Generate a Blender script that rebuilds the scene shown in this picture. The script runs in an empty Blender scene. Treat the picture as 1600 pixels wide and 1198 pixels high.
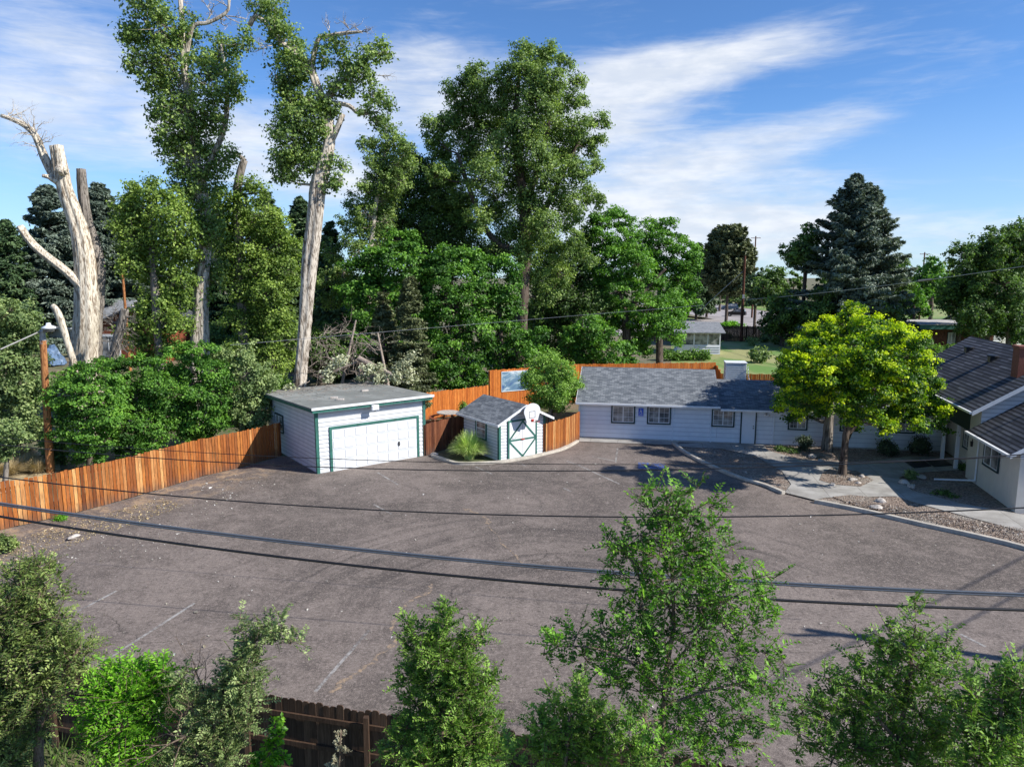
import bpy, math, random
import numpy as np
R = math.radians
sc = bpy.context.scene
COL = sc.collection

# ------------------------------------------------------------------ camera
PITCH = R(8.55); CAMH = 9.6; FPX = 1111.0
cd = bpy.data.cameras.new('camera'); cam = bpy.data.objects.new('camera', cd); COL.objects.link(cam)
cam.location = (0, 0, CAMH); cam.rotation_euler = (R(90) - PITCH, 0, 0)
cd.sensor_width = 36; cd.lens = 36 * FPX / 1600; cd.clip_start = 0.1; cd.clip_end = 6000
sc.camera = cam
sc.view_settings.view_transform = 'Standard'; sc.view_settings.look = 'None'
sc.view_settings.gamma = 1; sc.view_settings.exposure = 0.52
sc.cycles.max_bounces = 6; sc.cycles.transparent_max_bounces = 4
sc.cycles.diffuse_bounces = 3; sc.cycles.transmission_bounces = 3; sc.cycles.glossy_bounces = 2

# ------------------------------------------------------------------ node helpers
class NT:
    def __init__(s, tree): s.t = tree
    def n(s, typ, ins=None, **props):
        nd = s.t.nodes.new(typ)
        for k, v in props.items(): setattr(nd, k, v)
        if ins:
            for k, v in ins.items():
                sock = nd.inputs[k]
                if isinstance(v, bpy.types.NodeSocket): s.t.links.new(v, sock)
                else: sock.default_value = v
        return nd
    def m(s, op, a, b=0.0, c=None, clamp=False):
        d = {0: a, 1: b}
        if c is not None: d[2] = c
        nd = s.n('ShaderNodeMath', d, operation=op); nd.use_clamp = clamp
        return nd.outputs[0]
    def noise(s, vec, scale, detail=4.0, rough=.55, dist=0.0):
        return s.n('ShaderNodeTexNoise', {'Vector': vec, 'Scale': scale, 'Detail': detail, 'Roughness': rough, 'Distortion': dist}).outputs[0]
    def ss(s, v, lo, hi):
        nd = s.n('ShaderNodeMapRange', {0: v, 1: lo, 2: hi, 3: 0.0, 4: 1.0}, interpolation_type='SMOOTHSTEP')
        return nd.outputs[0]
    def mix(s, f, a, b, blend='MIX'):
        nd = s.n('ShaderNodeMix', data_type='RGBA', blend_type=blend)
        for i, v in ((0, f), (6, a), (7, b)):
            if isinstance(v, bpy.types.NodeSocket): s.t.links.new(v, nd.inputs[i])
            elif i: nd.inputs[i].default_value = (*v[:3], 1)
            else: nd.inputs[i].default_value = v
        return nd.outputs[2]
    def map(s, vec, scale=(1, 1, 1), rot=(0, 0, 0), loc=(0, 0, 0)):
        return s.n('ShaderNodeMapping', {'Vector': vec, 'Scale': scale, 'Rotation': rot, 'Location': loc}).outputs[0]

# ------------------------------------------------------------------ world + sun
SUNH = (0.945, -0.325); SUNEL = R(36.5)
w = bpy.data.worlds.new('World'); sc.world = w; w.use_nodes = True
wn = NT(w.node_tree); w.node_tree.nodes.clear()
sky = wn.n('ShaderNodeTexSky', sky_type='NISHITA'); sky.sun_disc = False
sky.sun_elevation = SUNEL; sky.sun_rotation = math.atan2(SUNH[0], SUNH[1])
sky.altitude = 1600; sky.air_density = 1.0; sky.dust_density = 0.25; sky.ozone_density = 3.0
tc = wn.n('ShaderNodeTexCoord').outputs['Generated']
sx = wn.n('ShaderNodeSeparateXYZ', {0: tc})
az = wn.m('ARCTAN2', sx.outputs[0], sx.outputs[1])
el = wn.m('ARCSINE', sx.outputs[2])
def ell(ca, ce, ra, re, rot):
    da = wn.m('SUBTRACT', az, R(ca)); de = wn.m('SUBTRACT', el, R(ce))
    c, s_ = math.cos(R(rot)), math.sin(R(rot))
    x = wn.m('ADD', wn.m('MULTIPLY', da, c / R(ra)), wn.m('MULTIPLY', de, s_ / R(ra)))
    y = wn.m('ADD', wn.m('MULTIPLY', da, -s_ / R(re)), wn.m('MULTIPLY', de, c / R(re)))
    d = wn.m('SQRT', wn.m('ADD', wn.m('MULTIPLY', x, x), wn.m('MULTIPLY', y, y)))
    return wn.m('SUBTRACT', 1.0, wn.ss(d, 0.25, 1.0))
CLOUDS = [(-30, 11.2, 16, 5.6, -4, .6), (-17, 9, 12, 5, 0, .5), (-8, 14, 12, 5, 8, .55), (6, 13, 15, 4.5, 8, .6), (14, 15.2, 16, 2.6, 7, .6), (-1, 9, 10, 6, 0, .45),
          (18, 9.6, 12, 2.6, 9, .5), (14, 5, 18, 4.5, 3, .5), (22, 3, 20, 3.0, 0, .5), (8, 8, 14, 6, 0, .4), (10, 3, 16, 4, 0, .45), (27, 12, 8, 3, 8, .12), (-32, 16, 10, 3, 0, .3), (-45, 10, 10, 8, 0, .5), (-24, 4.5, 7, 1.8, 0, .3), (-12, 7, 6, 3, 0, .4),
          (-25, 19.5, 12, 1.5, 4, .12), (40, 24, 14, 5, 10, .5), (-20, 34, 25, 6, 10, .45), (110, 15, 40, 8, 5, .5), (-110, 12, 40, 7, 5, .5), (180, 20, 40, 8, 5, .5)]
msk = None
for ca, ce, ra, re, rot, wt in CLOUDS:
    e_ = wn.m('MULTIPLY', ell(ca, ce, ra, re, rot), wt)
    msk = e_ if msk is None else wn.m('ADD', msk, e_)
msk = wn.m('MINIMUM', msk, .85)
cv = wn.n('ShaderNodeCombineXYZ', {0: az, 1: el, 2: 0.0}).outputs[0]
cvA = wn.map(cv, scale=(3.2, 13, 1), rot=(0, 0, R(-6)), loc=(1.7, .4, 0))
n1 = wn.noise(cvA, 1.5, 7, .6, .5)
cvB = wn.map(cv, scale=(5, 34, 1), rot=(0, 0, R(-14)), loc=(4.2, 0, 0))
n2 = wn.noise(cvB, 2.6, 6, .62, .9)
nn = wn.m('ADD', wn.m('MULTIPLY', n1, .66), wn.m('MULTIPLY', n2, .34))
cl = wn.ss(wn.m('ADD', nn, wn.m('MULTIPLY', wn.m('SUBTRACT', msk, .36), .62)), .27, .88)
cl = wn.m('MULTIPLY', cl, .93)
tint = wn.mix(1.0, sky.outputs[0], (.86, 1.20, 1.55), 'MULTIPLY')
n3 = wn.noise(wn.map(cv, scale=(9, 26, 1), rot=(0, 0, R(-8))), 1.8, 5, .55)
ccol = wn.mix(wn.ss(n3, .35, .7), (6.6, 7.2, 8.2), (8.4, 8.7, 9.2))
hz = wn.ss(el, R(14), R(-1))
tint = wn.mix(wn.m('MULTIPLY', hz, .5), tint, (5.0, 6.2, 7.6))
skyc = wn.mix(cl, tint, ccol)
bg = wn.n('ShaderNodeBackground', {0: skyc, 1: 0.079})
wo = wn.n('ShaderNodeOutputWorld', {0: bg.outputs[0]})

sl = bpy.data.lights.new('sun', 'SUN'); sl.energy = 5.0; sl.angle = R(0.55); sl.color = (1, .955, .88)
so = bpy.data.objects.new('sun', sl); COL.objects.link(so)
ch, sh = math.cos(SUNEL), math.sin(SUNEL)
from mathutils import Vector, Matrix
so.rotation_euler = Vector((SUNH[0] * ch, SUNH[1] * ch, sh)).to_track_quat('Z', 'Y').to_euler()
so.location = (40, -20, 60)

# ------------------------------------------------------------------ where a thing seen in the photo stands
_c, _s = math.cos(PITCH), math.sin(PITCH)
def ray(px, py):
    u = (px - 800) / FPX; v = (599 - py) / FPX
    return Vector((u, _c + v * _s, -_s + v * _c))
def G(px, py, z=0.0):
    d = ray(px, py); t = (z - CAMH) / d.z
    return Vector((d.x * t, d.y * t, z))
def P(px, py, Y):
    d = ray(px, py); t = Y / d.y
    return Vector((d.x * t, Y, CAMH + d.z * t))
def hit(px, py, p0, n):
    d = ray(px, py); o = Vector((0, 0, CAMH)); t = (Vector(p0) - o).dot(Vector(n)) / d.dot(Vector(n))
    return o + d * t

# ------------------------------------------------------------------ materials
def newmat(name):
    m = bpy.data.materials.new(name); m.use_nodes = True
    nt = NT(m.node_tree); b = m.node_tree.nodes['Principled BSDF']
    return m, nt, b
def L(nt, a, b): nt.t.links.new(a, b)
def bump(nt, b, h, strength=.3, dist=.02):
    bn = nt.n('ShaderNodeBump', {'Height': h, 'Strength': strength, 'Distance': dist}); L(nt, bn.outputs[0], b.inputs['Normal'])
def plain(name, col, rough=.6, metal=0.0, var=.12, scale=3.0, spec=.4):
    m, nt, b = newmat(name)
    oc = nt.n('ShaderNodeTexCoord').outputs['Object']
    f = nt.noise(oc, scale, 6, .65)
    f2 = nt.noise(nt.map(oc, scale=(1, 1, .2)), scale * 6, 3, .6)
    f = nt.m('ADD', nt.m('MULTIPLY', f, .65), nt.m('MULTIPLY', f2, .35))
    c = nt.mix(nt.ss(f, .3, .7), [x * (1 - var) for x in col], [min(1, x * (1 + var)) for x in col])
    L(nt, c, b.inputs['Base Color']); b.inputs['Roughness'].default_value = rough
    b.inputs['Metallic'].default_value = metal; b.inputs['Specular IOR Level'].default_value = spec
    return m
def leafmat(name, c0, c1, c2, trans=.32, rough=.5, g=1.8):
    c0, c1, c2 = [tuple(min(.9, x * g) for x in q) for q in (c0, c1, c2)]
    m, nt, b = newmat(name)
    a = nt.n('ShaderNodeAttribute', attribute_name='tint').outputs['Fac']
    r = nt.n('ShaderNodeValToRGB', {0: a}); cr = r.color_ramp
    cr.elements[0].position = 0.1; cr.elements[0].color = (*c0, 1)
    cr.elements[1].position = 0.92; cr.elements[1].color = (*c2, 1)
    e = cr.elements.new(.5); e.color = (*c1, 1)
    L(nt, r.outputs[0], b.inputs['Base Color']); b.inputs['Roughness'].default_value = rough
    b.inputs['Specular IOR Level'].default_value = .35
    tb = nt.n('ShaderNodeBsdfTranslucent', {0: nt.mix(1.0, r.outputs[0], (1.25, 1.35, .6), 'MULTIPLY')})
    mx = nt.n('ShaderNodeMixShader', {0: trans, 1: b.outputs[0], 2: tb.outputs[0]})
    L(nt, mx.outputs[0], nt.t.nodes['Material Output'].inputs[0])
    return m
def barkmat(name, c0, c1, rough=.9, vs=1.0, depth=.03):
    m, nt, b = newmat(name)
    oc = nt.n('ShaderNodeTexCoord').outputs['Object']
    v = nt.map(oc, scale=(2.6 * vs, 2.6 * vs, .42 * vs))
    f = nt.noise(v, 2.2, 6, .65, 1.2); big = nt.noise(oc, .45, 4, .6)
    f2 = nt.noise(nt.map(oc, scale=(9 * vs, 9 * vs, 1.4 * vs)), 2, 3, .6)
    ff = nt.m('ADD', nt.m('MULTIPLY', f, .6), nt.m('MULTIPLY', f2, .4))
    c = nt.mix(nt.ss(ff, .42, .54), c0, c1)
    c = nt.mix(nt.m('MULTIPLY', nt.ss(big, .45, .7), .5), c, [x * .62 for x in c1])
    L(nt, c, b.inputs['Base Color']); b.inputs['Roughness'].default_value = rough
    b.inputs['Specular IOR Level'].default_value = .15
    bump(nt, b, ff, .9, depth)
    return m
def boardmat(name, cols, foot=.6, rough=.85):
    # fence boards: 'tint' picks each board's own stain, grain runs up the board
    m, nt, b = newmat(name)
    a = nt.n('ShaderNodeAttribute', attribute_name='tint').outputs['Fac']
    r = nt.n('ShaderNodeValToRGB', {0: a}); cr = r.color_ramp
    cr.elements[0].position = 0; cr.elements[0].color = (*cols[0], 1)
    cr.elements[1].position = 1; cr.elements[1].color = (*cols[-1], 1)
    for i, c in enumerate(cols[1:-1]):
        e = cr.elements.new((i + 1) / (len(cols) - 1)); e.color = (*c, 1)
    oc = nt.n('ShaderNodeTexCoord').outputs['Object']
    g = nt.noise(nt.map(oc, scale=(14, 14, 1.1)), 2.4, 4, .6, .6)
    c = nt.mix(nt.ss(g, .3, .75), nt.mix(1.0, r.outputs[0], (.62, .55, .5), 'MULTIPLY'), nt.mix(1.0, r.outputs[0], (1.2, 1.15, 1.1), 'MULTIPLY'))
    kn = nt.n('ShaderNodeTexVoronoi', {'Vector': nt.map(oc, scale=(3.2, 3.2, 1.7)), 'Scale': 2.4}).outputs['Distance']
    c = nt.mix(nt.m('MULTIPLY', nt.m('SUBTRACT', 1.0, nt.ss(kn, .07, .13)), .75), c, (.06, .03, .018))
    z = nt.n('ShaderNodeSeparateXYZ', {0: oc}).outputs[2]
    st = nt.m('ADD', z, nt.m('MULTIPLY', nt.noise(nt.map(oc, scale=(3, 3, .8)), 2.5, 4), 1.1))
    d = nt.m('SUBTRACT', 1.0, nt.ss(st, .45, 1.15))      # splash dirt that soaked into the feet of the boards
    wz = nt.noise(nt.map(oc, scale=(1.3, 1.3, .35)), 1.1, 5, .7)
    c = nt.mix(nt.m('MULTIPLY', nt.ss(wz, .50, .68), .55), c, nt.mix(1.0, c, (.50, .50, .55), 'MULTIPLY'))
    c = nt.mix(nt.m('MULTIPLY', d, foot), c, (.075, .058, .05))
    L(nt, c, b.inputs['Base Color']); b.inputs['Roughness'].default_value = rough
    b.inputs['Specular IOR Level'].default_value = .2
    bump(nt, b, g, .4, .006)
    return m
def shinglemat(name, c0, c1, c2, bw=.3, bh=.145, band=.0):
    m, nt, b = newmat(name)
    uv = nt.n('ShaderNodeTexCoord').outputs['UV']
    bt = nt.n('ShaderNodeTexBrick', {'Vector': uv, 'Scale': 1.0, 'Brick Width': bw, 'Row Height': bh, 'Mortar Size': .008, 'Mortar Smooth': .3, 'Bias': 0.0,
                                     'Color1': (0, 0, 0, 1), 'Color2': (1, 1, 1, 1), 'Mortar': (.3, .3, .3, 1)})
    nz = nt.noise(uv, 2.6, 5, .7); fine = nt.noise(uv, 60, 2, .6)
    k = nt.m('ADD', nt.m('MULTIPLY', bt.outputs[0], .55), nt.m('MULTIPLY', nz, .5))
    r = nt.n('ShaderNodeValToRGB', {0: k}); cr = r.color_ramp
    cr.elements[0].position = .15; cr.elements[0].color = (*c0, 1)
    cr.elements[1].position = .85; cr.elements[1].color = (*c2, 1)
    e = cr.elements.new(.5); e.color = (*c1, 1)
    c = nt.mix(nt.m('MULTIPLY', nt.ss(fine, .3, .8), .35), r.outputs[0], [x * .5 for x in c0])
    c = nt.mix(nt.m('MULTIPLY', bt.outputs['Fac'], .7), c, [x * .35 for x in c0])
    L(nt, c, b.inputs['Base Color']); b.inputs['Roughness'].default_value = .92
    b.inputs['Specular IOR Level'].default_value = .2
    vv = nt.n('ShaderNodeSeparateXYZ', {0: uv}).outputs[1]
    saw = nt.m('FRACT', nt.m('DIVIDE', vv, bh))
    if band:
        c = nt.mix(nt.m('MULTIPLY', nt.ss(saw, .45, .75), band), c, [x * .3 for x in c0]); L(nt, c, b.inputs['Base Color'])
    h = nt.m('ADD', nt.m('MULTIPLY', nt.m('SUBTRACT', 1.0, saw), 1.0), nt.m('MULTIPLY', bt.outputs[0], .5))
    bump(nt, b, h, .8, .02)
    return m

M = {}
M['trim_green'] = plain('trim_green', (.030, .125, .100), .55, var=.35)
M['trim_dark'] = plain('trim_dark', (.018, .045, .05), .5)
M['green_panel'] = plain('green_panel', (.012, .035, .03), .6)
M['white_paint'] = plain('white_paint', (.66, .67, .68), .55, var=.05, scale=1.2)
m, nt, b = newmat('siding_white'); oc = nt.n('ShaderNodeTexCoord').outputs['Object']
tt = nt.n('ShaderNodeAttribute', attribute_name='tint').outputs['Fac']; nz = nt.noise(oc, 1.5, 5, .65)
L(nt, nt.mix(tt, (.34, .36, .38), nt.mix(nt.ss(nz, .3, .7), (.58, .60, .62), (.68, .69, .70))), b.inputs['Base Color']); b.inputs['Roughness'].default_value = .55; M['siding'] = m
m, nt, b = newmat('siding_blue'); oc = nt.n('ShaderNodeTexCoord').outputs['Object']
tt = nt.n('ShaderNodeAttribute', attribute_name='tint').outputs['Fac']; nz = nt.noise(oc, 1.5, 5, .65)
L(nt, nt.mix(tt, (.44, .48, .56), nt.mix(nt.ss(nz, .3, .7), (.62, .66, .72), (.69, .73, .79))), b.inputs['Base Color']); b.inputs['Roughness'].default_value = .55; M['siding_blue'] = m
M['house_paint'] = plain('house_paint', (.65, .69, .755), .5, var=.04)
M['white_trim'] = plain('white_trim', (.72, .73, .74), .45, var=.05)
M['stucco'] = plain('stucco', (.60, .57, .51), .9, var=.06, scale=2)
M['steel'] = plain('steel', (.35, .36, .38), .4, .6)
M['dark_metal'] = plain('dark_metal', (.02, .02, .022), .45, .2)
M['cooler'] = plain('cooler', (.50, .54, .58), .5, .1, var=.08)
M['cable'] = plain('cable', (.012, .012, .014), .45)
M['cable_grey'] = plain('cable_grey', (.09, .105, .13), .4)
M['cable_pale'] = plain('cable_pale', (.35, .34, .32), .6)
M['concrete'] = plain('concrete', (.42, .40, .37), .9, var=.16, scale=1.6)
M['curb'] = plain('curb', (.44, .40, .34), .9, var=.25, scale=2.2)
M['rock'] = plain('rock', (.42, .38, .34), .9, var=.35, scale=5)
M['paint_line'] = plain('paint_line', (.50, .49, .47), .8, var=.3, scale=5)
M['blue_paint'] = plain('blue_paint', (.03, .10, .55), .6, var=.15)
M['sign_white'] = plain('sign_white', (.62, .63, .64), .5, var=.05)
M['brick'] = plain('brick', (.22, .075, .05), .85, var=.3, scale=9)
M['red_wood'] = plain('red_wood', (.20, .055, .025), .8, var=.25, scale=4)
M['curtain'] = plain('curtain', (.42, .43, .42), .9, var=.2, scale=8)
M['lamp_glass'] = plain('lamp_glass', (.65, .68, .7), .2)
M['plastic_red'] = plain('plastic_red', (.4, .03, .02), .5)
M['car_dark'] = plain('car_dark', (.012, .013, .017), .2, .3, spec=.6)
M['car_blue'] = plain('car_blue', (.05, .09, .14), .2, .4, spec=.6)
M['car_black'] = plain('car_black', (.02, .02, .02), .25, .2, spec=.6)
M['rubber'] = plain('rubber', (.01, .01, .01), .8)
M['tail'] = plain('tail', (.35, .01, .01), .3)
m, nt, b = newmat('glass_pane'); b.inputs['Base Color'].default_value = (.03, .035, .04, 1); b.inputs['Roughness'].default_value = .06
b.inputs['Specular IOR Level'].default_value = .8
nz = nt.noise(nt.n('ShaderNodeTexCoord').outputs['Object'], 1.3, 3)
L(nt, nt.mix(nt.ss(nz, .35, .65), (.08, .085, .09), (.36, .355, .34)), b.inputs['Base Color']); M['glass'] = m
M['cedar'] = boardmat('cedar', [(.15, .050, .018), (.37, .125, .030), (.23, .080, .028), (.50, .20, .052), (.32, .10, .024), (.43, .18, .060), (.62, .35, .14)])
M['cedar_red'] = boardmat('cedar_red', [(.42, .12, .025), (.60, .20, .040), (.50, .15, .03), (.68, .26, .06)], foot=.3)
M['fence_brown'] = boardmat('fence_brown', [(.11, .04, .022), (.17, .065, .032), (.22, .09, .045)])
M['fence_grey'] = boardmat('fence_grey', [(.05, .035, .026), (.085, .055, .038), (.12, .08, .055)])
M['pole_wood'] = barkmat('pole_wood', (.17, .06, .025), (.42, .19, .075), vs=1.6, depth=.008)
M['pole_dark'] = barkmat('pole_dark', (.05, .025, .018), (.14, .06, .04), vs=1.6, depth=.008)
M['pole_top'] = barkmat('pole_top', (.2, .2, .2), (.45, .44, .42), vs=2)
M['bark_cotton'] = barkmat('bark_cotton', (.13, .10, .075), (.56, .50, .42), depth=.07)
M['bark_dead'] = barkmat('bark_dead', (.20, .15, .105), (.66, .59, .48), depth=.06)
M['bark_grey'] = barkmat('bark_grey', (.07, .06, .05), (.26, .23, .20))
M['bark_dark'] = barkmat('bark_dark', (.035, .028, .022), (.13, .10, .08))
M['bark_twig'] = barkmat('bark_twig', (.07, .05, .035), (.20, .15, .11), vs=5, depth=.004)
M['bark_bare'] = barkmat('bark_bare', (.16, .12, .10), (.38, .32, .27), vs=5, depth=.004)
M['shingle'] = shinglemat('shingle', (.09, .10, .115), (.165, .18, .195), (.27, .285, .30))
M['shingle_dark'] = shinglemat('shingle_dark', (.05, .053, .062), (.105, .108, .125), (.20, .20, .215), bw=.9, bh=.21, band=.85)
M['shingle_far'] = shinglemat('shingle_far', (.16, .17, .18), (.25, .26, .27), (.34, .35, .36))
LF = {
 'cotton': leafmat('leaf_cottonwood', (.034, .060, .012), (.085, .135, .026), (.20, .27, .055), .36),
 'cotton2': leafmat('leaf_cottonwood_dusty', (.036, .064, .018), (.088, .140, .035), (.215, .28, .080), .36),
 'deep': leafmat('leaf_deep', (.018, .036, .010), (.044, .080, .018), (.10, .165, .035), .3),
 'maple': leafmat('leaf_maple', (.022, .058, .010), (.055, .132, .018), (.125, .24, .032), .36),
 'bush': leafmat('leaf_bush', (.028, .060, .012), (.070, .135, .024), (.16, .26, .045), .36),
 'bright': leafmat('leaf_bright', (.030, .085, .008), (.070, .185, .012), (.14, .29, .020), .4),
 'yellow': leafmat('leaf_yellow', (.03, .085, .008), (.15, .28, .010), (.55, .64, .014), .38, g=1.2),
 'olive': leafmat('leaf_olive', (.030, .052, .014), (.085, .125, .034), (.21, .26, .08), .3),
 'elm': leafmat('leaf_elm', (.022, .050, .010), (.058, .135, .018), (.15, .30, .030), .42),
 'silver': leafmat('leaf_silver', (.040, .066, .022), (.095, .138, .046), (.22, .27, .11), .3),
 'spruce': leafmat('needles_spruce', (.026, .040, .028), (.066, .088, .066), (.14, .17, .13), .12),
 'pine': leafmat('needles_pine', (.014, .030, .012), (.034, .062, .024), (.075, .115, .045), .08),
 'brownpine': leafmat('needles_brown', (.026, .034, .014), (.058, .070, .028), (.12, .135, .06), .1),
 'dry': leafmat('leaf_dry', (.20, .18, .11), (.36, .34, .22), (.52, .50, .36), .2, g=1.0),
 'grass': leafmat('grass_blades', (.10, .16, .04), (.26, .36, .11), (.52, .58, .26), .3),
 'straw': leafmat('straw', (.28, .20, .10), (.48, .37, .20), (.62, .50, .30), .2, g=1.0),
 'yuccadark': leafmat('leaf_darkshrub', (.012, .020, .010), (.03, .045, .022), (.06, .085, .04), .15),
 'litter': leafmat('litter', (.22, .19, .13), (.42, .39, .33), (.72, .70, .66), .1, g=1.0),
 'chips': leafmat('chips', (.12, .075, .055), (.28, .22, .175), (.50, .45, .39), .0, g=1.0),
 'greycloth': leafmat('leaf_faded', (.12, .13, .08), (.24, .25, .16), (.40, .40, .29), .2),
}

# ------------------------------------------------------------------ objects, parts, tags
def tag(o, label=None, cat=None, group=None, kind=None):
    if label: o['label'] = label
    if cat: o['category'] = cat
    if group: o['group'] = group
    if kind: o['kind'] = kind
    return o
def thing(name, label, cat, loc=(0, 0, 0), rz=0.0, group=None):
    o = bpy.data.objects.new(name, None); COL.objects.link(o); o.empty_display_size = .3
    o.location = loc; o.rotation_euler = (0, 0, rz)
    return tag(o, label, cat, group)
def link(name, me, mat, parent=None, loc=None):
    o = bpy.data.objects.new(name, me); COL.objects.link(o)
    if mat is not None: me.materials.append(mat)
    if parent is not None: o.parent = parent
    if loc is not None: o.location = loc
    return o
def copy_tree(o, parent=None):
    c = o.copy(); COL.objects.link(c)
    if parent is not None: c.parent = parent
    for ch_ in list(o.children): copy_tree(ch_, c)
    return c

class MB:
    """collects faces; build() makes one mesh with metre-true UVs and a per-face tint"""
    def __init__(s): s.v = []; s.f = []; s.t = []
    def face(s, pts, tint=.5):
        i = len(s.v); s.v += [tuple(p) for p in pts]; s.f.append(tuple(range(i, i + len(pts)))); s.t.append(tint)
    def box(s, x0, x1, y0, y1, z0, z1, tint=.5):
        a = [(x0, y0, z0), (x1, y0, z0), (x1, y1, z0), (x0, y1, z0), (x0, y0, z1), (x1, y0, z1), (x1, y1, z1), (x0, y1, z1)]
        for q in ((0, 3, 2, 1), (4, 5, 6, 7), (0, 1, 5, 4), (1, 2, 6, 5), (2, 3, 7, 6), (3, 0, 4, 7)):
            s.face([a[k] for k in q], tint)
    def obox(s, o, X, Y, Z, tint=.5):
        """box from corner o spanned by three vectors"""
        o, X, Y, Z = map(Vector, (o, X, Y, Z))
        a = [o, o + X, o + X + Y, o + Y, o + Z, o + X + Z, o + X + Y + Z, o + Y + Z]
        for q in ((0, 3, 2, 1), (4, 5, 6, 7), (0, 1, 5, 4), (1, 2, 6, 5), (2, 3, 7, 6), (3, 0, 4, 7)):
            s.face([a[k] for k in q], tint)
    def bar(s, p, q, w, h, tint=.5):
        p, q = Vector(p), Vector(q); d = (q - p)
        up = Vector((0, 0, 1)) if abs(d.normalized().z) < .95 else Vector((0, 1, 0))
        sd = d.cross(up).normalized() * w; u2 = sd.cross(d).normalized() * h
        s.obox(p - sd / 2 - u2 / 2, d, sd, u2, tint)
    def prism(s, poly, z0, z1, tint=.5):
        n = len(poly)
        a = sum(poly[i][0] * poly[(i + 1) % n][1] - poly[(i + 1) % n][0] * poly[i][1] for i in range(n))
        if a < 0: poly = poly[::-1]
        s.face([(x, y, z1) for x, y in poly], tint)
        s.face([(x, y, z0) for x, y in poly[::-1]], tint)
        for i in range(n):
            (x, y), (x2, y2) = poly[i], poly[(i + 1) % n]
            s.face([(x, y, z0), (x2, y2, z0), (x2, y2, z1), (x, y, z1)], tint)
    def slab(s, p, t, tint=.5):
        """roof slab from its 4 top corners (counter-clockwise seen from above)"""
        p = [Vector(q) for q in p]; n = (p[1] - p[0]).cross(p[2] - p[0]).normalized()
        if n.z < 0: p = p[::-1]; n = -n
        q = [a - Vector((0, 0, t)) for a in p]
        s.face(p, tint); s.face(q[::-1], tint)
        k = len(p)
        for i in range(k): s.face([q[i], q[(i + 1) % k], p[(i + 1) % k], p[i]], tint)
    def cyl(s, p, q, r0, r1=None, k=12, tint=.5, cap=True):
        p, q = Vector(p), Vector(q); r1 = r0 if r1 is None else r1
        d = (q - p).normalized(); a = d.orthogonal().normalized(); b_ = d.cross(a)
        A = [p + (a * math.cos(2 * math.pi * i / k) + b_ * math.sin(2 * math.pi * i / k)) * r0 for i in range(k)]
        B = [q + (a * math.cos(2 * math.pi * i / k) + b_ * math.sin(2 * math.pi * i / k)) * r1 for i in range(k)]
        for i in range(k): s.face([A[i], A[(i + 1) % k], B[(i + 1) % k], B[i]], tint)
        if cap: s.face(A[::-1], tint); s.face(B, tint)
    def lathe(s, o, prof, k=16, tint=.5):
        o = Vector(o)
        for (r0, z0), (r1, z1) in zip(prof[:-1], prof[1:]):
            for i in range(k):
                a0, a1 = 2 * math.pi * i / k, 2 * math.pi * (i + 1) / k
                s.face([o + Vector((r0 * math.cos(a0), r0 * math.sin(a0), z0)), o + Vector((r0 * math.cos(a1), r0 * math.sin(a1), z0)),
                        o + Vector((r1 * math.cos(a1), r1 * math.sin(a1), z1)), o + Vector((r1 * math.cos(a0), r1 * math.sin(a0), z1))], tint)
    def build(s, name, mat, parent=None, bevel=0, smooth=False):
        me = bpy.data.meshes.new(name); me.from_pydata(s.v, [], s.f); me.update()
        uvl = me.uv_layers.new(name='UVMap'); uvs = np.zeros((len(me.loops), 2), np.float32)
        for p in me.polygons:
            n = p.normal
            if abs(n.z) > .995: U = Vector((1, 0, 0)); V = Vector((0, 1, 0))
            else:
                U = Vector((0, 0, 1)).cross(n).normalized(); V = n.cross(U)
            for li in p.loop_indices:
                co = me.vertices[me.loops[li].vertex_index].co
                uvs[li] = (co.dot(U), co.dot(V))
        uvl.data.foreach_set('uv', uvs.ravel())
        at = me.attributes.new('tint', 'FLOAT', 'FACE'); at.data.foreach_set('value', np.array(s.t, np.float32))
        if smooth:
            for p in me.polygons: p.use_smooth = True
        o = link(name, me, mat, parent)
        if bevel or smooth:
            import bmesh
            bm = bmesh.new(); bm.from_mesh(me); bmesh.ops.remove_doubles(bm, verts=bm.verts, dist=1e-5); bm.to_mesh(me); bm.free()
        if bevel:
            md = o.modifiers.new('bevel', 'BEVEL'); md.width = bevel; md.segments = 2; md.limit_method = 'ANGLE'; md.angle_limit = R(40)
        return o

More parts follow.
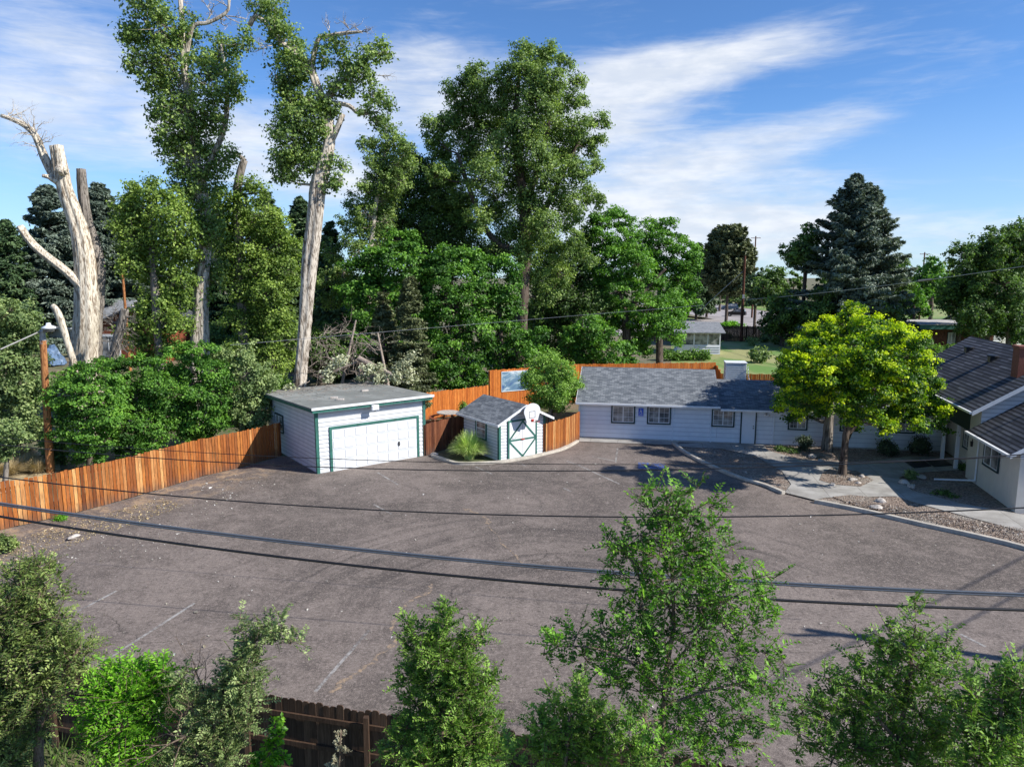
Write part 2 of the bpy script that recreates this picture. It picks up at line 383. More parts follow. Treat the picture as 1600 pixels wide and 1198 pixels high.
# ------------------------------------------------------------------ fast numpy meshes for leaves and twigs
def npmesh(name, V, F, tint=None, smooth=False):
    me = bpy.data.meshes.new(name); m_, k = F.shape
    me.vertices.add(len(V)); me.vertices.foreach_set('co', V.astype(np.float32).ravel())
    me.loops.add(m_ * k); me.loops.foreach_set('vertex_index', F.astype(np.int32).ravel())
    me.polygons.add(m_); me.polygons.foreach_set('loop_start', np.arange(0, m_ * k, k, dtype=np.int32))
    if tint is not None:
        at = me.attributes.new('tint', 'FLOAT', 'FACE'); at.data.foreach_set('value', tint.astype(np.float32))
    if not smooth:
        at = me.attributes.new('sharp_face', 'BOOLEAN', 'FACE'); at.data.foreach_set('value', np.ones(m_, dtype=bool))
    me.update(calc_edges=True)
    return me
def unit(a): return a / np.maximum(np.linalg.norm(a, axis=-1, keepdims=True), 1e-9)
def leafquads(C, T, N, L_, W_, cup=.18):
    """pointed leaves: centre C, axis T, normal N; returns verts, faces"""
    T = unit(T - N * (T * N).sum(-1, keepdims=True)); B = np.cross(N, T)
    L_ = np.broadcast_to(L_, (len(C),))[:, None]; W_ = np.broadcast_to(W_, (len(C),))[:, None]
    v = np.stack([C - T * L_ * .5, C - B * W_ * .5 - T * L_ * .08 + N * W_ * cup, C + T * L_ * .5, C + B * W_ * .5 - T * L_ * .08 + N * W_ * cup], 1).reshape(-1, 3)
    return v, np.arange(len(v)).reshape(-1, 4)
def leafmesh(name, C, N, T, L_, W_, tint, rng):
    N = unit(N)
    if T is None: T = rng.normal(size=C.shape)
    V, F = leafquads(C, T, N, L_, W_)
    return npmesh(name, V, F, np.clip(tint, 0, 1))
def segmesh(segs, k=4):
    """tapered prisms: segs (n,8) = p, q, r0, r1"""
    s_ = np.asarray(segs, float).reshape(-1, 8); p, q, r0, r1 = s_[:, :3], s_[:, 3:6], s_[:, 6:7], s_[:, 7:8]
    d = unit(q - p); h = np.where(np.abs(d[:, 2:3]) > .9, np.array([[1., 0, 0]]), np.array([[0., 0, 1]]))
    a = unit(np.cross(d, h)); b_ = np.cross(d, a); V = []
    for i in range(k):
        t = 2 * math.pi * i / k; V.append(p + (a * math.cos(t) + b_ * math.sin(t)) * r0)
    for i in range(k):
        t = 2 * math.pi * i / k; V.append(q + (a * math.cos(t) + b_ * math.sin(t)) * r1)
    V = np.stack(V, 1).reshape(-1, 3); base = (np.arange(len(s_)) * 2 * k)[:, None]
    F = np.concatenate([base + np.array([[i, (i + 1) % k, k + (i + 1) % k, k + i]]) for i in range(k)])
    return V, F
def tubeverts(path, K, rng, rough=.06):
    """smooth trunk tube along [(x,y,z,r)...], resampled, with lumpy bark"""
    pts = np.array(path, float); out = []
    n = len(pts)
    for i in range(n - 1):
        p0, p1, p2, p3 = pts[max(i - 1, 0)], pts[i], pts[i + 1], pts[min(i + 2, n - 1)]
        m_ = max(2, int(np.linalg.norm((p2 - p1)[:3]) / max(.25, p1[3] * 1.1)))
        for j in range(m_):
            t = j / m_
            out.append(.5 * ((2 * p1) + (-p0 + p2) * t + (2 * p0 - 5 * p1 + 4 * p2 - p3) * t * t + (-p0 + 3 * p1 - 3 * p2 + p3) * t ** 3))
    out.append(pts[-1]); c = np.array(out); m_ = len(c)
    d = unit(np.gradient(c[:, :3], axis=0)); a = unit(np.cross(d, np.tile([0.13, 1., .07], (m_, 1)))); b_ = np.cross(d, a)
    ph = rng.uniform(0, 6.28, 4); th = np.arange(K) * 2 * math.pi / K
    lump = 1 + rough * (np.sin(3 * th[None] + ph[0] + c[:, 2:3] * .5) + .7 * np.sin(5 * th[None] + ph[1] - c[:, 2:3] * .9)) + rng.normal(size=(m_, K)) * rough * .5 + ((rng.normal(size=(1, K)) * rough * 1.1 + .9 * rough * np.sign(np.sin(th[None] * (K // 4) + 1.3 * np.sin(c[:, 2:3] * 1.1 + ph[2]) * .6))) if K > 12 else 0)
    r = np.maximum(c[:, 3:4], .004) * lump
    V = c[:, None, :3] + r[..., None] * (a[:, None] * np.cos(th)[None, :, None] + b_[:, None] * np.sin(th)[None, :, None])
    F = []
    for i in range(m_ - 1):
        for j in range(K): F.append((i * K + j, i * K + (j + 1) % K, (i + 1) * K + (j + 1) % K, (i + 1) * K + j))
    V = V.reshape(-1, 3)
    cap = np.array([c[-1, :3]]); ci = len(V); V = np.concatenate([V, cap])
    for j in range(K): F.append(((m_ - 1) * K + j, (m_ - 1) * K + (j + 1) % K, ci, ci))
    return V, F, c
def woodmesh(name, tubes, segs, rng, K=10, rough=.06):
    V, F, off = [], [], 0; cs = []
    for path in tubes:
        v, f, c = tubeverts(path, K, rng, rough); V.append(v); F.append(np.array([(q + off if True else 0) for q in np.array(f)])); off += len(v); cs.append(c)
    if len(segs):
        v, f = segmesh(segs); V.append(v); F.append(f + off); off += len(v)
    V = np.concatenate(V); F = np.concatenate(F)
    quad = F[F[:, 2] != F[:, 3]]; tri = F[F[:, 2] == F[:, 3]][:, :3]
    me = bpy.data.meshes.new(name)
    me.vertices.add(len(V)); me.vertices.foreach_set('co', V.astype(np.float32).ravel())
    li = np.concatenate([quad.ravel(), tri.ravel()]).astype(np.int32)
    me.loops.add(len(li)); me.loops.foreach_set('vertex_index', li)
    ls = np.concatenate([np.arange(len(quad)) * 4, len(quad) * 4 + np.arange(len(tri)) * 3]).astype(np.int32)
    me.polygons.add(len(ls)); me.polygons.foreach_set('loop_start', ls)
    me.update(calc_edges=True)
    return me, cs

def limbs_to(targets, tubes_c, rng, r_top=.05, gnarl=.15, ls=1.0):
    """bend a limb from the nearest sensible trunk point to each crown mass"""
    tp = np.concatenate(tubes_c); segs = []; nodes = tp[:, :4].copy()
    for c in sorted(targets, key=lambda q: float(np.min(np.linalg.norm(tp[:, :3] - np.array(q), axis=1)))):
        c = np.array(c); d = nodes[:, :3] - c; hd = np.linalg.norm(d[:, :2], axis=1); dz = c[2] - nodes[:, 2]
        cost = np.linalg.norm(d, axis=1) + 2.5 * np.maximum(0, .25 * hd - dz - .4) + .6 * np.maximum(0, -dz) + (1.5 if ls >= 1 else 0) * (nodes[:, 2] < .25 * c[2])
        i = int(np.argmin(cost)); a = nodes[i, :3]; r0 = min(nodes[i, 3] * .6, ls * (.03 + .028 * np.linalg.norm(c - a))); r1 = max(.012 * ls, r0 * .35)
        L_ = np.linalg.norm(c - a)
        if L_ < .05: continue
        mid = (a + c) / 2 + np.array([0, 0, -.12 * L_]) + rng.normal(size=3) * gnarl * L_ * .4
        n = max(3, int(L_ / .5)); t = np.linspace(0, 1, n + 1)[:, None]
        pts = (1 - t) ** 2 * a + 2 * t * (1 - t) * mid + t ** 2 * c
        pts[1:-1] += rng.normal(size=(n - 1, 3)) * .03 * L_ / n * 2
        rr = r0 + (r1 - r0) * t[:, 0]
        for j in range(n): segs.append([*pts[j], *pts[j + 1], rr[j], rr[j + 1]])
        nodes = np.concatenate([nodes, np.concatenate([pts[1:], rr[1:, None]], 1)])
    return segs

def crown(blobs, rng, Lf, Wf, k=2.4, per=34, rcf=.33, tint0=.5, up=.5, rad0=.3, tipt=0.0, fl=.75, csd=.19):
    """blobs [(centre, rx, rz)] -> leaf arrays in clumps spread through each mass + twigs"""
    C, N, T, S = [], [], [], []
    for c, rx, rz in blobs:
        c = np.array(c); A = math.pi * rx * rz; n = int(k * KD * A / (.5 * Lf * Wf)) + 8
        nc = max(4, n // per)
        d = unit(rng.normal(size=(nc, 3))); rad = (rad0 + (1 - rad0) * rng.uniform(0, 1, nc)) ** .6; wild = rng.uniform(0, 1, nc) > .84; rad = np.where(wild, rad * rng.uniform(1.15, 1.5, nc), rad)
        q = c + d * rad[:, None] * np.array([rx, rx, rz]) * rng.uniform(.85, 1.12, (nc, 1))
        rc = np.clip(rcf * rx, 2.0 * Lf, .5) * rng.uniform(.45, 1.3, nc) * np.where(wild, .6, 1)
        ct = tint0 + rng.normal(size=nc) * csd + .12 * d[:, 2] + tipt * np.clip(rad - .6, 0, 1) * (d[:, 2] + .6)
        pw = rc ** 2; idx = rng.choice(nc, n, p=pw / pw.sum())
        o = rng.normal(size=(n, 3)) * np.array([1, 1, fl]) * rc[idx, None] * .55
        p = q[idx] + o
        nrm = unit(unit(p - c) * .7 + unit(o) * .3 + np.array([0, 0, up]) + rng.normal(size=(n, 3)) * .65)
        C.append(p); N.append(nrm); T.append(ct[idx] + rng.normal(size=n) * .16)
        for j in range(nc):
            a = c + (q[j] - c) * .15; S.append([*a, *q[j], max(.012, rx * .014), .005])
    return np.concatenate(C), np.concatenate(N), np.concatenate(T), S

TWD = 9.0; KD = 2.1
def twigs(blobs, rng, Lf, Wf, per_m2=9, tl=.5, nl=14, tint0=.5, upb=.6, rad0=.1, spread=.8, tipt=0.25, axis=None):
    """leafy shoots: each a thin twig with two rows of leaves"""
    C, N, TT, T, S, LL = [], [], [], [], [], []
    for c, rx, rz in blobs:
        c = np.array(c); n = max(5, int(per_m2 * TWD * 4 * math.pi * (rx * rz)))
        d = unit(rng.normal(size=(n, 3))); rad = (rad0 + (1 - rad0) * rng.uniform(0, 1, n)) ** .5
        q = c + d * rad[:, None] * np.array([rx, rx, rz]) * .85
        td = unit(d * spread + np.array([0, 0, upb]) + rng.normal(size=(n, 3)) * .35)
        tlen = tl * rng.uniform(.5, 1.25, n)
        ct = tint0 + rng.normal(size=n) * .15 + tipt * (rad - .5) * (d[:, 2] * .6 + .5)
        side = unit(np.cross(td, rng.normal(size=(n, 3)) * .5 + np.array([0, 0, 1])))
        nu = unit(np.cross(side, td)); nu *= np.sign(nu[:, 2:3] + 1e-6)
        t = (np.arange(nl) + .5) / nl
        sg = np.where(np.arange(nl) % 2 == 0, 1., -1.)
        base = q[:, None] + td[:, None] * (t[None, :, None] * tlen[:, None, None]) + np.array([0, 0, -1.]) * (t[None, :, None] ** 2) * tlen[:, None, None] * .18
        lt = unit(side[:, None] * sg[None, :, None] + td[:, None] * .55 + rng.normal(size=(n, nl, 3)) * .14)
        sz = (1 - .35 * t)[None, :] * rng.uniform(.5, 1.35, (n, nl))
        cc = base + lt * (Lf * .5 * sz)[..., None]
        nn_ = unit(nu[:, None] + rng.normal(size=(n, nl, 3)) * .32 + np.array([0, 0, .25]))
        C.append(cc.reshape(-1, 3)); N.append(nn_.reshape(-1, 3)); TT.append(lt.reshape(-1, 3)); LL.append(sz.ravel())
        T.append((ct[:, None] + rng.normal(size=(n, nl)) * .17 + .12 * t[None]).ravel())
        e = q + td * tlen[:, None]; e[:, 2] -= .18 * tlen
        m2 = q + td * tlen[:, None] * .5; m2[:, 2] -= .045 * tlen
        r_ = max(.003, Lf * .06)
        for j in range(n): S.append([*q[j], *e[j], r_ * 1.1, r_ * .5])
        for j in range(0, n, 4): S.append([*(c + (q[j] - c) * .1), *q[j], r_ * 1.8, r_ * 1.2])
    return np.concatenate(C), np.concatenate(N), np.concatenate(TT), np.concatenate(T), np.concatenate(LL), S

def px_blobs(spec, Y, rng, dyf=.8, sq=1.0):
    out = []
    for t in spec:
        px, py, r = t[:3]; dy = t[3] if len(t) > 3 else rng.uniform(-1, 1) * r / FPX * Y * dyf
        c = P(px, py, Y + dy); rm = r / FPX * (Y + dy)
        out.append((np.array(c), rm, rm * sq))
    return out
def px_path(spec, Y):
    """[(px, py, width_px[, dY])] -> tube path"""
    out = []
    for t in spec:
        y = Y + (t[3] if len(t) > 3 else 0); p = P(t[0], t[1], y); out.append([p.x, p.y, p.z, t[2] / FPX * y / 2])
    return out
def rebase(a, base): return a - np.array(base)[None]
NLEAF = [0]
def tree(name, label, cat, base, tubes, blobs, leaf, bark, seed, Lf, Wf=None, k=2.4, group=None, limbs=True, mode='clump', crown_name='crown', K=10, extra=(), trunk_name='trunk', **kw):
    rng = np.random.default_rng(seed); base = np.array(base, float)
    o = thing(name, label, cat, tuple(base), 0, group); Lf = Lf * (1.12 if mode == 'clump' else 1); Wf = Wf or Lf * .78
    tb = [[[*(np.array(p[:3]) - base), p[3]] for p in path] for path in tubes]
    bl = [(np.array(c) - base, rx, rz) for c, rx, rz in blobs]
    if blobs:
        if mode == 'clump':
            C, N, T, S = crown(bl, rng, Lf, Wf, k=k, **kw); me = leafmesh(crown_name, C, N, None, Lf * rng.uniform(.7, 1.25, len(C)), Wf * rng.uniform(.7, 1.25, len(C)), T, rng)
        else:
            Lf *= 1.1; Wf *= 1.12; C, N, TT, T, LL, S = twigs(bl, rng, Lf, Wf, **kw); me = leafmesh(crown_name, C, N, TT, Lf * LL, Wf * LL, T, rng)
        NLEAF[0] += len(C)
        link(crown_name, me, LF[leaf], o)
    else: S = []
    segs = list(S) + [[*(np.array(e[:3]) - base), *(np.array(e[3:6]) - base), e[6], e[7]] for e in extra]
    if limbs and blobs:
        cs = [tubeverts(t, 6, np.random.default_rng(1))[2] for t in tb]
        segs += limbs_to([b_[0] for b_ in bl], cs, rng, ls=1.0 if mode == 'clump' else .28, gnarl=.15 if mode == 'clump' else .08)
    me, cs = woodmesh(trunk_name, tb, segs, rng, K)
    link(trunk_name, me, M[bark], o)
    return o
def deadtwigs(p, d, n, ln, rng, r=.02, lev=3, spread=.6):
    """bare forking twigs from p towards d"""
    S = []
    def go(a, dr, l, rr, lv):
        a = np.array(a, float); dr = unit(np.array(dr, float)); m = 3
        for i in range(m):
            b_ = a + dr * l / m; S.append([*a, *b_, rr, rr * .8]); a = b_; rr *= .8
            dr = unit(dr + rng.normal(size=3) * .22)
            if lv > 0 and i >= 0: go(a, dr + rng.normal(size=3) * spread, l * rng.uniform(.4, .7), rr * .7, lv - 1)
    for _ in range(n): go(p, np.array(d) + rng.normal(size=3) * spread, ln * rng.uniform(.6, 1.1), r, lev)
    return S
def conifer(name, label, base, H_, Rr, leaf, bark, seed, L_=.35, dens=1.0, droop=.25, bare=.08, group=None, top_round=False, ragged=.25, cat='conifer tree'):
    rng = np.random.default_rng(seed); base = np.array(base, float)
    o = thing(name, label, cat, tuple(base), 0, group)
    nb = int(H_ * 11 * dens); zs = np.sort(bare * H_ + (1 - bare) * H_ * rng.uniform(0, 1, nb) ** .9); C, N, T, TT, S = [], [], [], [], []
    for z in zs:
        t = z / H_
        pr = (1 - t) ** .62 if not top_round else math.sqrt(max(0, 1 - (2 * t - .9) ** 2 / 1.25)) * (1 if t > .35 else .75)
        ln = Rr * pr * rng.uniform(1 - ragged, 1.0 + ragged * .4) + .15; az_ = rng.uniform(0, 6.283)
        d = np.array([math.cos(az_), math.sin(az_), .35 * t - droop * (1 - t) + (.25 if top_round else 0)])
        e = np.array([0, 0, z]) + d * ln; mid = np.array([0, 0, z]) + d * ln * .5 + np.array([0, 0, -.04 * ln])
        S.append([0, 0, z, *mid, .012 * ln + .012, .008 * ln]); S.append([*mid, *e, .008 * ln, .004])
        m_ = int(14 + 34 * ln / L_ * dens); tt = rng.uniform(.12 if t > .8 else .3, 1, m_)
        wd = (.2 + .3 * ln * (1 - tt * .8)) * .9
        sd = np.array([-math.sin(az_), math.cos(az_), 0])
        p = np.array([0, 0, z]) + d * ln * tt[:, None] + sd * (rng.normal(size=m_) * wd * .6)[:, None]
        p[:, 2] += -.1 * ln * tt * (1 - tt) * 2 - np.abs(rng.normal(size=m_)) * .12 * L_ / .35
        C.append(p); T.append(.42 + rng.normal() * .12 + rng.normal(size=m_) * .14 + .25 * (tt - .5))
        TT.append(unit(d + rng.normal(size=(m_, 3)) * .5 + np.array([0, 0, -.1]))); N.append(unit(np.array([0, 0, .8]) + d * .4 + rng.normal(size=(m_, 3)) * .6))
    C = np.concatenate(C); NLEAF[0] += len(C)
    me = leafmesh('crown', C, np.concatenate(N), np.concatenate(TT), L_ * rng.uniform(.7, 1.3, len(C)), L_ * .38 * rng.uniform(.7, 1.3, len(C)), np.concatenate(T), rng)
    link('crown', me, LF[leaf], o)
    me, _ = woodmesh('trunk', [[[0, 0, -.3, .018 * H_], [0, 0, H_ * .5, .012 * H_], [0, 0, H_ * .99, .02]]], S, rng, 8)
    link('trunk', me, M[bark], o)
    return o

# ================================================================== THE SETTING
rs = random.Random(5)
def ground_poly(name, pts, z, mat, thick=0.0, label=None, kind='structure', subdiv=0):
    mb = MB(); p = [(q[0], q[1]) for q in pts]
    a = sum(p[i][0] * p[(i + 1) % len(p)][1] - p[(i + 1) % len(p)][0] * p[i][1] for i in range(len(p)))
    if a < 0: p = p[::-1]
    if thick: mb.prism(p, z - thick, z)
    else: mb.face([(x, y, z) for x, y in p])
    o = mb.build(name, mat); return tag(o, label, None, None, kind)
def gp(*pp): return [tuple(G(x, y)[:2]) for x, y in pp]

# ground: dry soil and weedy grass
m, nt, b = newmat('soil'); oc = nt.n('ShaderNodeTexCoord').outputs['Object']
n1 = nt.noise(oc, .22, 6, .6); n2 = nt.noise(oc, 2.4, 6, .7); n3 = nt.noise(oc, 14, 4, .7)
c = nt.mix(nt.ss(n1, .42, .6), (.085, .105, .035), (.17, .135, .085))
c = nt.mix(nt.ss(n2, .45, .7), c, (.24, .20, .12)); c = nt.mix(nt.m('MULTIPLY', nt.ss(n3, .45, .75), .5), c, (.05, .05, .025))
L(nt, c, b.inputs['Base Color']); b.inputs['Roughness'].default_value = .95; bump(nt, b, n3, .6, .05); M['soil'] = m
mb = MB(); mb.face([(-2500, -600, -.03), (2500, -600, -.03), (2500, 4000, -.03), (-2500, 4000, -.03)])
tag(mb.build('ground', M['soil']), kind='structure')

# parking lot asphalt
m, nt, b = newmat('asphalt'); oc = nt.n('ShaderNodeTexCoord').outputs['Object']
big = nt.noise(oc, .16, 6, .62, .4); med = nt.noise(oc, .8, 7, .72, .3); mo = nt.noise(oc, 3.3, 6, .75); fine = nt.noise(oc, 11, 5, .75); grit = nt.noise(oc, 48, 3, .75)
c = nt.mix(nt.ss(big, .38, .62), (.078, .069, .064), (.176, .153, .141))
c = nt.mix(nt.m('MULTIPLY', nt.ss(med, .47, .66), .6), c, (.205, .179, .165))
c = nt.mix(nt.m('MULTIPLY', nt.ss(med, .50, .32), .65), c, (.064, .055, .052))
c = nt.mix(nt.m('MULTIPLY', nt.ss(mo, .52, .62), .5), c, (.235, .205, .188)); c = nt.mix(nt.m('MULTIPLY', nt.ss(mo, .48, .37), .55), c, (.062, .054, .051))
def rings(cx, cy, r0, r1, a0, a1, sc_, strength, c):
    v = nt.map(oc, loc=(-cx, -cy, 0)); sp = nt.n('ShaderNodeSeparateXYZ', {0: v})
    wob = nt.m('MULTIPLY', nt.m('SUBTRACT', nt.noise(oc, .22, 3), .5), 1.3)
    r = nt.m('ADD', nt.m('SQRT', nt.m('ADD', nt.m('MULTIPLY', sp.outputs[0], sp.outputs[0]), nt.m('MULTIPLY', nt.m('MULTIPLY', sp.outputs[1], sp.outputs[1]), 1.15))), wob)
    th = nt.m('ARCTAN2', sp.outputs[1], sp.outputs[0])
    rn = nt.noise(nt.n('ShaderNodeCombineXYZ', {0: nt.m('MULTIPLY', r, sc_), 1: nt.m('MULTIPLY', th, .40), 2: 0.0}).outputs[0], 1.0, 3, .7)
    band = nt.m('MULTIPLY', nt.ss(r, r0, r0 + 1.2), nt.ss(r, r1, r1 - 1.8))
    ang = nt.m('MULTIPLY', nt.ss(th, a0, a0 + .5), nt.ss(th, a1, a1 - .5))
    f = nt.m('MULTIPLY', nt.m('MULTIPLY', nt.ss(rn, .42, .66), band), nt.m('MULTIPLY', nt.m('MULTIPLY', ang, strength), nt.ss(nt.noise(oc, .45, 5, .7), .30, .56)))
    return nt.mix(f, c, (.046, .041, .040))
c = rings(2.0, 18.5, 3.2, 12.0, .2, 3.2, 1.5, .95, c)
c = rings(-6.5, 30.5, .8, 3.6, -3.1, 3.1, 2.4, .7, c)
c = rings(-1.0, 29.0, 1.5, 6.5, -.6, 2.0, 2.4, .6, c)
c = rings(8.0, 29.0, 2.0, 9.0, .5, 3.0, 2.0, .65, c)
lp = nt.n('ShaderNodeSeparateXYZ', {0: oc})     # straw and grit drifted along the left fence
edge = nt.m('SUBTRACT', nt.m('MULTIPLY', lp.outputs[1], .62), nt.m('ADD', lp.outputs[0], 33.6))
c = nt.mix(nt.m('MULTIPLY', nt.m('MULTIPLY', nt.ss(edge, -2.6, .6), nt.ss(nt.noise(oc, 1.1, 6, .75), .48, .62)), .8), c, (.36, .27, .17))
vo = nt.n('ShaderNodeTexVoronoi', {'Vector': nt.n('ShaderNodeVectorMath', {0: oc, 1: nt.n('ShaderNodeTexNoise', {'Vector': oc, 'Scale': .8, 'Detail': 4.0}).outputs[1]}, operation='ADD').outputs[0], 'Scale': .21}, feature='DISTANCE_TO_EDGE').outputs['Distance']
crk = nt.m('MULTIPLY', nt.m('SUBTRACT', 1.0, nt.ss(vo, .0015, .007)), nt.ss(nt.noise(oc, .35, 3), .50, .58))
c = nt.mix(nt.m('MULTIPLY', crk, .8), c, (.030, .026, .024))
c = nt.mix(nt.m('MULTIPLY', nt.ss(fine, .52, .64), .6), c, (.31, .275, .255)); c = nt.mix(nt.m('MULTIPLY', nt.ss(fine, .48, .36), .65), c, (.050, .043, .041))
c = nt.mix(nt.m('MULTIPLY', nt.ss(grit, .52, .66), .65), c, (.40, .35, .32)); c = nt.mix(nt.m('MULTIPLY', nt.ss(grit, .48, .34), .6), c, (.035, .030, .029))
c = nt.mix(1.0, c, (1.07, 1.01, .955), 'MULTIPLY')
L(nt, c, b.inputs['Base Color']); b.inputs['Roughness'].default_value = .85; b.inputs['Specular IOR Level'].default_value = .3
bump(nt, b, nt.m('ADD', grit, nt.m('MULTIPLY', fine, .6)), .5, .012); M['asphalt'] = m
FL = gp((-40, 838), (0, 828), (100, 806), (200, 779), (320, 743), (377, 730), (440, 712))
lot = [(-26, 13.0), (-24, 23.0)] + FL + [tuple(G(664, 711)[:2]), (-4.0, 39.5), (4.6, 42.6), (12, 42), (17, 38.5), (18, 34), (34, 26), (34, 5), (10, 8.6), (-2.2, 11.6), (-12, 14.2)]
ground_poly('parking_lot', lot, 0.0, M['asphalt'])

# beds, walks and kerbs by the houses
m, nt, b = newmat('mulch'); oc = nt.n('ShaderNodeTexCoord').outputs['Object']
v1 = nt.n('ShaderNodeTexVoronoi', {'Vector': nt.map(oc, scale=(1, 1.6, 1), rot=(0, 0, .5)), 'Scale': 16.0}); n1 = nt.noise(oc, .7, 5, .7)
sp = nt.n('ShaderNodeSeparateXYZ', {0: v1.outputs['Color']}).outputs[0]
c = nt.mix(sp, (.10, .062, .045), (.38, .30, .24)); c = nt.mix(nt.ss(n1, .45, .65), c, nt.mix(sp, (.10, .085, .07), (.42, .38, .33)))
L(nt, c, b.inputs['Base Color']); b.inputs['Roughness'].default_value = .95; bump(nt, b, v1.outputs['Distance'], .9, .05); M['mulch'] = m
m, nt, b = newmat('walk_concrete'); oc = nt.n('ShaderNodeTexCoord').outputs['Object']
n1 = nt.noise(oc, .8, 6, .65); n2 = nt.noise(oc, 22, 3, .7)
bt = nt.n('ShaderNodeTexBrick', {'Vector': nt.map(oc, rot=(0, 0, .19)), 'Scale': 1.0, 'Brick Width': 1.6, 'Row Height': 1.5, 'Mortar Size': .012, 'Mortar Smooth': .2}, offset=0.0)
c = nt.mix(nt.ss(n1, .35, .68), (.26, .245, .225), (.40, .385, .36)); c = nt.mix(nt.m('MULTIPLY', nt.ss(n2, .4, .8), .25), c, (.18, .16, .14))
c = nt.mix(nt.m('MULTIPLY', bt.outputs['Fac'], .75), c, (.10, .09, .08))
L(nt, c, b.inputs['Base Color']); b.inputs['Roughness'].default_value = .9; bump(nt, b, n2, .3, .01); M['walk'] = m
ground_poly('bark_bed', gp((1195, 692), (1280, 694), (1470, 705), (1500, 720), (1590, 805), (1640, 860), (1700, 905), (1640, 868), (1600, 856), (1527, 838), (1440, 818), (1354, 798), (1273, 783), (1224, 771), (1150, 748), (1095, 722), (1060, 694)), .035, M['mulch'])
walk_a = gp((1060, 694), (1120, 692.5), (1190, 693), (1200, 705), (1252, 720), (1345, 724), (1420, 714), (1500, 716), (1508, 735), (1420, 741), (1404, 748), (1425, 768), (1500, 788), (1600, 806), (1640, 812), (1640, 838), (1590, 830), (1500, 806), (1440, 790), (1400, 777), (1290, 779), (1273, 783), (1226, 771), (1236, 758), (1222, 738), (1180, 714), (1130, 703), (1062, 699))
ground_poly('walkway', walk_a, .06, M['walk'])
ground_poly('bark_bed', gp((1285, 741), (1300, 732), (1340, 738), (1365, 752), (1345, 762), (1305, 759), (1280, 752)), .075, M['mulch'])
ground_poly('bark_bed', gp((1300, 778), (1330, 775), (1372, 780), (1402, 778), (1440, 790), (1400, 800), (1354, 797)), .068, M['mulch'])
# walk along the low house where the cars stop
ground_poly('walkway', gp((905, 684), (1060, 691), (1060, 696), (905, 690)), .03, M['walk'])
def kerb(name, pts, w, h, mat, z0=-.02):
    mb = MB(); P_ = [Vector((x, y)) for x, y in pts]
    off = []
    for i, p in enumerate(P_):
        d = (P_[min(i + 1, len(P_) - 1)] - P_[max(i - 1, 0)]).normalized(); off.append(Vector((-d.y, d.x)) * w / 2)
    for i in range(len(P_) - 1):
        a, b_, c_, d_ = P_[i] - off[i], P_[i + 1] - off[i + 1], P_[i + 1] + off[i + 1], P_[i] + off[i]
        ar = [(a, 0), (b_, 0), (c_, 0), (d_, 0)]
        q = [(*v, z0) for v, _ in ar] + [(*v, h) for v, _ in ar]
        for f in ((4, 5, 6, 7), (0, 1, 5, 4), (2, 3, 7, 6)) + (((3, 0, 4, 7),) if i == 0 else ()) + (((1, 2, 6, 5),) if i == len(P_) - 2 else ()):
            mb.face([q[k] for k in f])
    o = mb.build(name, mat, bevel=.02); return tag(o, kind='structure')
def smooth_pts(pp, n=6):
    q = [np.array(G(x, y)[:2]) for x, y in pp]; out = []
    for i in range(len(q) - 1):
        p0, p1, p2, p3 = q[max(i - 1, 0)], q[i], q[i + 1], q[min(i + 2, len(q) - 1)]
        for j in range(n):
            t = j / n; out.append(tuple(.5 * ((2 * p1) + (-p0 + p2) * t + (2 * p0 - 5 * p1 + 4 * p2 - p3) * t * t + (-p0 + 3 * p1 - 3 * p2 + p3) * t ** 3)))
    out.append(tuple(q[-1])); return out
kerb('kerb', smooth_pts([(1052, 694), (1072, 709), (1100, 724), (1150, 746), (1195, 760), (1224, 772)]), .2, .14, M['curb'])
kerb('kerb', smooth_pts([(1273, 785), (1300, 790), (1354, 801), (1440, 821), (1527, 840), (1600, 858), (1680, 884)]), .2, .15, M['curb'])
kerb('kerb', smooth_pts([(676, 713), (697, 720), (715, 725), (745, 725), (780, 723), (820, 717), (851, 710), (880, 702), (902, 690)]), .24, .12, M['curb'])
ground_poly('garden_bed', gp((676, 712), (715, 723), (780, 721), (851, 709), (902, 689), (905, 684), (905, 640), (670, 660)), .025, M['soil'])

m, nt, b = newmat('straw_ground'); oc = nt.n('ShaderNodeTexCoord').outputs['Object']; n1 = nt.noise(oc, 2.5, 6, .75)
L(nt, nt.mix(nt.ss(n1, .35, .62), (.20, .15, .08), (.50, .40, .24)), b.inputs['Base Color']); b.inputs['Roughness'].default_value = .95
ground_poly('bank', gp((-60, 790), (0, 772), (60, 752), (95, 735), (90, 712), (40, 700), (-60, 710)), .01, m)
# painted marks on the asphalt, worn through in places
m, nt, b = newmat('worn_paint'); oc = nt.n('ShaderNodeTexCoord').outputs['Object']
n1 = nt.noise(oc, 7, 5, .8); n2 = nt.noise(oc, .9, 3, .6)
c = nt.mix(nt.ss(nt.m('ADD', nt.m('MULTIPLY', n1, .65), nt.m('MULTIPLY', n2, .45)), .47, .62), (.13, .112, .102), (.34, .325, .305))
L(nt, c, b.inputs['Base Color']); b.inputs['Roughness'].default_value = .85; M['worn'] = m
def stripe(x0, y0, x1, y1, w_=.09):
    a, b_ = G(x0, y0), G(x1, y1); d = (b_ - a).normalized(); s_ = Vector((-d.y, d.x, 0)) * w_ / 2; mb = MB()
    mb.face([(*(a - s_)[:2], .005), (*(b_ - s_)[:2], .005), (*(b_ + s_)[:2], .005), (*(a + s_)[:2], .005)])
    o = mb.build('parking_stripe', M['worn'])
    if o.data.polygons[0].normal.z < 0: o.data.flip_normals()
    tag(o, kind='structure')
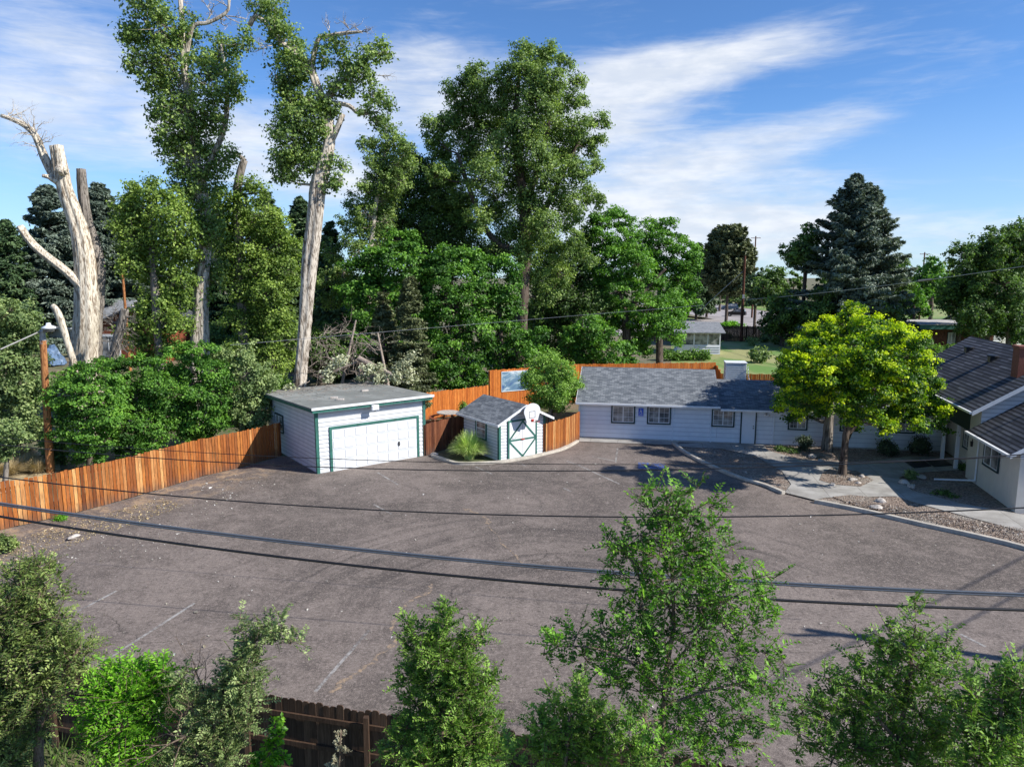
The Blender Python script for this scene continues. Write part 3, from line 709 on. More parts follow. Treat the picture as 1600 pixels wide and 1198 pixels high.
for s_ in [(100, 966, 182, 923), (148, 1042, 304, 942), (342, 1062, 372, 1033), (493, 1080, 577, 984), (47, 930, 62, 918), (808, 722, 822, 728), (743, 729, 770, 741), (885, 720, 905, 727), (905, 727, 968, 756),
           (590, 738, 622, 757), (584, 788, 612, 803), (965, 700, 962, 722), (925, 713, 960, 720), (540, 728, 575, 722), (880, 762, 892, 768), (1500, 990, 1540, 1010)]: stripe(*s_)
# blue accessible-bay emblem on the ground
mb = MB(); c0 = G(1018, 728)
u_ = Vector((.983, -.184, 0)); v_ = Vector((.184, .983, 0))
def gface(mb, pts, z): mb.face([tuple(c0 + u_ * x + v_ * y + Vector((0, 0, z))) for x, y in pts])
gface(mb, [(-.68, -.6), (.68, -.6), (.68, .6), (-.68, .6)], .006)
m, nt, b = newmat('worn_blue'); oc = nt.n('ShaderNodeTexCoord').outputs['Object']; n1 = nt.noise(oc, 4.5, 5, .8)
L(nt, nt.mix(nt.ss(n1, .42, .54), (.04, .12, .42), (.13, .115, .115)), b.inputs['Base Color']); b.inputs['Roughness'].default_value = .8
tag(mb.build('bay_emblem', m), kind='structure')
mb = MB()
gface(mb, [(-.12, -.05), (-.02, -.05), (-.02, .4), (-.12, .4)], .011); gface(mb, [(-.13, .45), (.0, .45), (.0, .6), (-.13, .6)], .011)
gface(mb, [(-.02, .0), (.28, .0), (.28, .09), (-.02, .09)], .011); gface(mb, [(.2, .0), (.28, .0), (.42, -.35), (.34, -.38)], .011)
for i in range(10):
    a0, a1 = R(80 + i * 23), R(80 + (i + 1) * 23)
    gface(mb, [(.02 + .34 * math.cos(a0), -.2 + .34 * math.sin(a0)), (.02 + .27 * math.cos(a0), -.2 + .27 * math.sin(a0)), (.02 + .27 * math.cos(a1), -.2 + .27 * math.sin(a1)), (.02 + .34 * math.cos(a1), -.2 + .34 * math.sin(a1))][::-1], .011)
tag(mb.build('bay_emblem_figure', M['worn']), kind='structure')
# sandy crack fills
m, nt, b = newmat('crack_sand'); n1 = nt.noise(nt.n('ShaderNodeTexCoord').outputs['Object'], 6, 5, .8)
L(nt, nt.mix(nt.ss(n1, .42, .6), (.13, .11, .10), (.33, .235, .15)), b.inputs['Base Color']); b.inputs['Roughness'].default_value = .95; M['crack'] = m
def crack(pp, w_):
    q = smooth_pts(pp, 5); mb = MB(); rr = random.Random(int(pp[0][0]))
    L_, R_ = [], []
    for i, p in enumerate(q):
        a = q[max(i - 1, 0)]; c_ = q[min(i + 1, len(q) - 1)]; d = Vector((c_[0] - a[0], c_[1] - a[1])).normalized(); n = Vector((-d.y, d.x))
        j = rr.uniform(-.06, .06); ww = w_ * rr.uniform(.25, 1.3) * .5; o_ = Vector(p) + n * j; L_.append(o_ + n * ww); R_.append(o_ - n * ww)
    for i in range(len(q) - 1): mb.face([(*R_[i], .007), (*R_[i + 1], .007), (*L_[i + 1], .007), (*L_[i], .007)])
    tag(mb.build('asphalt_crack', M['crack']), kind='structure')
crack([(518, 1082), (545, 1058), (575, 1040), (598, 1018), (622, 998)], .16)
crack([(612, 985), (622, 960), (640, 940), (668, 925), (676, 912)], .12)
crack([(725, 794), (745, 802), (762, 812), (760, 818)], .22); crack([(762, 818), (778, 838), (788, 852), (805, 868), (815, 880)], .07)

# lawn, back yard, street far behind
m, nt, b = newmat('lawn'); oc = nt.n('ShaderNodeTexCoord').outputs['Object']
n1 = nt.noise(nt.map(oc, scale=(1, .35, 1)), .18, 5, .6); n2 = nt.noise(oc, 3, 4, .7)
c = nt.mix(nt.ss(n1, .40, .58), (.14, .26, .045), (.36, .34, .14)); c = nt.mix(nt.m('MULTIPLY', n2, .5), c, (.05, .10, .02))
L(nt, c, b.inputs['Base Color']); b.inputs['Roughness'].default_value = .95; M['lawn'] = m
ground_poly('lawn', [(14, 62), (80, 57), (80, 105), (24, 107)], -.01, M['lawn'])
m, nt, b = newmat('street'); oc = nt.n('ShaderNodeTexCoord').outputs['Object']; n1 = nt.noise(oc, .3, 5, .65)
L(nt, nt.mix(nt.ss(n1, .35, .7), (.26, .235, .225), (.40, .36, .345)), b.inputs['Base Color']); b.inputs['Roughness'].default_value = .9; M['street'] = m
ground_poly('street', [(10, 118), (110, 112), (110, 152), (70, 158), (72, 260), (44, 262), (46, 162), (10, 166)], -.005, M['street'])
ground_poly('lawn', [(47, 163), (43, 163), (41, 262), (10, 290), (-30, 300), (-30, 168)], -.015, M['lawn'])
ground_poly('lawn', [(72, 166), (160, 160), (160, 270), (73, 270)], -.015, M['lawn'])

# ================================================================== FENCES
def fence(name, label, pts, h, mat, seed, bw=.14, dog=False, side=1, gap=.013, cap=False, hs=None, group=None, railmat=None, nrail=2, zj=.055, pale=0, postmat=None):
    """pts in the ground plane; side=+1: rails and posts to the left of the run"""
    rr = random.Random(seed); o3 = Vector((*pts[0], 0)); o = thing(name, label, 'fence', tuple(o3), 0, group)
    mb = MB(); posts = []; rails = []
    for k in range(len(pts) - 1):
        a, b_ = Vector((*pts[k], 0)), Vector((*pts[k + 1], 0)); ln = (b_ - a).length; d = (b_ - a) / ln; n = Vector((-d.y, d.x, 0)) * side
        h0, h1 = (hs[k], hs[k + 1]) if hs else (h, h)
        m_ = max(1, round(ln / bw)); w_ = ln / m_
        for i in range(m_):
            hh = h0 + (h1 - h0) * (i + .5) / m_ + rr.uniform(-zj, zj) * .6
            p = a + d * (w_ * i + gap / 2) - n * rr.uniform(0, .014) - o3
            ww = w_ - gap; t = rr.random() if rr.random() > pale else 1.0; th = -n * .018; z0 = rr.uniform(.0, .04)
            if dog:
                e = ww * .22
                prof = [(0, z0), (ww, z0), (ww, hh - e), (ww - e, hh), (e, hh), (0, hh - e)]
            else: prof = [(0, z0), (ww, z0), (ww, hh), (0, hh)]
            A = [p + d * x + Vector((0, 0, z)) for x, z in prof]; B = [q + th for q in A]
            if side > 0: mb.face(A, t) ; mb.face(B[::-1], t)
            else: mb.face(A, t); mb.face(B[::-1], t)
            for j in range(len(A)): mb.face([A[j], B[j], B[(j + 1) % len(A)], A[(j + 1) % len(A)]], t)
        for q in range(nrail):
            zf = .22 + (.62 / max(1, nrail - 1)) * q if nrail > 1 else .5
            rails.append((a + n * .03 - o3 + Vector((0, 0, h0 * zf)), b_ + n * .03 - o3 + Vector((0, 0, h1 * zf))))
        np_ = max(1, round(ln / 2.4))
        for i in range(np_ + (1 if k == len(pts) - 2 else 0)): posts.append((a + d * ln * i / np_ + n * .095 - o3, h0 + (h1 - h0) * i / np_))
    me = mb.build('boards', mat, o)
    for a, b_ in rails:
        r_ = MB(); r_.bar(a, b_, .04, .09, .5); r_.build('rail', railmat or mat, o)
    for p, hh in posts:
        r_ = MB(); r_.box(p.x - .045, p.x + .045, p.y - .045, p.y + .045, 0, hh - .05, .35); r_.build('post', postmat or mat, o)
    return o
fl = fence('wooden_fence', 'tall weathered orange cedar fence curving along the left edge of the parking lot', FL, 1.85, M['cedar'], 3, side=1, pale=.06, gap=.022, bw=.15)
q0 = G(255, 761); dl = Vector((FL[4][0] - FL[3][0], FL[4][1] - FL[3][1], 0)).normalized(); nl_ = Vector((dl.y, -dl.x, 0))
def gate_on_fence(px, py):
    p = G(px, py) - Vector((*FL[0], 0))
    for z_ in (.45, .95, 1.45):
        mb = MB(); a = p + nl_ * .03 + Vector((0, 0, z_)); mb.bar(a - dl * .16, a + dl * .16, .012, .04); mb.cyl(a - Vector((0, 0, .05)), a + Vector((0, 0, .06)), .014, k=6); mb.build('gate_hinge', M['dark_metal'], fl)
gate_on_fence(186, 782); gate_on_fence(121, 800)
# near fence, seen from its shaded back
d_near = Vector((6.3, -1.5, 0)).normalized(); f0 = P(395, 1085, 12.4); f0 = Vector((f0.x, f0.y, 0))
NF = [tuple((f0 + d_near * t)[:2]) for t in (-9.0, -4.6, -.1, 4.8, 9.7, 14.5)]
fence('wooden_fence', 'dark weathered dog-eared fence with rails and posts along the bottom of the photo', NF, 1.82, M['fence_grey'], 9, dog=True, side=-1, gap=.004, nrail=3)
fence('wooden_fence', 'short dark brown fence between the garage and the shed', gp((665, 712), (697, 702), (732, 690)), 1.75, M['fence_brown'], 12, side=1)
fence('wooden_fence', 'orange cedar fence curving from the shed to the low house', gp((852, 709), (866, 705), (888, 697), (905, 687)), 1.72, M['cedar'], 14, side=1, gap=.02)
BF0 = P(655, 616, 47.0); BF1 = P(763, 603, 50.6)
fence('wooden_fence', 'bright orange fence behind the round patio table', [(BF0.x, BF0.y), (BF1.x, BF1.y)], 1.85, M['cedar_red'], 15, side=1)
TF = [(BF1.x + .1, BF1.y), (P(905, 570, 54).x, 54.2), (P(1120, 565, 55).x, 55.3)]
fence('wooden_fence', 'tall orange privacy fence behind the low house roof with a blue picture on it', TF, 2.95, M['cedar_red'], 16, side=1, bw=.15)
TF2 = [(P(1121, 565, 55).x, 55.3), (P(1128, 565, 50.5).x, 50.6), (P(1470, 553, 47).x, 47.4)]
fence('wooden_fence', 'brown and orange privacy fence behind the yellow-green trees', TF2, 2.75, M['cedar_red'], 17, side=1, bw=.15)
fence('wooden_fence', 'dark brown fence at the far end of the green lawn', [(20, 107), (45, 105.5), (72, 104)], 2.3, M['fence_grey'], 18, side=1, bw=.2, zj=.12)

# blue and white picture on the tall fence
m, nt, b = newmat('banner_print'); oc = nt.n('ShaderNodeTexCoord').outputs['Object']; n1 = nt.noise(oc, .9, 5, .6, .8)
r = nt.n('ShaderNodeValToRGB', {0: n1}); cr = r.color_ramp; cr.elements[0].position = .38; cr.elements[0].color = (.03, .08, .22, 1); cr.elements[1].position = .62; cr.elements[1].color = (.55, .62, .66, 1)
e = cr.elements.new(.5); e.color = (.12, .22, .30, 1); L(nt, r.outputs[0], b.inputs['Base Color']); b.inputs['Roughness'].default_value = .6; M['banner'] = m
dT = Vector((TF[1][0] - TF[0][0], TF[1][1] - TF[0][1], 0)).normalized(); nT = Vector((dT.y, -dT.x, 0))
a = Vector((*TF[0], 0)) + dT * .95; t = thing('banner', 'blue and pale printed banner fixed on the tall orange fence', 'banner', tuple(a + nT * .05), math.atan2(dT.y, dT.x))
mb = MB(); mb.box(0, 2.3, -.015, .0, 1.35, 2.75); mb.build('print', M['banner'], t, bevel=.004)
mb = MB()
for x0, x1, z0, z1 in ((-.03, 2.33, 2.75, 2.79), (-.03, 2.33, 1.31, 1.35), (-.03, 0, 1.35, 2.75), (2.3, 2.33, 1.35, 2.75)): mb.box(x0, x1, -.03, 0, z0, z1)
mb.build('frame', M['white_trim'], t)

# ================================================================== BUILDINGS
def siding(mb, p0, d, n, length, z0, z1, lap=.2, span=None, out=.022, holes=()):
    """clapboards on the wall line p0 + d*s facing n; span(z)->(s0,s1)"""
    p0, d, n = Vector((*p0, 0)), Vector((*d, 0)), Vector((*n, 0)); z = z0
    def q(s, z, o): v = p0 + d * s + n * o; return (v.x, v.y, z)
    flip = d.cross(Vector((0, 0, 1))).dot(n) < 0
    while z < z1 - 1e-4:
        zt = min(z + lap, z1); a0, a1 = span(z) if span else (0, length); b0, b1 = span(zt) if span else (0, length)
        if a1 - a0 > .02:
            e_ = min(.03, (zt - z) * .3); k_ = e_ / (zt - z); m0, m1 = a0 + (b0 - a0) * k_, a1 + (b1 - a1) * k_; om = out + (.004 - out) * k_
            f = [q(a0, z, out), q(a1, z, out), q(m1, z + e_, om), q(m0, z + e_, om)]; h_ = [q(m0, z + e_, om), q(m1, z + e_, om), q(b1, zt, .004), q(b0, zt, .004)]; g = [q(a0, z, .004), q(a1, z, .004), q(a1, z, out), q(a0, z, out)]
            if flip: f = f[::-1]; g = g[::-1]; h_ = h_[::-1]
            mb.face(f, 0.0); mb.face(h_, 1.0); mb.face(g, 0.0)  # darker strip at each board's foot paints in the lap's shadow line
        z = zt
def window(parent, O, d, n, s0, s1, z0, z1, trim, bars=(2, 3), slide=True, tw=.085):
    """O: wall line origin, in the thing's frame; frame proud of the wall, sash and pane inside it"""
    O, d, n = Vector((*O, 0)), Vector((*d, 0)).normalized(), Vector((*n, 0)).normalized(); Z = Vector((0, 0, 1))
    def bx(mb, a, b_, c, e, o0, o1): mb.obox(O + d * a + n * o0 + Z * c, d * (b_ - a), n * (o1 - o0), Z * (e - c))
    mb = MB(); bx(mb, s0 - tw, s1 + tw, z1, z1 + tw, .0, .055); bx(mb, s0 - tw, s1 + tw, z0 - tw, z0, .0, .065)
    bx(mb, s0 - tw, s0, z0, z1, .0, .05); bx(mb, s1, s1 + tw, z0, z1, .0, .05)
    fr = mb.build('window', trim, parent)
    mb = MB(); bx(mb, s0, s1, z0, z1, .004, .026); mb.build('pane', M['glass'], fr)
    mb = MB(); w_ = .035; sm = (s0 + s1) / 2
    bx(mb, s0, s0 + w_, z0, z1, .026, .042); bx(mb, s1 - w_, s1, z0, z1, .026, .042); bx(mb, s0 + w_, s1 - w_, z0, z0 + w_, .026, .042); bx(mb, s0 + w_, s1 - w_, z1 - w_, z1, .026, .042)
    if slide: bx(mb, sm - .025, sm + .025, z0 + w_, z1 - w_, .026, .044)
    else: bx(mb, s0 + w_, s1 - w_, (z0 + z1) / 2 - .02, (z0 + z1) / 2 + .02, .026, .044)
    hw = .006
    for hf in (0, 1):
        a, b_ = (s0 + w_, sm - .025) if hf == 0 else (sm + .025, s1 - w_)
        for i in range(1, bars[0]):
            x = a + (b_ - a) * i / bars[0]; bx(mb, x - hw, x + hw, z0 + w_, z1 - w_, .026, .032)
    for j in range(1, bars[1]):
        zz = z0 + (z1 - z0) * j / bars[1]; bx(mb, s0 + w_, s1 - w_, zz - hw, zz + hw, .026, .033)
    mb.build('sash', M['white_trim'], fr)
    return fr
def frame_of(o, rz):
    c_, s_ = math.cos(rz), math.sin(rz)
    def loc(p):
        x, y = p[0] - o[0], p[1] - o[1]; return Vector((x * c_ + y * s_, -x * s_ + y * c_, p[2]))
    return loc

# ---- garage
O = G(497, 740); rzg = math.atan2(.60, .80)
loc = frame_of(O, rzg); W_, D_, Hg = 6.05, 7.2, 3.1
gar = thing('garage', 'white detached two-car garage with green trim and a flat grey roof', 'garage', (O.x, O.y, 0), rzg)
mb = MB(); mb.box(.03, W_ - .03, .03, D_ - .03, 0, Hg); mb.build('wall', M['white_paint'], gar)
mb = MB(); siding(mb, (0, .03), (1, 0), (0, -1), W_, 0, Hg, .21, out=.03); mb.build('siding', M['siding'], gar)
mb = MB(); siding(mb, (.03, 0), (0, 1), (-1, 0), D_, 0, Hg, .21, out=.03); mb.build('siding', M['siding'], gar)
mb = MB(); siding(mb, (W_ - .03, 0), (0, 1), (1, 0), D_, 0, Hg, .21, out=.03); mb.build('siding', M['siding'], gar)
for x0, x1 in ((-.02, .11), (W_ - .11, W_ + .02)):
    mb = MB(); mb.box(x0, x1, -.03, .0, 0, Hg); mb.build('corner_board', M['trim_green'], gar)
mb = MB(); mb.box(-.045, -.02, -.03, .1, 0, Hg); mb.build('corner_board', M['trim_green'], gar)
mb = MB(); mb.box(W_ + .02, W_ + .045, -.03, .1, 0, Hg); mb.build('corner_board', M['trim_green'], gar)
dx0, dx1, dz = .78, 5.55, 2.13
mb = MB(); mb.box(dx0 - .13, dx0, -.05, .0, 0, dz + .13); mb.box(dx1, dx1 + .13, -.05, .0, 0, dz + .13); mb.box(dx0, dx1, -.049, .0, dz, dz + .13)
mb.build('door_trim', M['trim_green'], gar)
mb = MB(); mb.box(dx0, dx1, -.022, .0, .0, dz)
for r_ in range(4):
    for c_ in range(8):
        pw = (dx1 - dx0) / 8; ph = dz / 4; x = dx0 + pw * c_; z = ph * r_
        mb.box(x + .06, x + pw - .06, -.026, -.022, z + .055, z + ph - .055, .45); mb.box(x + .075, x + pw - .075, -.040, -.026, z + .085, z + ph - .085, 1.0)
    if r_: mb.box(dx0, dx1, -.0235, -.022, ph * r_ - .014, ph * r_ + .014, .3)
for i in range(6): mb.t[i] = 1.0
gd = mb.build('garage_door', M['siding'], gar)
mb = MB(); mb.box(4.42, 4.5, -.07, -.036, .78, 1.0); mb.cyl((4.38, -.06, .89), (4.54, -.06, .89), .015, k=8); mb.build('handle', M['dark_metal'], gd)
m, nt, b = newmat('roll_roofing'); oc = nt.n('ShaderNodeTexCoord').outputs['Object']; n1 = nt.noise(oc, .5, 6, .65); n2 = nt.noise(oc, 18, 3, .7)
c = nt.mix(nt.ss(n1, .38, .62), (.19, .195, .178), (.29, .295, .272)); c = nt.mix(nt.m('MULTIPLY', nt.ss(n2, .45, .7), .4), c, (.11, .12, .12))
seam = nt.ss(nt.m('ABSOLUTE', nt.m('SUBTRACT', nt.m('FRACT', nt.n('ShaderNodeSeparateXYZ', {0: oc}).outputs[1]), .5)), .47, .5)
c = nt.mix(nt.m('MULTIPLY', seam, .5), c, (.09, .10, .10))
L(nt, c, b.inputs['Base Color']); b.inputs['Roughness'].default_value = .9; bump(nt, b, n2, .4, .01); M['roll_roof'] = m
zf, zb = 3.36, 3.16
mb = MB(); mb.slab([(-.35, -.42, zf), (W_ + .35, -.42, zf), (W_ + .35, D_ + .3, zb), (-.35, D_ + .3, zb)], .07); rf = mb.build('roof', M['roll_roof'], gar)
mb = MB(); mb.box(-.36, W_ + .36, -.45, -.42, zf - .11, zf + .01); mb.build('drip_edge', M['white_trim'], rf)
mb = MB(); mb.box(-.3, W_ + .3, -.38, -.34, zf - .26, zf - .07); mb.build('fascia', M['trim_green'], rf)
for x in (-.33, W_ + .29):
    mb = MB(); mb.slab([(x, -.34, zf - .07), (x + .04, -.34, zf - .07), (x + .04, D_ + .28, zb - .07), (x, D_ + .28, zb - .07)], .15); mb.build('fascia', M['trim_green'], rf)
mb = MB(); mb.box(-.29, W_ + .29, -.34, .0, zf - .16, zf - .13); mb.build('soffit', M['white_paint'], rf)
window(gar, (0, 0), (0, 1), (-1, 0), 4.75, 5.85, 1.25, 2.1, M['trim_dark'], bars=(1, 2), slide=True)
fx = thing('floodlight', 'white square floodlight under the front eave of the garage', 'floodlight', tuple(O + Vector((math.cos(rzg) * 2.93 + math.sin(rzg) * .42, math.sin(rzg) * 2.93 - math.cos(rzg) * .42, 2.86))), rzg)
mb = MB(); mb.box(-.2, .2, -.12, .02, .06, .33); mb.build('housing', M['white_trim'], fx, bevel=.02)
mb = MB(); mb.box(-.16, .16, -.14, -.12, .09, .3); mb.build('lens', M['lamp_glass'], fx)
mb = MB(); mb.box(-.05, .05, .02, .1, .15, .42); mb.cyl((.0, -.04, .0), (0, -.04, .06), .03); mb.build('bracket', M['dark_metal'], fx)

# ---- shed
O = G(780, 721); rzs = math.atan2(.58, .815); loc = frame_of(O, rzs); W_, D_, Hs = 3.0, 3.5, 2.15; hr = .72
shd = thing('shed', 'small white shed with green cross-braced door and gabled shingle roof', 'shed', (O.x, O.y, 0), rzs)
mb = MB(); mb.box(.02, W_ - .02, .02, D_ - .02, 0, Hs)
mb.face([(.02, .02, Hs), (W_ - .02, .02, Hs), (W_ / 2, .02, Hs + hr)]); mb.face([(W_ - .02, D_ - .02, Hs), (.02, D_ - .02, Hs), (W_ / 2, D_ - .02, Hs + hr)]); mb.build('wall', M['white_paint'], shd)
def gsp(z):
    if z <= Hs: return (0, W_)
    k = (z - Hs) / hr * W_ / 2; return (k, W_ - k)
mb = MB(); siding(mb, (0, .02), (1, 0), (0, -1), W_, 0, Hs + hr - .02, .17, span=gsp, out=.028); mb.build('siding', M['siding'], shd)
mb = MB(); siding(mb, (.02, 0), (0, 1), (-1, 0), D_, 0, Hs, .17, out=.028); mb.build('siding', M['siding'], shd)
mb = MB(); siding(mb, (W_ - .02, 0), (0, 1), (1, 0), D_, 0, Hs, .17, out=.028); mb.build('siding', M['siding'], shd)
for x0, x1, y0, y1 in ((-.03, .09, -.04, -.008), (W_ - .09, W_ + .03, -.04, -.008), (-.04, -.008, -.008, .1), (W_ + .008, W_ + .04, -.008, .1)):
    mb = MB(); mb.box(x0, x1, y0, y1, 0, Hs + .02); mb.build('corner_board', M['trim_green'], shd)
a0, a1, dt = .62, 2.35, 2.02
mb = MB(); mb.box(a0, a1, -.05, .0, .05, dt); dr = mb.build('door', M['white_paint'], shd)
mb = MB(); tw = .09
mb.box(a0 - tw, a0, -.07, .0, .02, dt + tw); mb.box(a1, a1 + tw, -.07, .0, .02, dt + tw); mb.box(a0, a1, -.07, .0, dt, dt + tw); mb.box(a0, a1, -.068, .0, .02, .07)
mb.build('door_trim', M['trim_green'], shd)
mb = MB(); zc = .98; am = (a0 + a1) / 2
mb.box(a0, a1, -.068, -.05, zc, zc + .09)
for sx_ in (a0, a1):
    mb.bar((sx_, -.062, zc + .09), (am, -.062, dt - .02), .02, .09); mb.bar((sx_, -.0615, zc), (am, -.0615, .1), .02, .09)
mb.build('brace', M['trim_green'], dr)
mb = MB(); mb.box(am - .12, am + .12, -.085, -.068, zc + .02, zc + .07); mb.cyl((am - .1, -.1, zc + .04), (am + .1, -.1, zc + .04), .018, k=8); mb.build('latch', M['plastic_red'], dr)
mb = MB(); mb.box(am - .008, am + .008, -.0505, -.049, .08, dt); mb.build('gap', M['dark_metal'], dr)
mb = MB(); ov = .35; ro = .38; sl_ = hr / (W_ / 2); za = Hs + hr + .07; ze = Hs + .07 - sl_ * ov
mb.slab([(-ov, -ro, ze), (W_ / 2, -ro, za), (W_ / 2, D_ + .25, za), (-ov, D_ + .25, ze)], .05); mb.slab([(W_ / 2, -ro, za), (W_ + ov, -ro, ze), (W_ + ov, D_ + .25, ze), (W_ / 2, D_ + .25, za)], .05)
rf = mb.build('roof', M['shingle'], shd)
mb = MB()
for x0, x1 in ((-ov, W_ / 2), (W_ + ov, W_ / 2)): mb.slab([(x0, -ro - .03, ze + .0), (x1, -ro - .03, za + .0), (x1, -ro, za + .0), (x0, -ro, ze + .0)], .13)
mb.build('rake_board', M['white_trim'], rf)
for x0, x1 in ((-ov - .02, -ov), (W_ + ov, W_ + ov + .02)):
    mb = MB(); mb.box(x0, x1, -ro, D_ + .25, ze - .1, ze + .01); mb.build('drip_edge', M['white_trim'], rf)
window(shd, (0, 0), (0, 1), (-1, 0), 1.25, 2.15, .98, 1.98, M['trim_green'], bars=(1, 4), slide=False, tw=.09)
# basketball backboard on the shed's gable
ex = Vector((math.cos(rzs), math.sin(rzs), 0)); ey = Vector((-ex.y, ex.x, 0))
bo = O + ex * 1.68 - ey * .62 + Vector((0, 0, 2.0))
hoop = thing('basketball_hoop', 'fan-shaped white backboard with rim on the gable of the shed', 'basketball hoop', tuple(bo), rzs)
mb = MB(); pr = []
for i in range(25):
    t_ = R(-25 + i * 230 / 24); pr.append((.53 * math.cos(t_), .60 + .42 * math.sin(t_)))
pr += [(-.36, .07), (.36, .07)]
pr = [(x, z) for x, z in pr]; n_ = len(pr)
A = [(x, -.02, z) for x, z in pr]; B = [(x, .02, z) for x, z in pr]
mb.face(A); mb.face(B[::-1])
for i in range(n_): mb.face([A[i], B[i], B[(i + 1) % n_], A[(i + 1) % n_]])
bb = mb.build('backboard', M['sign_white'], hoop)
mb = MB()
for x0, x1, z0, z1 in ((-.2, .2, .58, .61), (-.2, .2, .24, .27), (-.2, -.17, .27, .58), (.17, .2, .27, .58)): mb.box(x0, x1, -.026, -.02, z0, z1)
mb.build('target_square', M['steel'], bb)
mb = MB()
for i in range(20):
    a_, b_ = 2 * math.pi * i / 20, 2 * math.pi * (i + 1) / 20; mb.cyl((.22 * math.cos(a_), -.32 + .22 * math.sin(a_), .12), (.22 * math.cos(b_), -.32 + .22 * math.sin(b_), .12), .011, k=6, cap=False)
mb.bar((0, -.02, .12), (0, -.11, .12), .14, .02); mb.box(-.07, .07, -.06, -.021, .03, .18); mb.build('rim', M['plastic_red'], hoop)
mb = MB()
for s_ in (-.2, .2): mb.bar((s_, .02, .25), (s_, .26, .62), .03, .03); mb.bar((s_, .02, .6), (s_, .26, .86), .03, .03)
mb.build('bracket', M['dark_metal'], hoop)

# ---- low white house
A0 = G(905, 684); dirh = Vector((.983, -.184, 0)).normalized(); rzh = math.atan2(dirh.y, dirh.x); loc = frame_of(A0, rzh); nh = Vector((dirh.y, -dirh.x, 0))
hou = thing('low_house', 'long low white clapboard building with grey shingle roof behind the parking lot', 'house', (A0.x, A0.y, 0), rzh)
def wl(px, py): return loc(hit(px, py, A0, nh))
XL, XR = 7.95, 19.9; He = 2.16
mb = MB(); mb.box(.02, XL, .02, 7.2, 0, He + .1); mb.face([(.02, .02, He + .1), (.02, 3.6, 3.72), (.02, 7.2, He + .1)]); mb.face([(XL, .02, He), (XL, 7.2, He), (XL, 3.6, 3.72)]); mb.build('wall', M['house_paint'], hou)
mb = MB(); mb.box(XL + .01, XR, .03, 5.8, 0, He - .02); mb.build('wall', M['house_paint'], hou)
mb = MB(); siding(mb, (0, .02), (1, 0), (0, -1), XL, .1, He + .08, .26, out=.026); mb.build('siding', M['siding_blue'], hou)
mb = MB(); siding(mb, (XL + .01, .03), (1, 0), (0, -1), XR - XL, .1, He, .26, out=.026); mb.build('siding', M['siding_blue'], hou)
mb = MB(); mb.box(0, XR, -.02, .02, 0, .1); mb.build('footing', M['concrete'], hou)
def gsp2(z):
    k = max(0, (z - He - .1) / 1.55 * 3.6); return (k, 7.2 - k)
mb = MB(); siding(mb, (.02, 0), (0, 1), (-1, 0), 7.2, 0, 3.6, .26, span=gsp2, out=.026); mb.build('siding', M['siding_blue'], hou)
for px in (1051, 1111, 1209):
    x = wl(px, 660).x; mb = MB(); mb.box(x - .035, x + .035, -.035, .0, .08, He - .03); mb.build('batten', M['house_paint'], hou)
ov = .42; sl_ = (3.88 - 2.25) / 4.02
mb = MB(); mb.slab([(-.18, -ov, 2.25), (XL + .12, -ov, 2.25), (XL + .12, 3.6, 3.88), (-.18, 3.6, 3.88)], .08); mb.slab([(-.18, 3.6, 3.88), (XL + .12, 3.6, 3.88), (XL + .12, 7.6, 2.25), (-.18, 7.6, 2.25)], .08)
r1 = mb.build('roof', M['shingle'], hou)
mb = MB(); mb.slab([(XL - .02, -ov, 2.13), (XR + .3, -ov, 2.13), (XR + .3, 2.9, 3.38), (XL - .02, 2.9, 3.38)], .08); mb.slab([(XL - .02, 2.9, 3.38), (XR + .3, 2.9, 3.38), (XR + .3, 6.2, 2.13), (XL - .02, 6.2, 2.13)], .08)
r2 = mb.build('roof', M['shingle'], hou)
for x0, x1, z, p_ in ((-.18, XL + .12, 2.25, r1), (XL + .14, XR - .1, 2.13, r2)):
    mb = MB(); mb.box(x0, x1, -ov - .1, -ov - .005, z - .1, z + .0); mb.build('gutter', M['white_trim'], p_)
    mb = MB(); mb.box(x0, x1, -ov + .01, -.03, z - .14, z - .11); mb.build('soffit', M['white_trim'], p_)
mb = MB()
for y0, y1, z0, z1 in ((-ov, 3.6, 2.25, 3.88), (7.6, 3.6, 2.25, 3.88)): mb.slab([(-.21, y0, z0), (-.185, y0, z0), (-.185, y1, z1), (-.21, y1, z1)], .14)
mb.build('rake_board', M['white_trim'], r1)
mb = MB(); mb.cyl((.02, -.5, 2.15), (-.02, -.12, 1.9), .04, k=8); mb.cyl((-.02, -.1, 1.9), (-.02, -.1, .1), .04, k=8); mb.cyl((-.02, -.1, .12), (-.02, -.35, .05), .04, k=8); mb.build('downspout', M['white_trim'], hou)
for (xa, xb, ya, yb) in ((957, 990.5, 635, 658.5), (1013, 1046.5, 636.5, 660), (1113.5, 1146, 641, 664)):
    p, q = wl(xa, yb), wl(xb, ya); window(hou, (0, -.0), (1, 0), (0, -1), p.x, q.x, p.z, q.z, M['trim_dark'])
for (xa, xb, ya, yb) in ((1233, 1260, 650, 669), (1314, 1340, 652, 671), (1402, 1428, 655, 674)):
    p, q = wl(xa, yb), wl(xb, ya); window(hou, (0, -.0), (1, 0), (0, -1), p.x, q.x, p.z, max(q.z, p.z + .7), M['trim_dark'])
p, q = wl(1157.5, 690), wl(1181, 640)
mb = MB(); mb.box(p.x, q.x, -.04, .0, .1, q.z); dr = mb.build('door', M['house_paint'], hou, bevel=.004)
mb = MB(); mb.box(p.x - .07, p.x, -.055, 0, .08, q.z + .07); mb.box(q.x, q.x + .07, -.055, 0, .08, q.z + .07); mb.box(p.x, q.x, -.055, 0, q.z, q.z + .07); mb.build('door_trim', M['trim_dark'], hou)
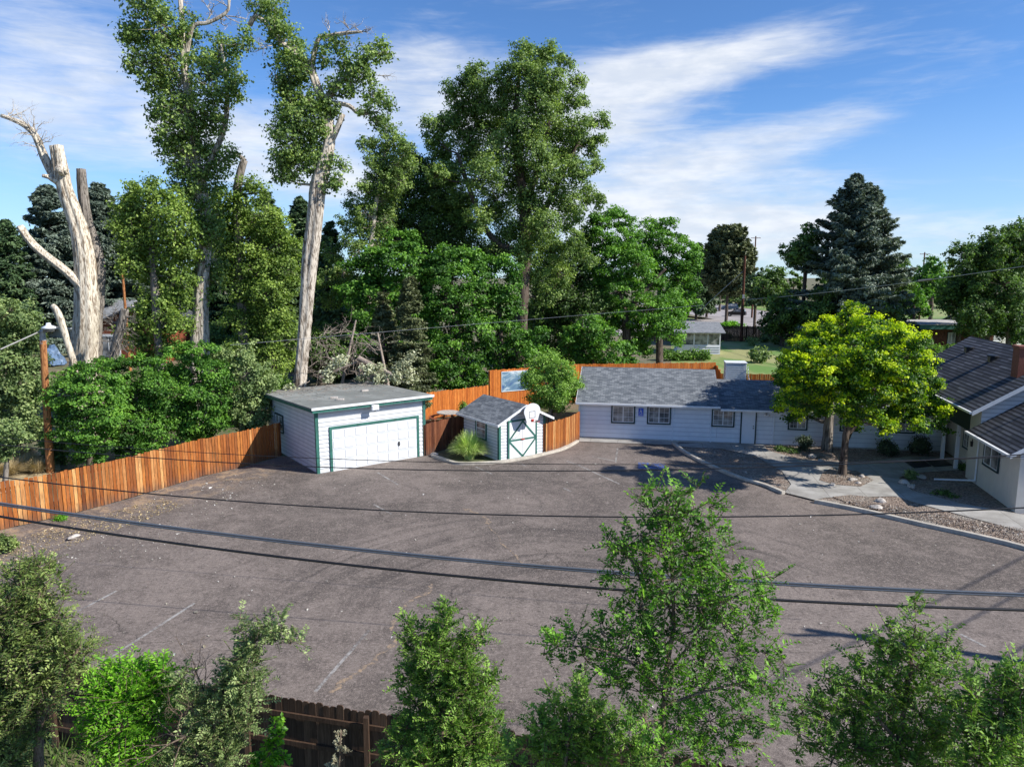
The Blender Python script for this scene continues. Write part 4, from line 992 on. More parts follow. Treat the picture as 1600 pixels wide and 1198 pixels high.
mb = MB(); mb.cyl((q.x - .1, -.04, 1.0), (q.x - .1, -.1, 1.0), .03, k=10); mb.cyl((q.x - .1, -.04, 1.12), (q.x - .1, -.07, 1.12), .03, k=10); mb.build('handle', M['dark_metal'], dr)
# sign on the wall: white wheelchair figure on blue
p, q = wl(997.5, 649.5), wl(1005.5, 637.5); sc_ = q.x - p.x; hh = q.z - p.z
wpos = Vector((A0.x, A0.y, 0)) + dirh * p.x + nh * .03 + Vector((0, 0, p.z))
sg = thing('parking_sign', 'small blue wheelchair parking sign between two windows of the low house', 'sign', tuple(wpos), rzh)
mb = MB(); mb.box(0, sc_, -.02, .0, 0, hh); mb.build('plate', M['blue_paint'], sg, bevel=.003)
mb = MB(); X = lambda t_: t_ * sc_
def sb(x0, x1, z0, z1): mb.box(X(x0), X(x1), -.026, -.02, z0 * hh, z1 * hh)
sb(.40, .52, .80, .90); sb(.40, .50, .50, .78); sb(.50, .68, .62, .67); sb(.50, .70, .46, .53); sb(.64, .72, .28, .46); sb(.70, .82, .26, .32)
for i in range(12):
    a_, b_ = R(95 + i * 20), R(95 + (i + 1) * 20)
    mb.obox((X(.48) + .24 * sc_ * math.cos(a_), -.026, (.42 + .16 * math.sin(a_)) * hh), (.24 * sc_ * (math.cos(b_) - math.cos(a_)), 0, .16 * hh * (math.sin(b_) - math.sin(a_))), (0, .006, 0), (.05 * sc_ * math.cos(a_), 0, .04 * hh * math.sin(a_)))
sb(.12, .88, .09, .13); mb.build('figure', M['sign_white'], sg)
pl = wl(1198, 641); wp = Vector((A0.x, A0.y, 0)) + dirh * pl.x + nh * .03 + Vector((0, 0, 1.85))
fl2 = thing('wall_lamp', 'small twin-head security lamp beside the white door of the low house', 'lamp', tuple(wp), rzh)
mb = MB(); mb.cyl((0, 0, 0), (0, -.04, 0), .06); mb.build('base', M['dark_metal'], fl2)
for s_ in (-1, 1):
    mb = MB(); mb.cyl((.03 * s_, -.05, .0), (.12 * s_, -.16, -.06), .03, .055, k=10); mb.build('lamp_head', M['white_trim'], fl2)
# evaporative cooler on the back slope
cp = P(1144, 588, 45.6); cl_ = loc(Vector((cp.x, cp.y, 0)))
co = thing('evaporative_cooler', 'big pale grey box cooler standing at the ridge of the low house roof', 'cooler', tuple(Vector((A0.x, A0.y, 0)) + dirh * cl_.x + Vector((.184, .983, 0)) * 4.2 + Vector((0, 0, 2.88))), rzh)
mb = MB(); mb.box(-.62, .62, -.45, .65, .15, 1.38); bo_ = mb.build('cabinet', M['cooler'], co, bevel=.03)
mb = MB(); mb.box(-.66, .66, -.49, .69, 1.38, 1.44); mb.build('lid', M['white_trim'], co, bevel=.015)
for x in (-.55, .5):
    for y in (-.4, .55):
        mb = MB(); mb.box(x, x + .05, y, y + .05, -.1, .15); mb.build('leg', M['steel'], co)
for j in range(7):
    mb = MB() if j == 0 else mb
    mb.box(-.5, .5, -.462, -.45, .35 + j * .13, .37 + j * .13)
mb.build('louvre', M['cooler'], bo_)
tag(link('cooler_pipe', (lambda V, F: npmesh('cooler_pipe', V, F))(*segmesh([[.72, -.3, 1.2, .76, -.36, .6, .02, .02], [.76, -.36, .6, .9, -.5, .08, .02, .02]])), M['white_trim'], co))
def roof_z(y): return 3.38 + (y - 2.9) * (-(3.38 - 2.13) / 3.3) if y > 2.9 else 3.38 - (2.9 - y) * .376

# ---- right house
O = G(1585, 802); d_ = Vector((.24, .97, 0)).normalized(); rzr = math.atan2(d_.y, d_.x) - R(90)
rh = thing('gabled_house', 'white house with two dark shingled gables and a brick chimney at the right edge', 'house', (O.x, O.y, 0), rzr)
WB = 9.2; rid = 4.6; sB = .66; zB = 2.55; eo = .55
mb = MB(); mb.box(0.02, WB, .02, 4.2, 0, 2.8); mb.face([(.02, .02, 2.8), (WB, .02, 2.8), (rid, .02, 2.8 + sB * rid)]); mb.build('wall', M['stucco'], rh)
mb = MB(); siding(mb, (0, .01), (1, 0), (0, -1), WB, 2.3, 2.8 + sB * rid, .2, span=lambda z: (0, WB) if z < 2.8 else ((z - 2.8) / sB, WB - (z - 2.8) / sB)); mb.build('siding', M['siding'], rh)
mb = MB(); zr = zB + sB * (rid + eo)
mb.slab([(-eo, -.45, zB), (rid, -.45, zr), (rid, 4.2, zr), (-eo, 4.2, zB)], .09); mb.slab([(rid, -.45, zr), (WB + eo, -.45, zB), (WB + eo, 4.2, zB), (rid, 4.2, zr)], .09)
r1 = mb.build('roof', M['shingle_dark'], rh)
mb = MB(); mb.box(-eo - .12, -eo - .005, -.45, 4.15, zB - .1, zB); mb.build('gutter', M['white_trim'], r1)
mb = MB(); mb.slab([(-eo, -.48, zB), (rid, -.48, zr), (rid, -.455, zr), (-eo, -.455, zB)], .17); mb.build('rake_board', M['white_trim'], r1)
mb = MB(); mb.cyl((1.55, 2.7, zB + sB * 2.1), (1.55, 2.7, zB + sB * 2.1 + .5), .045, k=10); mb.build('vent_pipe', M['white_trim'], r1)
# rear, taller gable
zA = 3.5; slA = .65; rA = 3.35; eA = .55; bA, bE = 4.25, 16.2; zrA = zA + slA * (rA + eA)
mb = MB(); mb.box(.0, 2 * rA, bA, bA + 1.2, 0, 3.78); mb.box(.9, 2 * rA, bA + 1.2, bE - .4, 0, 3.6)
mb.face([(0, bA, 3.78), (2 * rA, bA, 3.78), (rA, bA, 3.78 + slA * rA)]); mb.build('wall', M['stucco'], rh)
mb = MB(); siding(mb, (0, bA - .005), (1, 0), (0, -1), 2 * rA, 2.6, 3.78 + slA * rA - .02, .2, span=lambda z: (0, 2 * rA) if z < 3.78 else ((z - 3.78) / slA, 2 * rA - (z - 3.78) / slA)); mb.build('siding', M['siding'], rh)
mb = MB(); mb.slab([(-eA, bA - .45, zA), (rA, bA - .45, zrA), (rA, bE, zrA), (-eA, bE, zA)], .09); mb.slab([(rA, bA - .45, zrA), (2 * rA + eA, bA - .45, zA), (2 * rA + eA, bE, zA), (rA, bE, zrA)], .09)
r2 = mb.build('roof', M['shingle_dark'], rh)
mb = MB(); mb.box(-eA - .1, -eA - .005, bA - .45, bE, zA - .1, zA); mb.build('gutter', M['white_trim'], r2)
mb = MB(); mb.slab([(-eA, bA - .49, zA + .02), (rA, bA - .49, zrA + .02), (rA, bA - .455, zrA + .02), (-eA, bA - .455, zA + .02)], .2); mb.build('rake_board', M['white_trim'], r2)
mb = MB(); mb.box(-.03, .03, bA + 1.2, bA + 4.6, 2.3, 3.55); mb.build('entry_panel', M['green_panel'], rh)
mb = MB(); mb.box(.0, .9, bA + 1.2, bA + 4.7, 3.52, 3.58); mb.box(-.03, .9, bA + 4.6, bA + 4.7, 2.3, 3.52); mb.build('entry_ceiling', M['stucco'], rh)
for y in (bA + 2.6, bA + 4.6):
    mb = MB(); mb.box(-.03, .12, y, y + .15, 0, 2.3); mb.build('porch_post', M['white_trim'], rh)
mb = MB(); mb.box(.86, .9, bA + 1.9, bA + 2.85, .1, 2.15); dr = mb.build('door', M['white_trim'], rh)
mb = MB(); mb.box(.84, .9, bA + 1.8, bA + 1.9, .05, 2.25); mb.box(.84, .9, bA + 2.85, bA + 2.95, .05, 2.25); mb.box(.84, .9, bA + 1.9, bA + 2.85, 2.15, 2.25); mb.build('door_trim', M['trim_dark'], rh)
mb = MB(); mb.box(.82, .86, bA + 2.7, bA + 2.76, .95, 1.15); mb.build('handle', M['dark_metal'], dr)
window(rh, (.9, 0), (0, 1), (-1, 0), bA + 3.5, bA + 4.3, .9, 2.0, M['trim_dark'])
def wr(px, py):
    h_ = hit(px, py, O, (-math.cos(rzr), -math.sin(rzr), 0)); return frame_of(O, rzr)(h_)
p, q = wr(1560, 728), wr(1540, 700)
window(rh, (0, 0), (0, 1), (-1, 0), p.y, q.y, min(p.z, 1.25), 2.15, M['trim_dark'], bars=(1, 1))
mb = MB(); mb.cyl((-.45, 4.12, 2.4), (-.05, 4.12, 2.15), .04, k=8); mb.cyl((-.05, 4.12, 2.15), (-.05, 4.12, .22), .04, k=8); mb.cyl((-.05, 4.12, .22), (-1.7, 4.3, .12), .045, k=8); mb.build('downspout', M['white_trim'], rh)
ch_ = MB(); ch_.box(1.65, 2.3, 5.2, 5.9, 4.4, 6.3); ch_.box(1.6, 2.35, 5.15, 5.95, 6.3, 6.42); cho = ch_.build('chimney', M['brick'], r2)
for (a_, b_) in ((2.35, 13.4), (2.2, 9.6)):
    z = zA + slA * (a_ + eA); mb = MB(); mb.box(a_ - .17, a_ + .17, b_ - .17, b_ + .17, z - .1, z + .2); mb.lathe((a_, b_, z + .2), [(.0, .1), (.26, .06), (.27, .0), (.0, .0)][::-1], 12); mb.build('roof_vent', M['dark_metal'], r2)
mb = MB(); mb.cyl((-.02, 4.95, 1.9), (-.02, 4.95, 1.65), .09, .06, k=8); mb.cyl((0, 4.95, 1.9), (0, 4.95, 2.0), .03, k=6); mb.build('porch_lantern', M['dark_metal'], rh)

# ---- grey-roofed house at far left, behind the dead tree
def simple_house(name, label, loc_, rz, W, D, h, hr, wall, roof, wins=(), ov=.5, trim='white_trim'):
    t = thing(name, label, 'house', loc_, rz)
    mb = MB(); mb.box(0, W, 0, D, 0, h); mb.face([(0, D, h), (0, 0, h), (0, D / 2, h + hr)]); mb.face([(W, 0, h), (W, D, h), (W, D / 2, h + hr)]); mb.build('wall', M[wall], t)
    s_ = hr / (D / 2); mb = MB(); ze = h - s_ * ov + .05; za = h + hr + .05
    mb.slab([(-ov, -ov, ze), (W + ov, -ov, ze), (W + ov, D / 2, za), (-ov, D / 2, za)], .12); mb.slab([(-ov, D / 2, za), (W + ov, D / 2, za), (W + ov, D + ov, ze), (-ov, D + ov, ze)], .12)
    r_ = mb.build('roof', M[roof], t); mb = MB(); mb.box(-ov, W + ov, -ov - .08, -ov - .005, ze - .16, ze); mb.build('fascia', M[trim], r_)
    for x0, x1, z0, z1 in wins: window(t, (0, 0), (1, 0), (0, -1), x0, x1, z0, z1, M[trim], tw=.12)
    return t
c1 = P(36, 560, 72)
h1 = simple_house('bungalow', 'grey shingled bungalow half hidden behind the big dead tree', (c1.x, 72, 2.2), R(-4), 9.5, 8, 2.6, 2.3, 'stucco', 'shingle_far', wins=((4.6, 6.2, .9, 2.0), (1.2, 2.6, .9, 2.0)))
mb = MB(); mb.box(-1, 10.5, -.4, 9, -2.4, 0); mb.build('foundation', M['concrete'], h1)
c2 = P(152, 560, 66)
t = thing('cabin', 'red-brown gabled cabin with white window trim right of the dead tree', 'house', (c2.x, 66, 1.6), R(-6))
mb = MB(); mb.box(0, 6.5, 0, 7, -1.8, 3.6); mb.face([(0, 0, 3.6), (6.5, 0, 3.6), (3.9, 0, 5.2)]); mb.build('wall', M['red_wood'], t)
mb = MB(); mb.slab([(-.6, -.6, 3.4), (3.9, -.6, 5.3), (3.9, 7.4, 5.3), (-.6, 7.4, 3.4)], .15); mb.slab([(3.9, -.6, 5.3), (7.1, -.6, 3.5), (7.1, 7.4, 3.5), (3.9, 7.4, 5.3)], .15); mb.build('roof', M['shingle_dark'], t)
window(t, (0, 0), (1, 0), (0, -1), .35, 2.2, .4, 2.5, M['white_trim'], bars=(1, 1), tw=.22)
# red wall seen through the trees (540,450)
# small white sunroom beyond the fence
c3 = P(1068, 548, 90)
t = thing('sunroom', 'small white sunroom with screened windows on the far lawn', 'sunroom', (c3.x - 1, 89, 0), R(-8))
mb = MB(); mb.box(0, 5.2, 0, 5, 0, 1.15); mb.box(.0, .14, 0, .14, 1.15, 2.7); mb.box(1.9, 2.06, 0, .14, 1.15, 2.7); mb.box(5.06, 5.2, 0, .14, 1.15, 2.7); mb.box(3.6, 3.7, 0, .1, 1.15, 2.7); mb.box(0, 5.2, 0, .15, 2.55, 2.75); mb.box(5.06, 5.2, 4.86, 5, 1.15, 2.7); mb.box(0, 5.2, 4.8, 5, 1.15, 2.7)
mb.build('wall', M['white_paint'], t)
mb = MB(); siding(mb, (2.06, -.005), (1, 0), (0, -1), 3.1, 0, 1.15, .29, out=.08); mb.build('siding', M['siding'], t)
for x0, x1 in ((.14, 1.9), (2.06, 3.6), (3.7, 5.06)):
    mb = MB(); mb.box(x0, x1, .05, .07, 1.15, 2.55); mb.build('window', M['glass'], t)
mb = MB(); mb.slab([(-.5, -.6, 2.75), (5.7, -.6, 2.75), (5.7, 5.4, 3.7), (-.5, 5.4, 3.7)], .1); mb.build('roof', M['shingle_far'], t)
c4 = P(1440, 532, 92)
t = thing('flat_roof_building', 'low brick building with a teal-edged flat roof behind the yellow-green trees', 'building', (c4.x, 92, 0), R(-5))
mb = MB(); mb.box(0.5, 9, .4, 9, 0, 2.9); mb.build('wall', M['pole_dark'], t); mb = MB(); mb.box(-.6, 10, -.6, 10, 2.9, 3.45); mb.build('fascia', M['trim_green'], t)
mb = MB(); mb.box(-.65, 10.05, -.65, 10.05, 3.45, 3.52); mb.build('roof', M['concrete'], t)
window(t, (.5, .4), (1, 0), (0, -1), 2.9, 3.8, 1.0, 2.4, M['trim_dark'], bars=(1, 1))
c5 = P(1560, 520, 96)
simple_house('bungalow', 'pale bungalow glimpsed through the dark trees at the right edge', (c5.x - 2, 97, 0), R(6), 12, 8, 2.9, 1.6, 'stucco', 'shingle_far', wins=((1.5, 3.2, .9, 2.1), (6.5, 8.6, .9, 2.1)))

# ================================================================== TREES
def T(name, label, cat, Y, trunk, blobs, leaf, bark, seed, Lf, dyf=.8, sq=1.0, base=None, tubesY=None, **kw):
    rng = np.random.default_rng(seed + 1000)
    tubes = [px_path(t_, Y) for t_ in trunk]
    b0 = base or (tubes[0][0][0], tubes[0][0][1], 0.0)
    if tubes[0][0][2] > .05: tubes[0] = [[tubes[0][0][0], tubes[0][0][1], 0.0, tubes[0][0][3] * 1.15]] + tubes[0]
    return tree(name, label, cat, b0, tubes, px_blobs(blobs, Y, rng, dyf, sq), leaf, bark, seed, Lf, **kw)
TR = 'tall cottonwoods behind the garage'
# dead cut tree
rng = np.random.default_rng(77); Yd = 43
tubes = [px_path(t_, Yd) for t_ in (
    [(132, 580, 40), (133, 540, 34), (135, 480, 33), (132, 413, 27), (125, 367, 24), (112, 325, 21.5), (103, 300, 20), (95, 262, 18), (88, 228, 17)],
    [(131, 450, 15, -.3), (112, 432, 12, -.5), (88, 412, 11, -.7), (62, 392, 10.5, -.9), (45, 374, 10.5, -1), (31, 354, 10, -1)],
    [(97, 290, 12, .1), (86, 278, 12, .2), (74, 255, 12, .3), (64, 232, 10, .3), (56, 213, 9, .3), (42, 198, 8, .3), (22, 188, 6, .3), (2, 181, 5, .3)],
    [(88, 284, 9, -.2), (76, 277, 7, -.4), (66, 275, 5, -.5)], [(98, 268, 16, -.3), (95, 262, 14, -.6)])]
ex_ = []
for px, py, dx, dz in ((56, 213, .6, .6), (60, 215, -.5, -.4), (48, 203, -.8, .2), (50, 205, .7, .5), (64, 235, -.7, .2), (10, 184, .2, .8), (52, 209, .2, .9), (60, 225, .8, .1)):
    p = P(px, py, Yd + .3); ex_ += deadtwigs(p, (dx, 0, dz), 2, 1.1, rng, .035, 3)
b0 = (tubes[0][0][0], tubes[0][0][1], 0); tubes[0] = [[tubes[0][0][0], tubes[0][0][1], 0, tubes[0][0][3] * 1.3]] + tubes[0]
dt_ = tree('dead_tree', 'huge bleached dead cottonwood with sawn-off limbs at the left', 'dead tree', b0, tubes, [], 'cotton', 'bark_dead', 7, .1, K=34, extra=ex_)
me, _ = woodmesh('limb', [[[*(np.array(q[:3]) - np.array(b0)), q[3]] for q in px_path([(145, 560, 24, .6), (148, 500, 22, .7), (153, 450, 20, .8), (154, 413, 18, .8), (148, 385, 18, .8), (140, 360, 17, .9), (135, 333, 14, .9), (130, 300, 14, .9), (127, 264, 12, .9)], Yd)]], [], rng, 24, .07); link('limb', me, M['bark_grey'], dt_)
# leaning cut log and broken stump
tubes = [px_path([(117, 580, 10), (113, 560, 10), (104, 530, 10), (95, 500, 11), (88, 484, 10), (82, 477, 8)], 40.5)]
b0 = (tubes[0][0][0], tubes[0][0][1], 0)
tree('leaning_log', 'pale bare log leaning up in front of the big dead tree', 'log', b0, [[[b0[0] + .1, b0[1], 0, .2]] + tubes[0]], [], 'cotton', 'bark_dead', 8, .1, K=9)
tubes = [px_path([(176, 590, 16), (178, 560, 14), (184, 525, 14), (190, 505, 13), (194, 488, 13), (195, 483, 12)], 41)]
ex_ = []
for px, py, dx, dz in ((184, 520, -.8, .4), (188, 508, -.9, .5), (191, 498, .9, -.1), (180, 535, -.8, .0), (192, 495, .5, .3), (188, 510, .8, -.6), (178, 548, .7, .1), (186, 515, -.6, .7), (176, 500, 0, .6), (182, 530, .8, -.5)):
    ex_ += deadtwigs(P(px, py, 41), (dx, -.3, dz), 3, .9, rng, .03, 3, .5)
b0 = (tubes[0][0][0], tubes[0][0][1], 0)
tree('dead_tree', 'small grey broken stump bristling with bare twigs by the red-brown cabin', 'tree stump', b0, [[[*b0, .35]] + tubes[0]], [], 'cotton', 'bark_grey', 9, .1, K=9, extra=ex_)

# cottonwood 1
c1b = [(228, 14, 34), (200, 45, 12), (214, 62, 22), (255, 45, 30), (222, 95, 26), (262, 90, 32), (205, 55, 14), (290, 60, 22), (345, 85, 30), (372, 68, 14), (318, 105, 26), (365, 115, 18), (240, 128, 20), (275, 140, 34), (335, 140, 32), (366, 145, 14),
       (248, 165, 16), (285, 180, 34), (330, 185, 26), (240, 182, 9), (262, 200, 26), (310, 215, 32), (343, 192, 12), (268, 235, 26), (300, 250, 36), (345, 250, 24), (362, 238, 12), (290, 285, 28), (325, 285, 26), (312, 310, 24), (300, 335, 22), (328, 338, 22), (305, 365, 22), (332, 368, 20), (300, 398, 20), (330, 402, 22), (308, 430, 18), (334, 438, 18), (322, 462, 15), (298, 20, 10), (385, 45, 9), (392, 68, 8)]
ex_ = []
for px, py, dx, dz in ((357, 12, .1, 1), (345, 30, .3, -.6), (330, 20, -.6, .6), (300, 38, -.5, .5), (285, 10, .2, 1), (352, 25, .8, .2), (320, 38, .2, .8)): ex_ += deadtwigs(P(px, py, 48), (dx, 0, dz), 2, 1.3, rng, .04, 3)
T('cottonwood', 'tallest cottonwood left of centre, its narrow leafy column running off the top of the photo', 'tree', 46.3,
  [[(312, 575, 28), (313, 520, 25), (315, 450, 21), (318, 390, 20), (319, 330, 18), (312, 290, 15), (305, 250, 14), (300, 200, 12), (294, 150, 11), (288, 100, 9), (285, 50, 7), (281, -10, 6)],
   [(312, 290, 12), (330, 250, 9), (350, 200, 7), (355, 150, 6), (350, 100, 5), (345, 70, 3)], [(288, 110, 8), (300, 45, 6), (325, 36, 5), (345, 26, 5), (357, 15, 4), (357, -6, 3)], [(288, 130, 7), (250, 80, 5), (225, 30, 4)]],
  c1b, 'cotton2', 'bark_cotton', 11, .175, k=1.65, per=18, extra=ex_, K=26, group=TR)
# cottonwood 2
c2b = [(405, 8, 14), (425, 14, 20), (432, 38, 22), (447, 62, 24), (462, 84, 22), (440, 90, 12), (452, 112, 28), (475, 110, 16), (462, 140, 30), (440, 125, 12), (450, 165, 22), (484, 160, 24), (470, 190, 30), (440, 190, 20), (432, 205, 12), (500, 175, 26), (515, 165, 16),
       (455, 222, 30), (440, 245, 22), (480, 235, 28), (438, 262, 22), (470, 262, 28), (500, 250, 18), (440, 278, 8), (530, 68, 15), (512, 62, 10), (505, 88, 16), (536, 98, 16), (556, 108, 18), (575, 88, 20), (592, 76, 14), (606, 84, 10), (526, 135, 20), (548, 130, 18), (570, 116, 15),
       (582, 148, 16), (600, 155, 14), (572, 175, 12), (588, 190, 14), (610, 165, 8), (498, 205, 20), (520, 250, 12), (532, 280, 14), (512, 285, 16), (540, 262, 10)]
ex_ = []
for px, py, dx, dz in ((513, 48, -.1, 1), (540, 50, .6, .6), (560, 48, .9, .3), (565, 50, .8, -.1), (545, 45, .3, 1), (425, 72, -.9, -.2), (418, 75, -.8, -.5), (430, 108, -.9, -.4), (590, 118, .7, 0)): ex_ += deadtwigs(P(px, py, 43), (dx, 0, dz), 2, .9, rng, .028, 3)
T('cottonwood', 'cottonwood with a long bare pale trunk rising behind the garage roof', 'tree', 43.6,
  [[(466, 640, 20), (468, 600, 18), (473, 540, 17), (479, 470, 19), (485, 400, 22), (492, 340, 23), (497, 290, 23), (506, 255, 20), (514, 222, 15), (512, 190, 14), (502, 155, 12), (490, 120, 11), (483, 95, 9)],
   [(490, 118, 9), (465, 88, 8), (440, 66, 6), (418, 40, 5), (400, 25, 7), (390, 40, 7)], [(488, 100, 8), (497, 62, 6), (510, 57, 5), (540, 52, 5), (565, 50, 3)], [(506, 160, 11), (530, 130, 9), (552, 112, 7), (578, 90, 5), (604, 82, 3)],
   [(518, 160, 6), (545, 165, 6), (562, 178, 5), (590, 175, 3)], [(512, 230, 9), (525, 205, 8), (535, 178, 8)]],
  c2b, 'cotton2', 'bark_cotton', 12, .165, k=1.65, per=18, extra=ex_, K=26, group=TR)
# foliage hung tree between / around the first cottonwood
T('cottonwood', 'leafy lower tree wrapped in green between the dead tree and the tall cottonwood', 'tree', 44.3,
  [[(250, 580, 12), (245, 480, 13), (238, 400, 10), (236, 330, 7)]],
  [(205, 295, 16), (235, 300, 22), (270, 310, 18), (200, 325, 22), (232, 335, 32), (275, 345, 34), (190, 355, 18), (215, 375, 35), (260, 385, 35), (200, 345, 20), (290, 385, 24), (205, 415, 22), (240, 425, 32), (275, 430, 28), (250, 465, 28), (275, 470, 22), (225, 485, 22), (255, 500, 28), (282, 505, 20), (205, 520, 22), (235, 535, 26), (265, 540, 20)],
  'cotton', 'bark_grey', 13, .165, k=2.3, tint0=.58, per=26)
T('cottonwood', 'leafy tree with a broken bare top just right of the tall cottonwood', 'tree', 50,
  [[(385, 600, 18), (380, 520, 15), (376, 440, 13), (372, 360, 12), (370, 310, 12), (374, 275, 12), (382, 250, 10)], [(382, 252, 8), (374, 244, 6), (364, 241, 4)]],
  [(335, 320, 26), (375, 318, 26), (345, 350, 32), (390, 345, 32), (420, 340, 24), (440, 360, 18), (350, 385, 26), (395, 385, 34), (432, 385, 28), (460, 390, 16), (370, 420, 28), (410, 420, 32), (445, 420, 26), (345, 430, 16), (380, 455, 28), (420, 455, 30), (452, 448, 20), (398, 495, 30), (435, 490, 28), (370, 500, 22), (410, 530, 30), (442, 525, 24), (385, 540, 22), (425, 565, 30), (450, 560, 16), (365, 545, 20), (390, 285, 14), (410, 300, 12)],
  'cotton', 'bark_grey', 14, .165, k=2.3, tint0=.56, per=26)
# dark interior trees in the left background
for i, (px, top, Y, Rp, lf, lb) in enumerate([(72, 290, 74, 88, 'spruce', 'tall blue-grey spruce behind the big dead tree, left of its trunk'), (152, 286, 78, 84, 'spruce', 'grey-green spruce standing right behind the fork of the dead tree'), (8, 343, 70, 60, 'pine', 'dark conifer cut off by the left edge of the photo'),
                                   (415, 298, 74, 62, 'pine', 'dark pine whose tip shows right of the broken cottonwood top'), (468, 308, 78, 60, 'pine', 'dark pine directly behind the bare pale cottonwood trunk'), (205, 300, 86, 66, 'pine', 'dark pine behind the green-wrapped tree'),
                                   (515, 345, 66, 40, 'pine', 'dark pine between the pale trunk and the ash thicket'), (340, 330, 82, 60, 'pine', 'dark pine filling the gap behind the tall cottonwood')]):
    tp = P(px, top, Y); conifer('spruce_tree' if lf == 'spruce' else 'pine_tree', lb, (tp.x, Y, 0), tp.z, Rp / FPX * Y, lf, 'bark_dark', 30 + i, L_=.5, dens=1.7 if lf == 'spruce' else 1.3, ragged=.22, bare=.03)
tp = P(640, 432, 48); conifer('spruce_tree', 'brownish drooping spruce behind the garage roof', (tp.x, 48, 0), tp.z, 1.9, 'brownpine', 'bark_dark', 41, L_=.28, dens=1.5)
tp = P(598, 455, 49.5); conifer('spruce_tree', 'thin olive spruce just left of the brownish drooping spruce', (tp.x, 49.5, 0), tp.z, 1.6, 'brownpine', 'bark_dark', 42, L_=.28, dens=1.2)

# big central cottonwood and companions
zb = [(550, 120, 46), (690, 130, 50), (620, 165, 66), (550, 200, 60), (760, 190, 44), (465, 205, 32), (320, 215, 42), (265, 260, 46), (350, 280, 58), (450, 275, 62), (600, 270, 86), (700, 285, 78), (818, 280, 42), (200, 318, 44), (250, 380, 70), (350, 380, 80), (480, 380, 84), (640, 380, 88), (755, 375, 60), (838, 375, 44), (180, 480, 60), (92, 490, 36), (118, 545, 50),
      (280, 500, 88), (420, 500, 90), (560, 500, 92), (700, 500, 84), (815, 500, 66), (895, 480, 42), (955, 460, 28), (965, 500, 22), (160, 600, 74), (300, 620, 92), (460, 620, 92), (620, 620, 94), (760, 620, 84), (880, 600, 56), (930, 560, 34), (200, 720, 74), (360, 740, 92), (520, 740, 92), (680, 740, 90), (820, 720, 76), (905, 690, 38), (260, 860, 74), (420, 880, 92), (600, 880, 92), (760, 860, 80), (880, 840, 54), (940, 870, 34), (480, 1020, 84), (660, 1000, 84), (790, 970, 54), (700, 1110, 80), (560, 1130, 70), (600, 1010, 80), (420, 1120, 60), (330, 960, 70), (240, 980, 60), (620, 1220, 60), (740, 1230, 60), (680, 1330, 55), (820, 1060, 56), (870, 1150, 50), (150, 860, 60), (130, 740, 54), (520, 1240, 50)]
T('cottonwood', 'broad full-crowned cottonwood towering in the centre of the photo', 'tree', 60,
  [[(812, 560, 26), (815, 500, 19), (818, 440, 17), (822, 390, 18), (820, 330, 17), (815, 290, 15), (808, 240, 12), (804, 190, 10), (808, 150, 7), (812, 110, 4)],
   [(820, 400, 13), (800, 392, 12), (775, 378, 10), (755, 350, 8), (735, 300, 7), (715, 240, 5)], [(822, 380, 11), (850, 330, 9), (880, 270, 7), (905, 220, 4)], [(818, 330, 10), (845, 250, 8), (860, 180, 5)]],
  [(640 + x / 3.153, 40 + y / 3.153, r / 3.153) for x, y, r in zb], 'cotton2', 'bark_dark', 15, .17, k=2.7, dyf=2.2, K=12, group=TR)
T('shade_tree', 'dark crown mass between the two cottonwoods, above the ash thicket', 'tree', 63,
  [[(665, 560, 20), (668, 470, 16), (665, 380, 13), (660, 320, 9)], [(668, 420, 12), (700, 370, 9), (720, 330, 6)], [(666, 430, 10), (620, 370, 8), (600, 320, 5)]],
  [(612, 262, 20), (640, 252, 18), (665, 262, 20), (600, 300, 28), (640, 300, 34), (680, 300, 32), (700, 275, 16), (712, 325, 28), (585, 340, 26), (625, 345, 36), (670, 350, 38), (715, 365, 32), (740, 395, 28), (775, 400, 24), (610, 375, 28), (655, 385, 30), (700, 395, 28)],
  'deep', 'bark_dark', 16, .18, k=2.6)
T('cottonwood', 'sunlit loose crown just right of the bare pale trunk, above the ash thicket', 'tree', 56,
  [[(572, 600, 13), (574, 500, 11), (578, 400, 9), (590, 300, 6), (600, 240, 4)]],
  [(602, 196, 18), (570, 222, 12), (590, 228, 16), (612, 225, 20), (630, 238, 18), (640, 258, 14), (585, 252, 20), (615, 258, 24), (596, 285, 22), (622, 285, 20), (572, 300, 18), (600, 315, 24), (548, 318, 16), (575, 335, 22), (602, 345, 20), (552, 352, 18), (580, 370, 20), (560, 395, 18), (542, 375, 12), (530, 345, 10), (518, 395, 20), (535, 425, 22), (512, 435, 18), (538, 460, 20), (515, 470, 16)],
  'cotton2', 'bark_cotton', 17, .15, k=2.0)
AS = 'ash trees crowding behind the garage and shed'
T('ash_tree', 'bright green ash crown left of the thicket behind the garage', 'tree', 53, [[(600, 610, 12), (600, 520, 10), (602, 450, 7)]],
  [(575, 405, 20), (600, 392, 22), (625, 380, 22), (650, 388, 20), (560, 425, 22), (590, 425, 28), (625, 415, 30), (655, 415, 24), (548, 455, 22), (578, 460, 28), (615, 455, 32), (650, 450, 28), (560, 490, 22), (600, 500, 30), (640, 490, 26), (560, 520, 20), (580, 540, 22), (615, 550, 20)], 'maple', 'bark_dark', 18, .19, k=2.6, per=64, rcf=.42, fl=.55, group=AS)
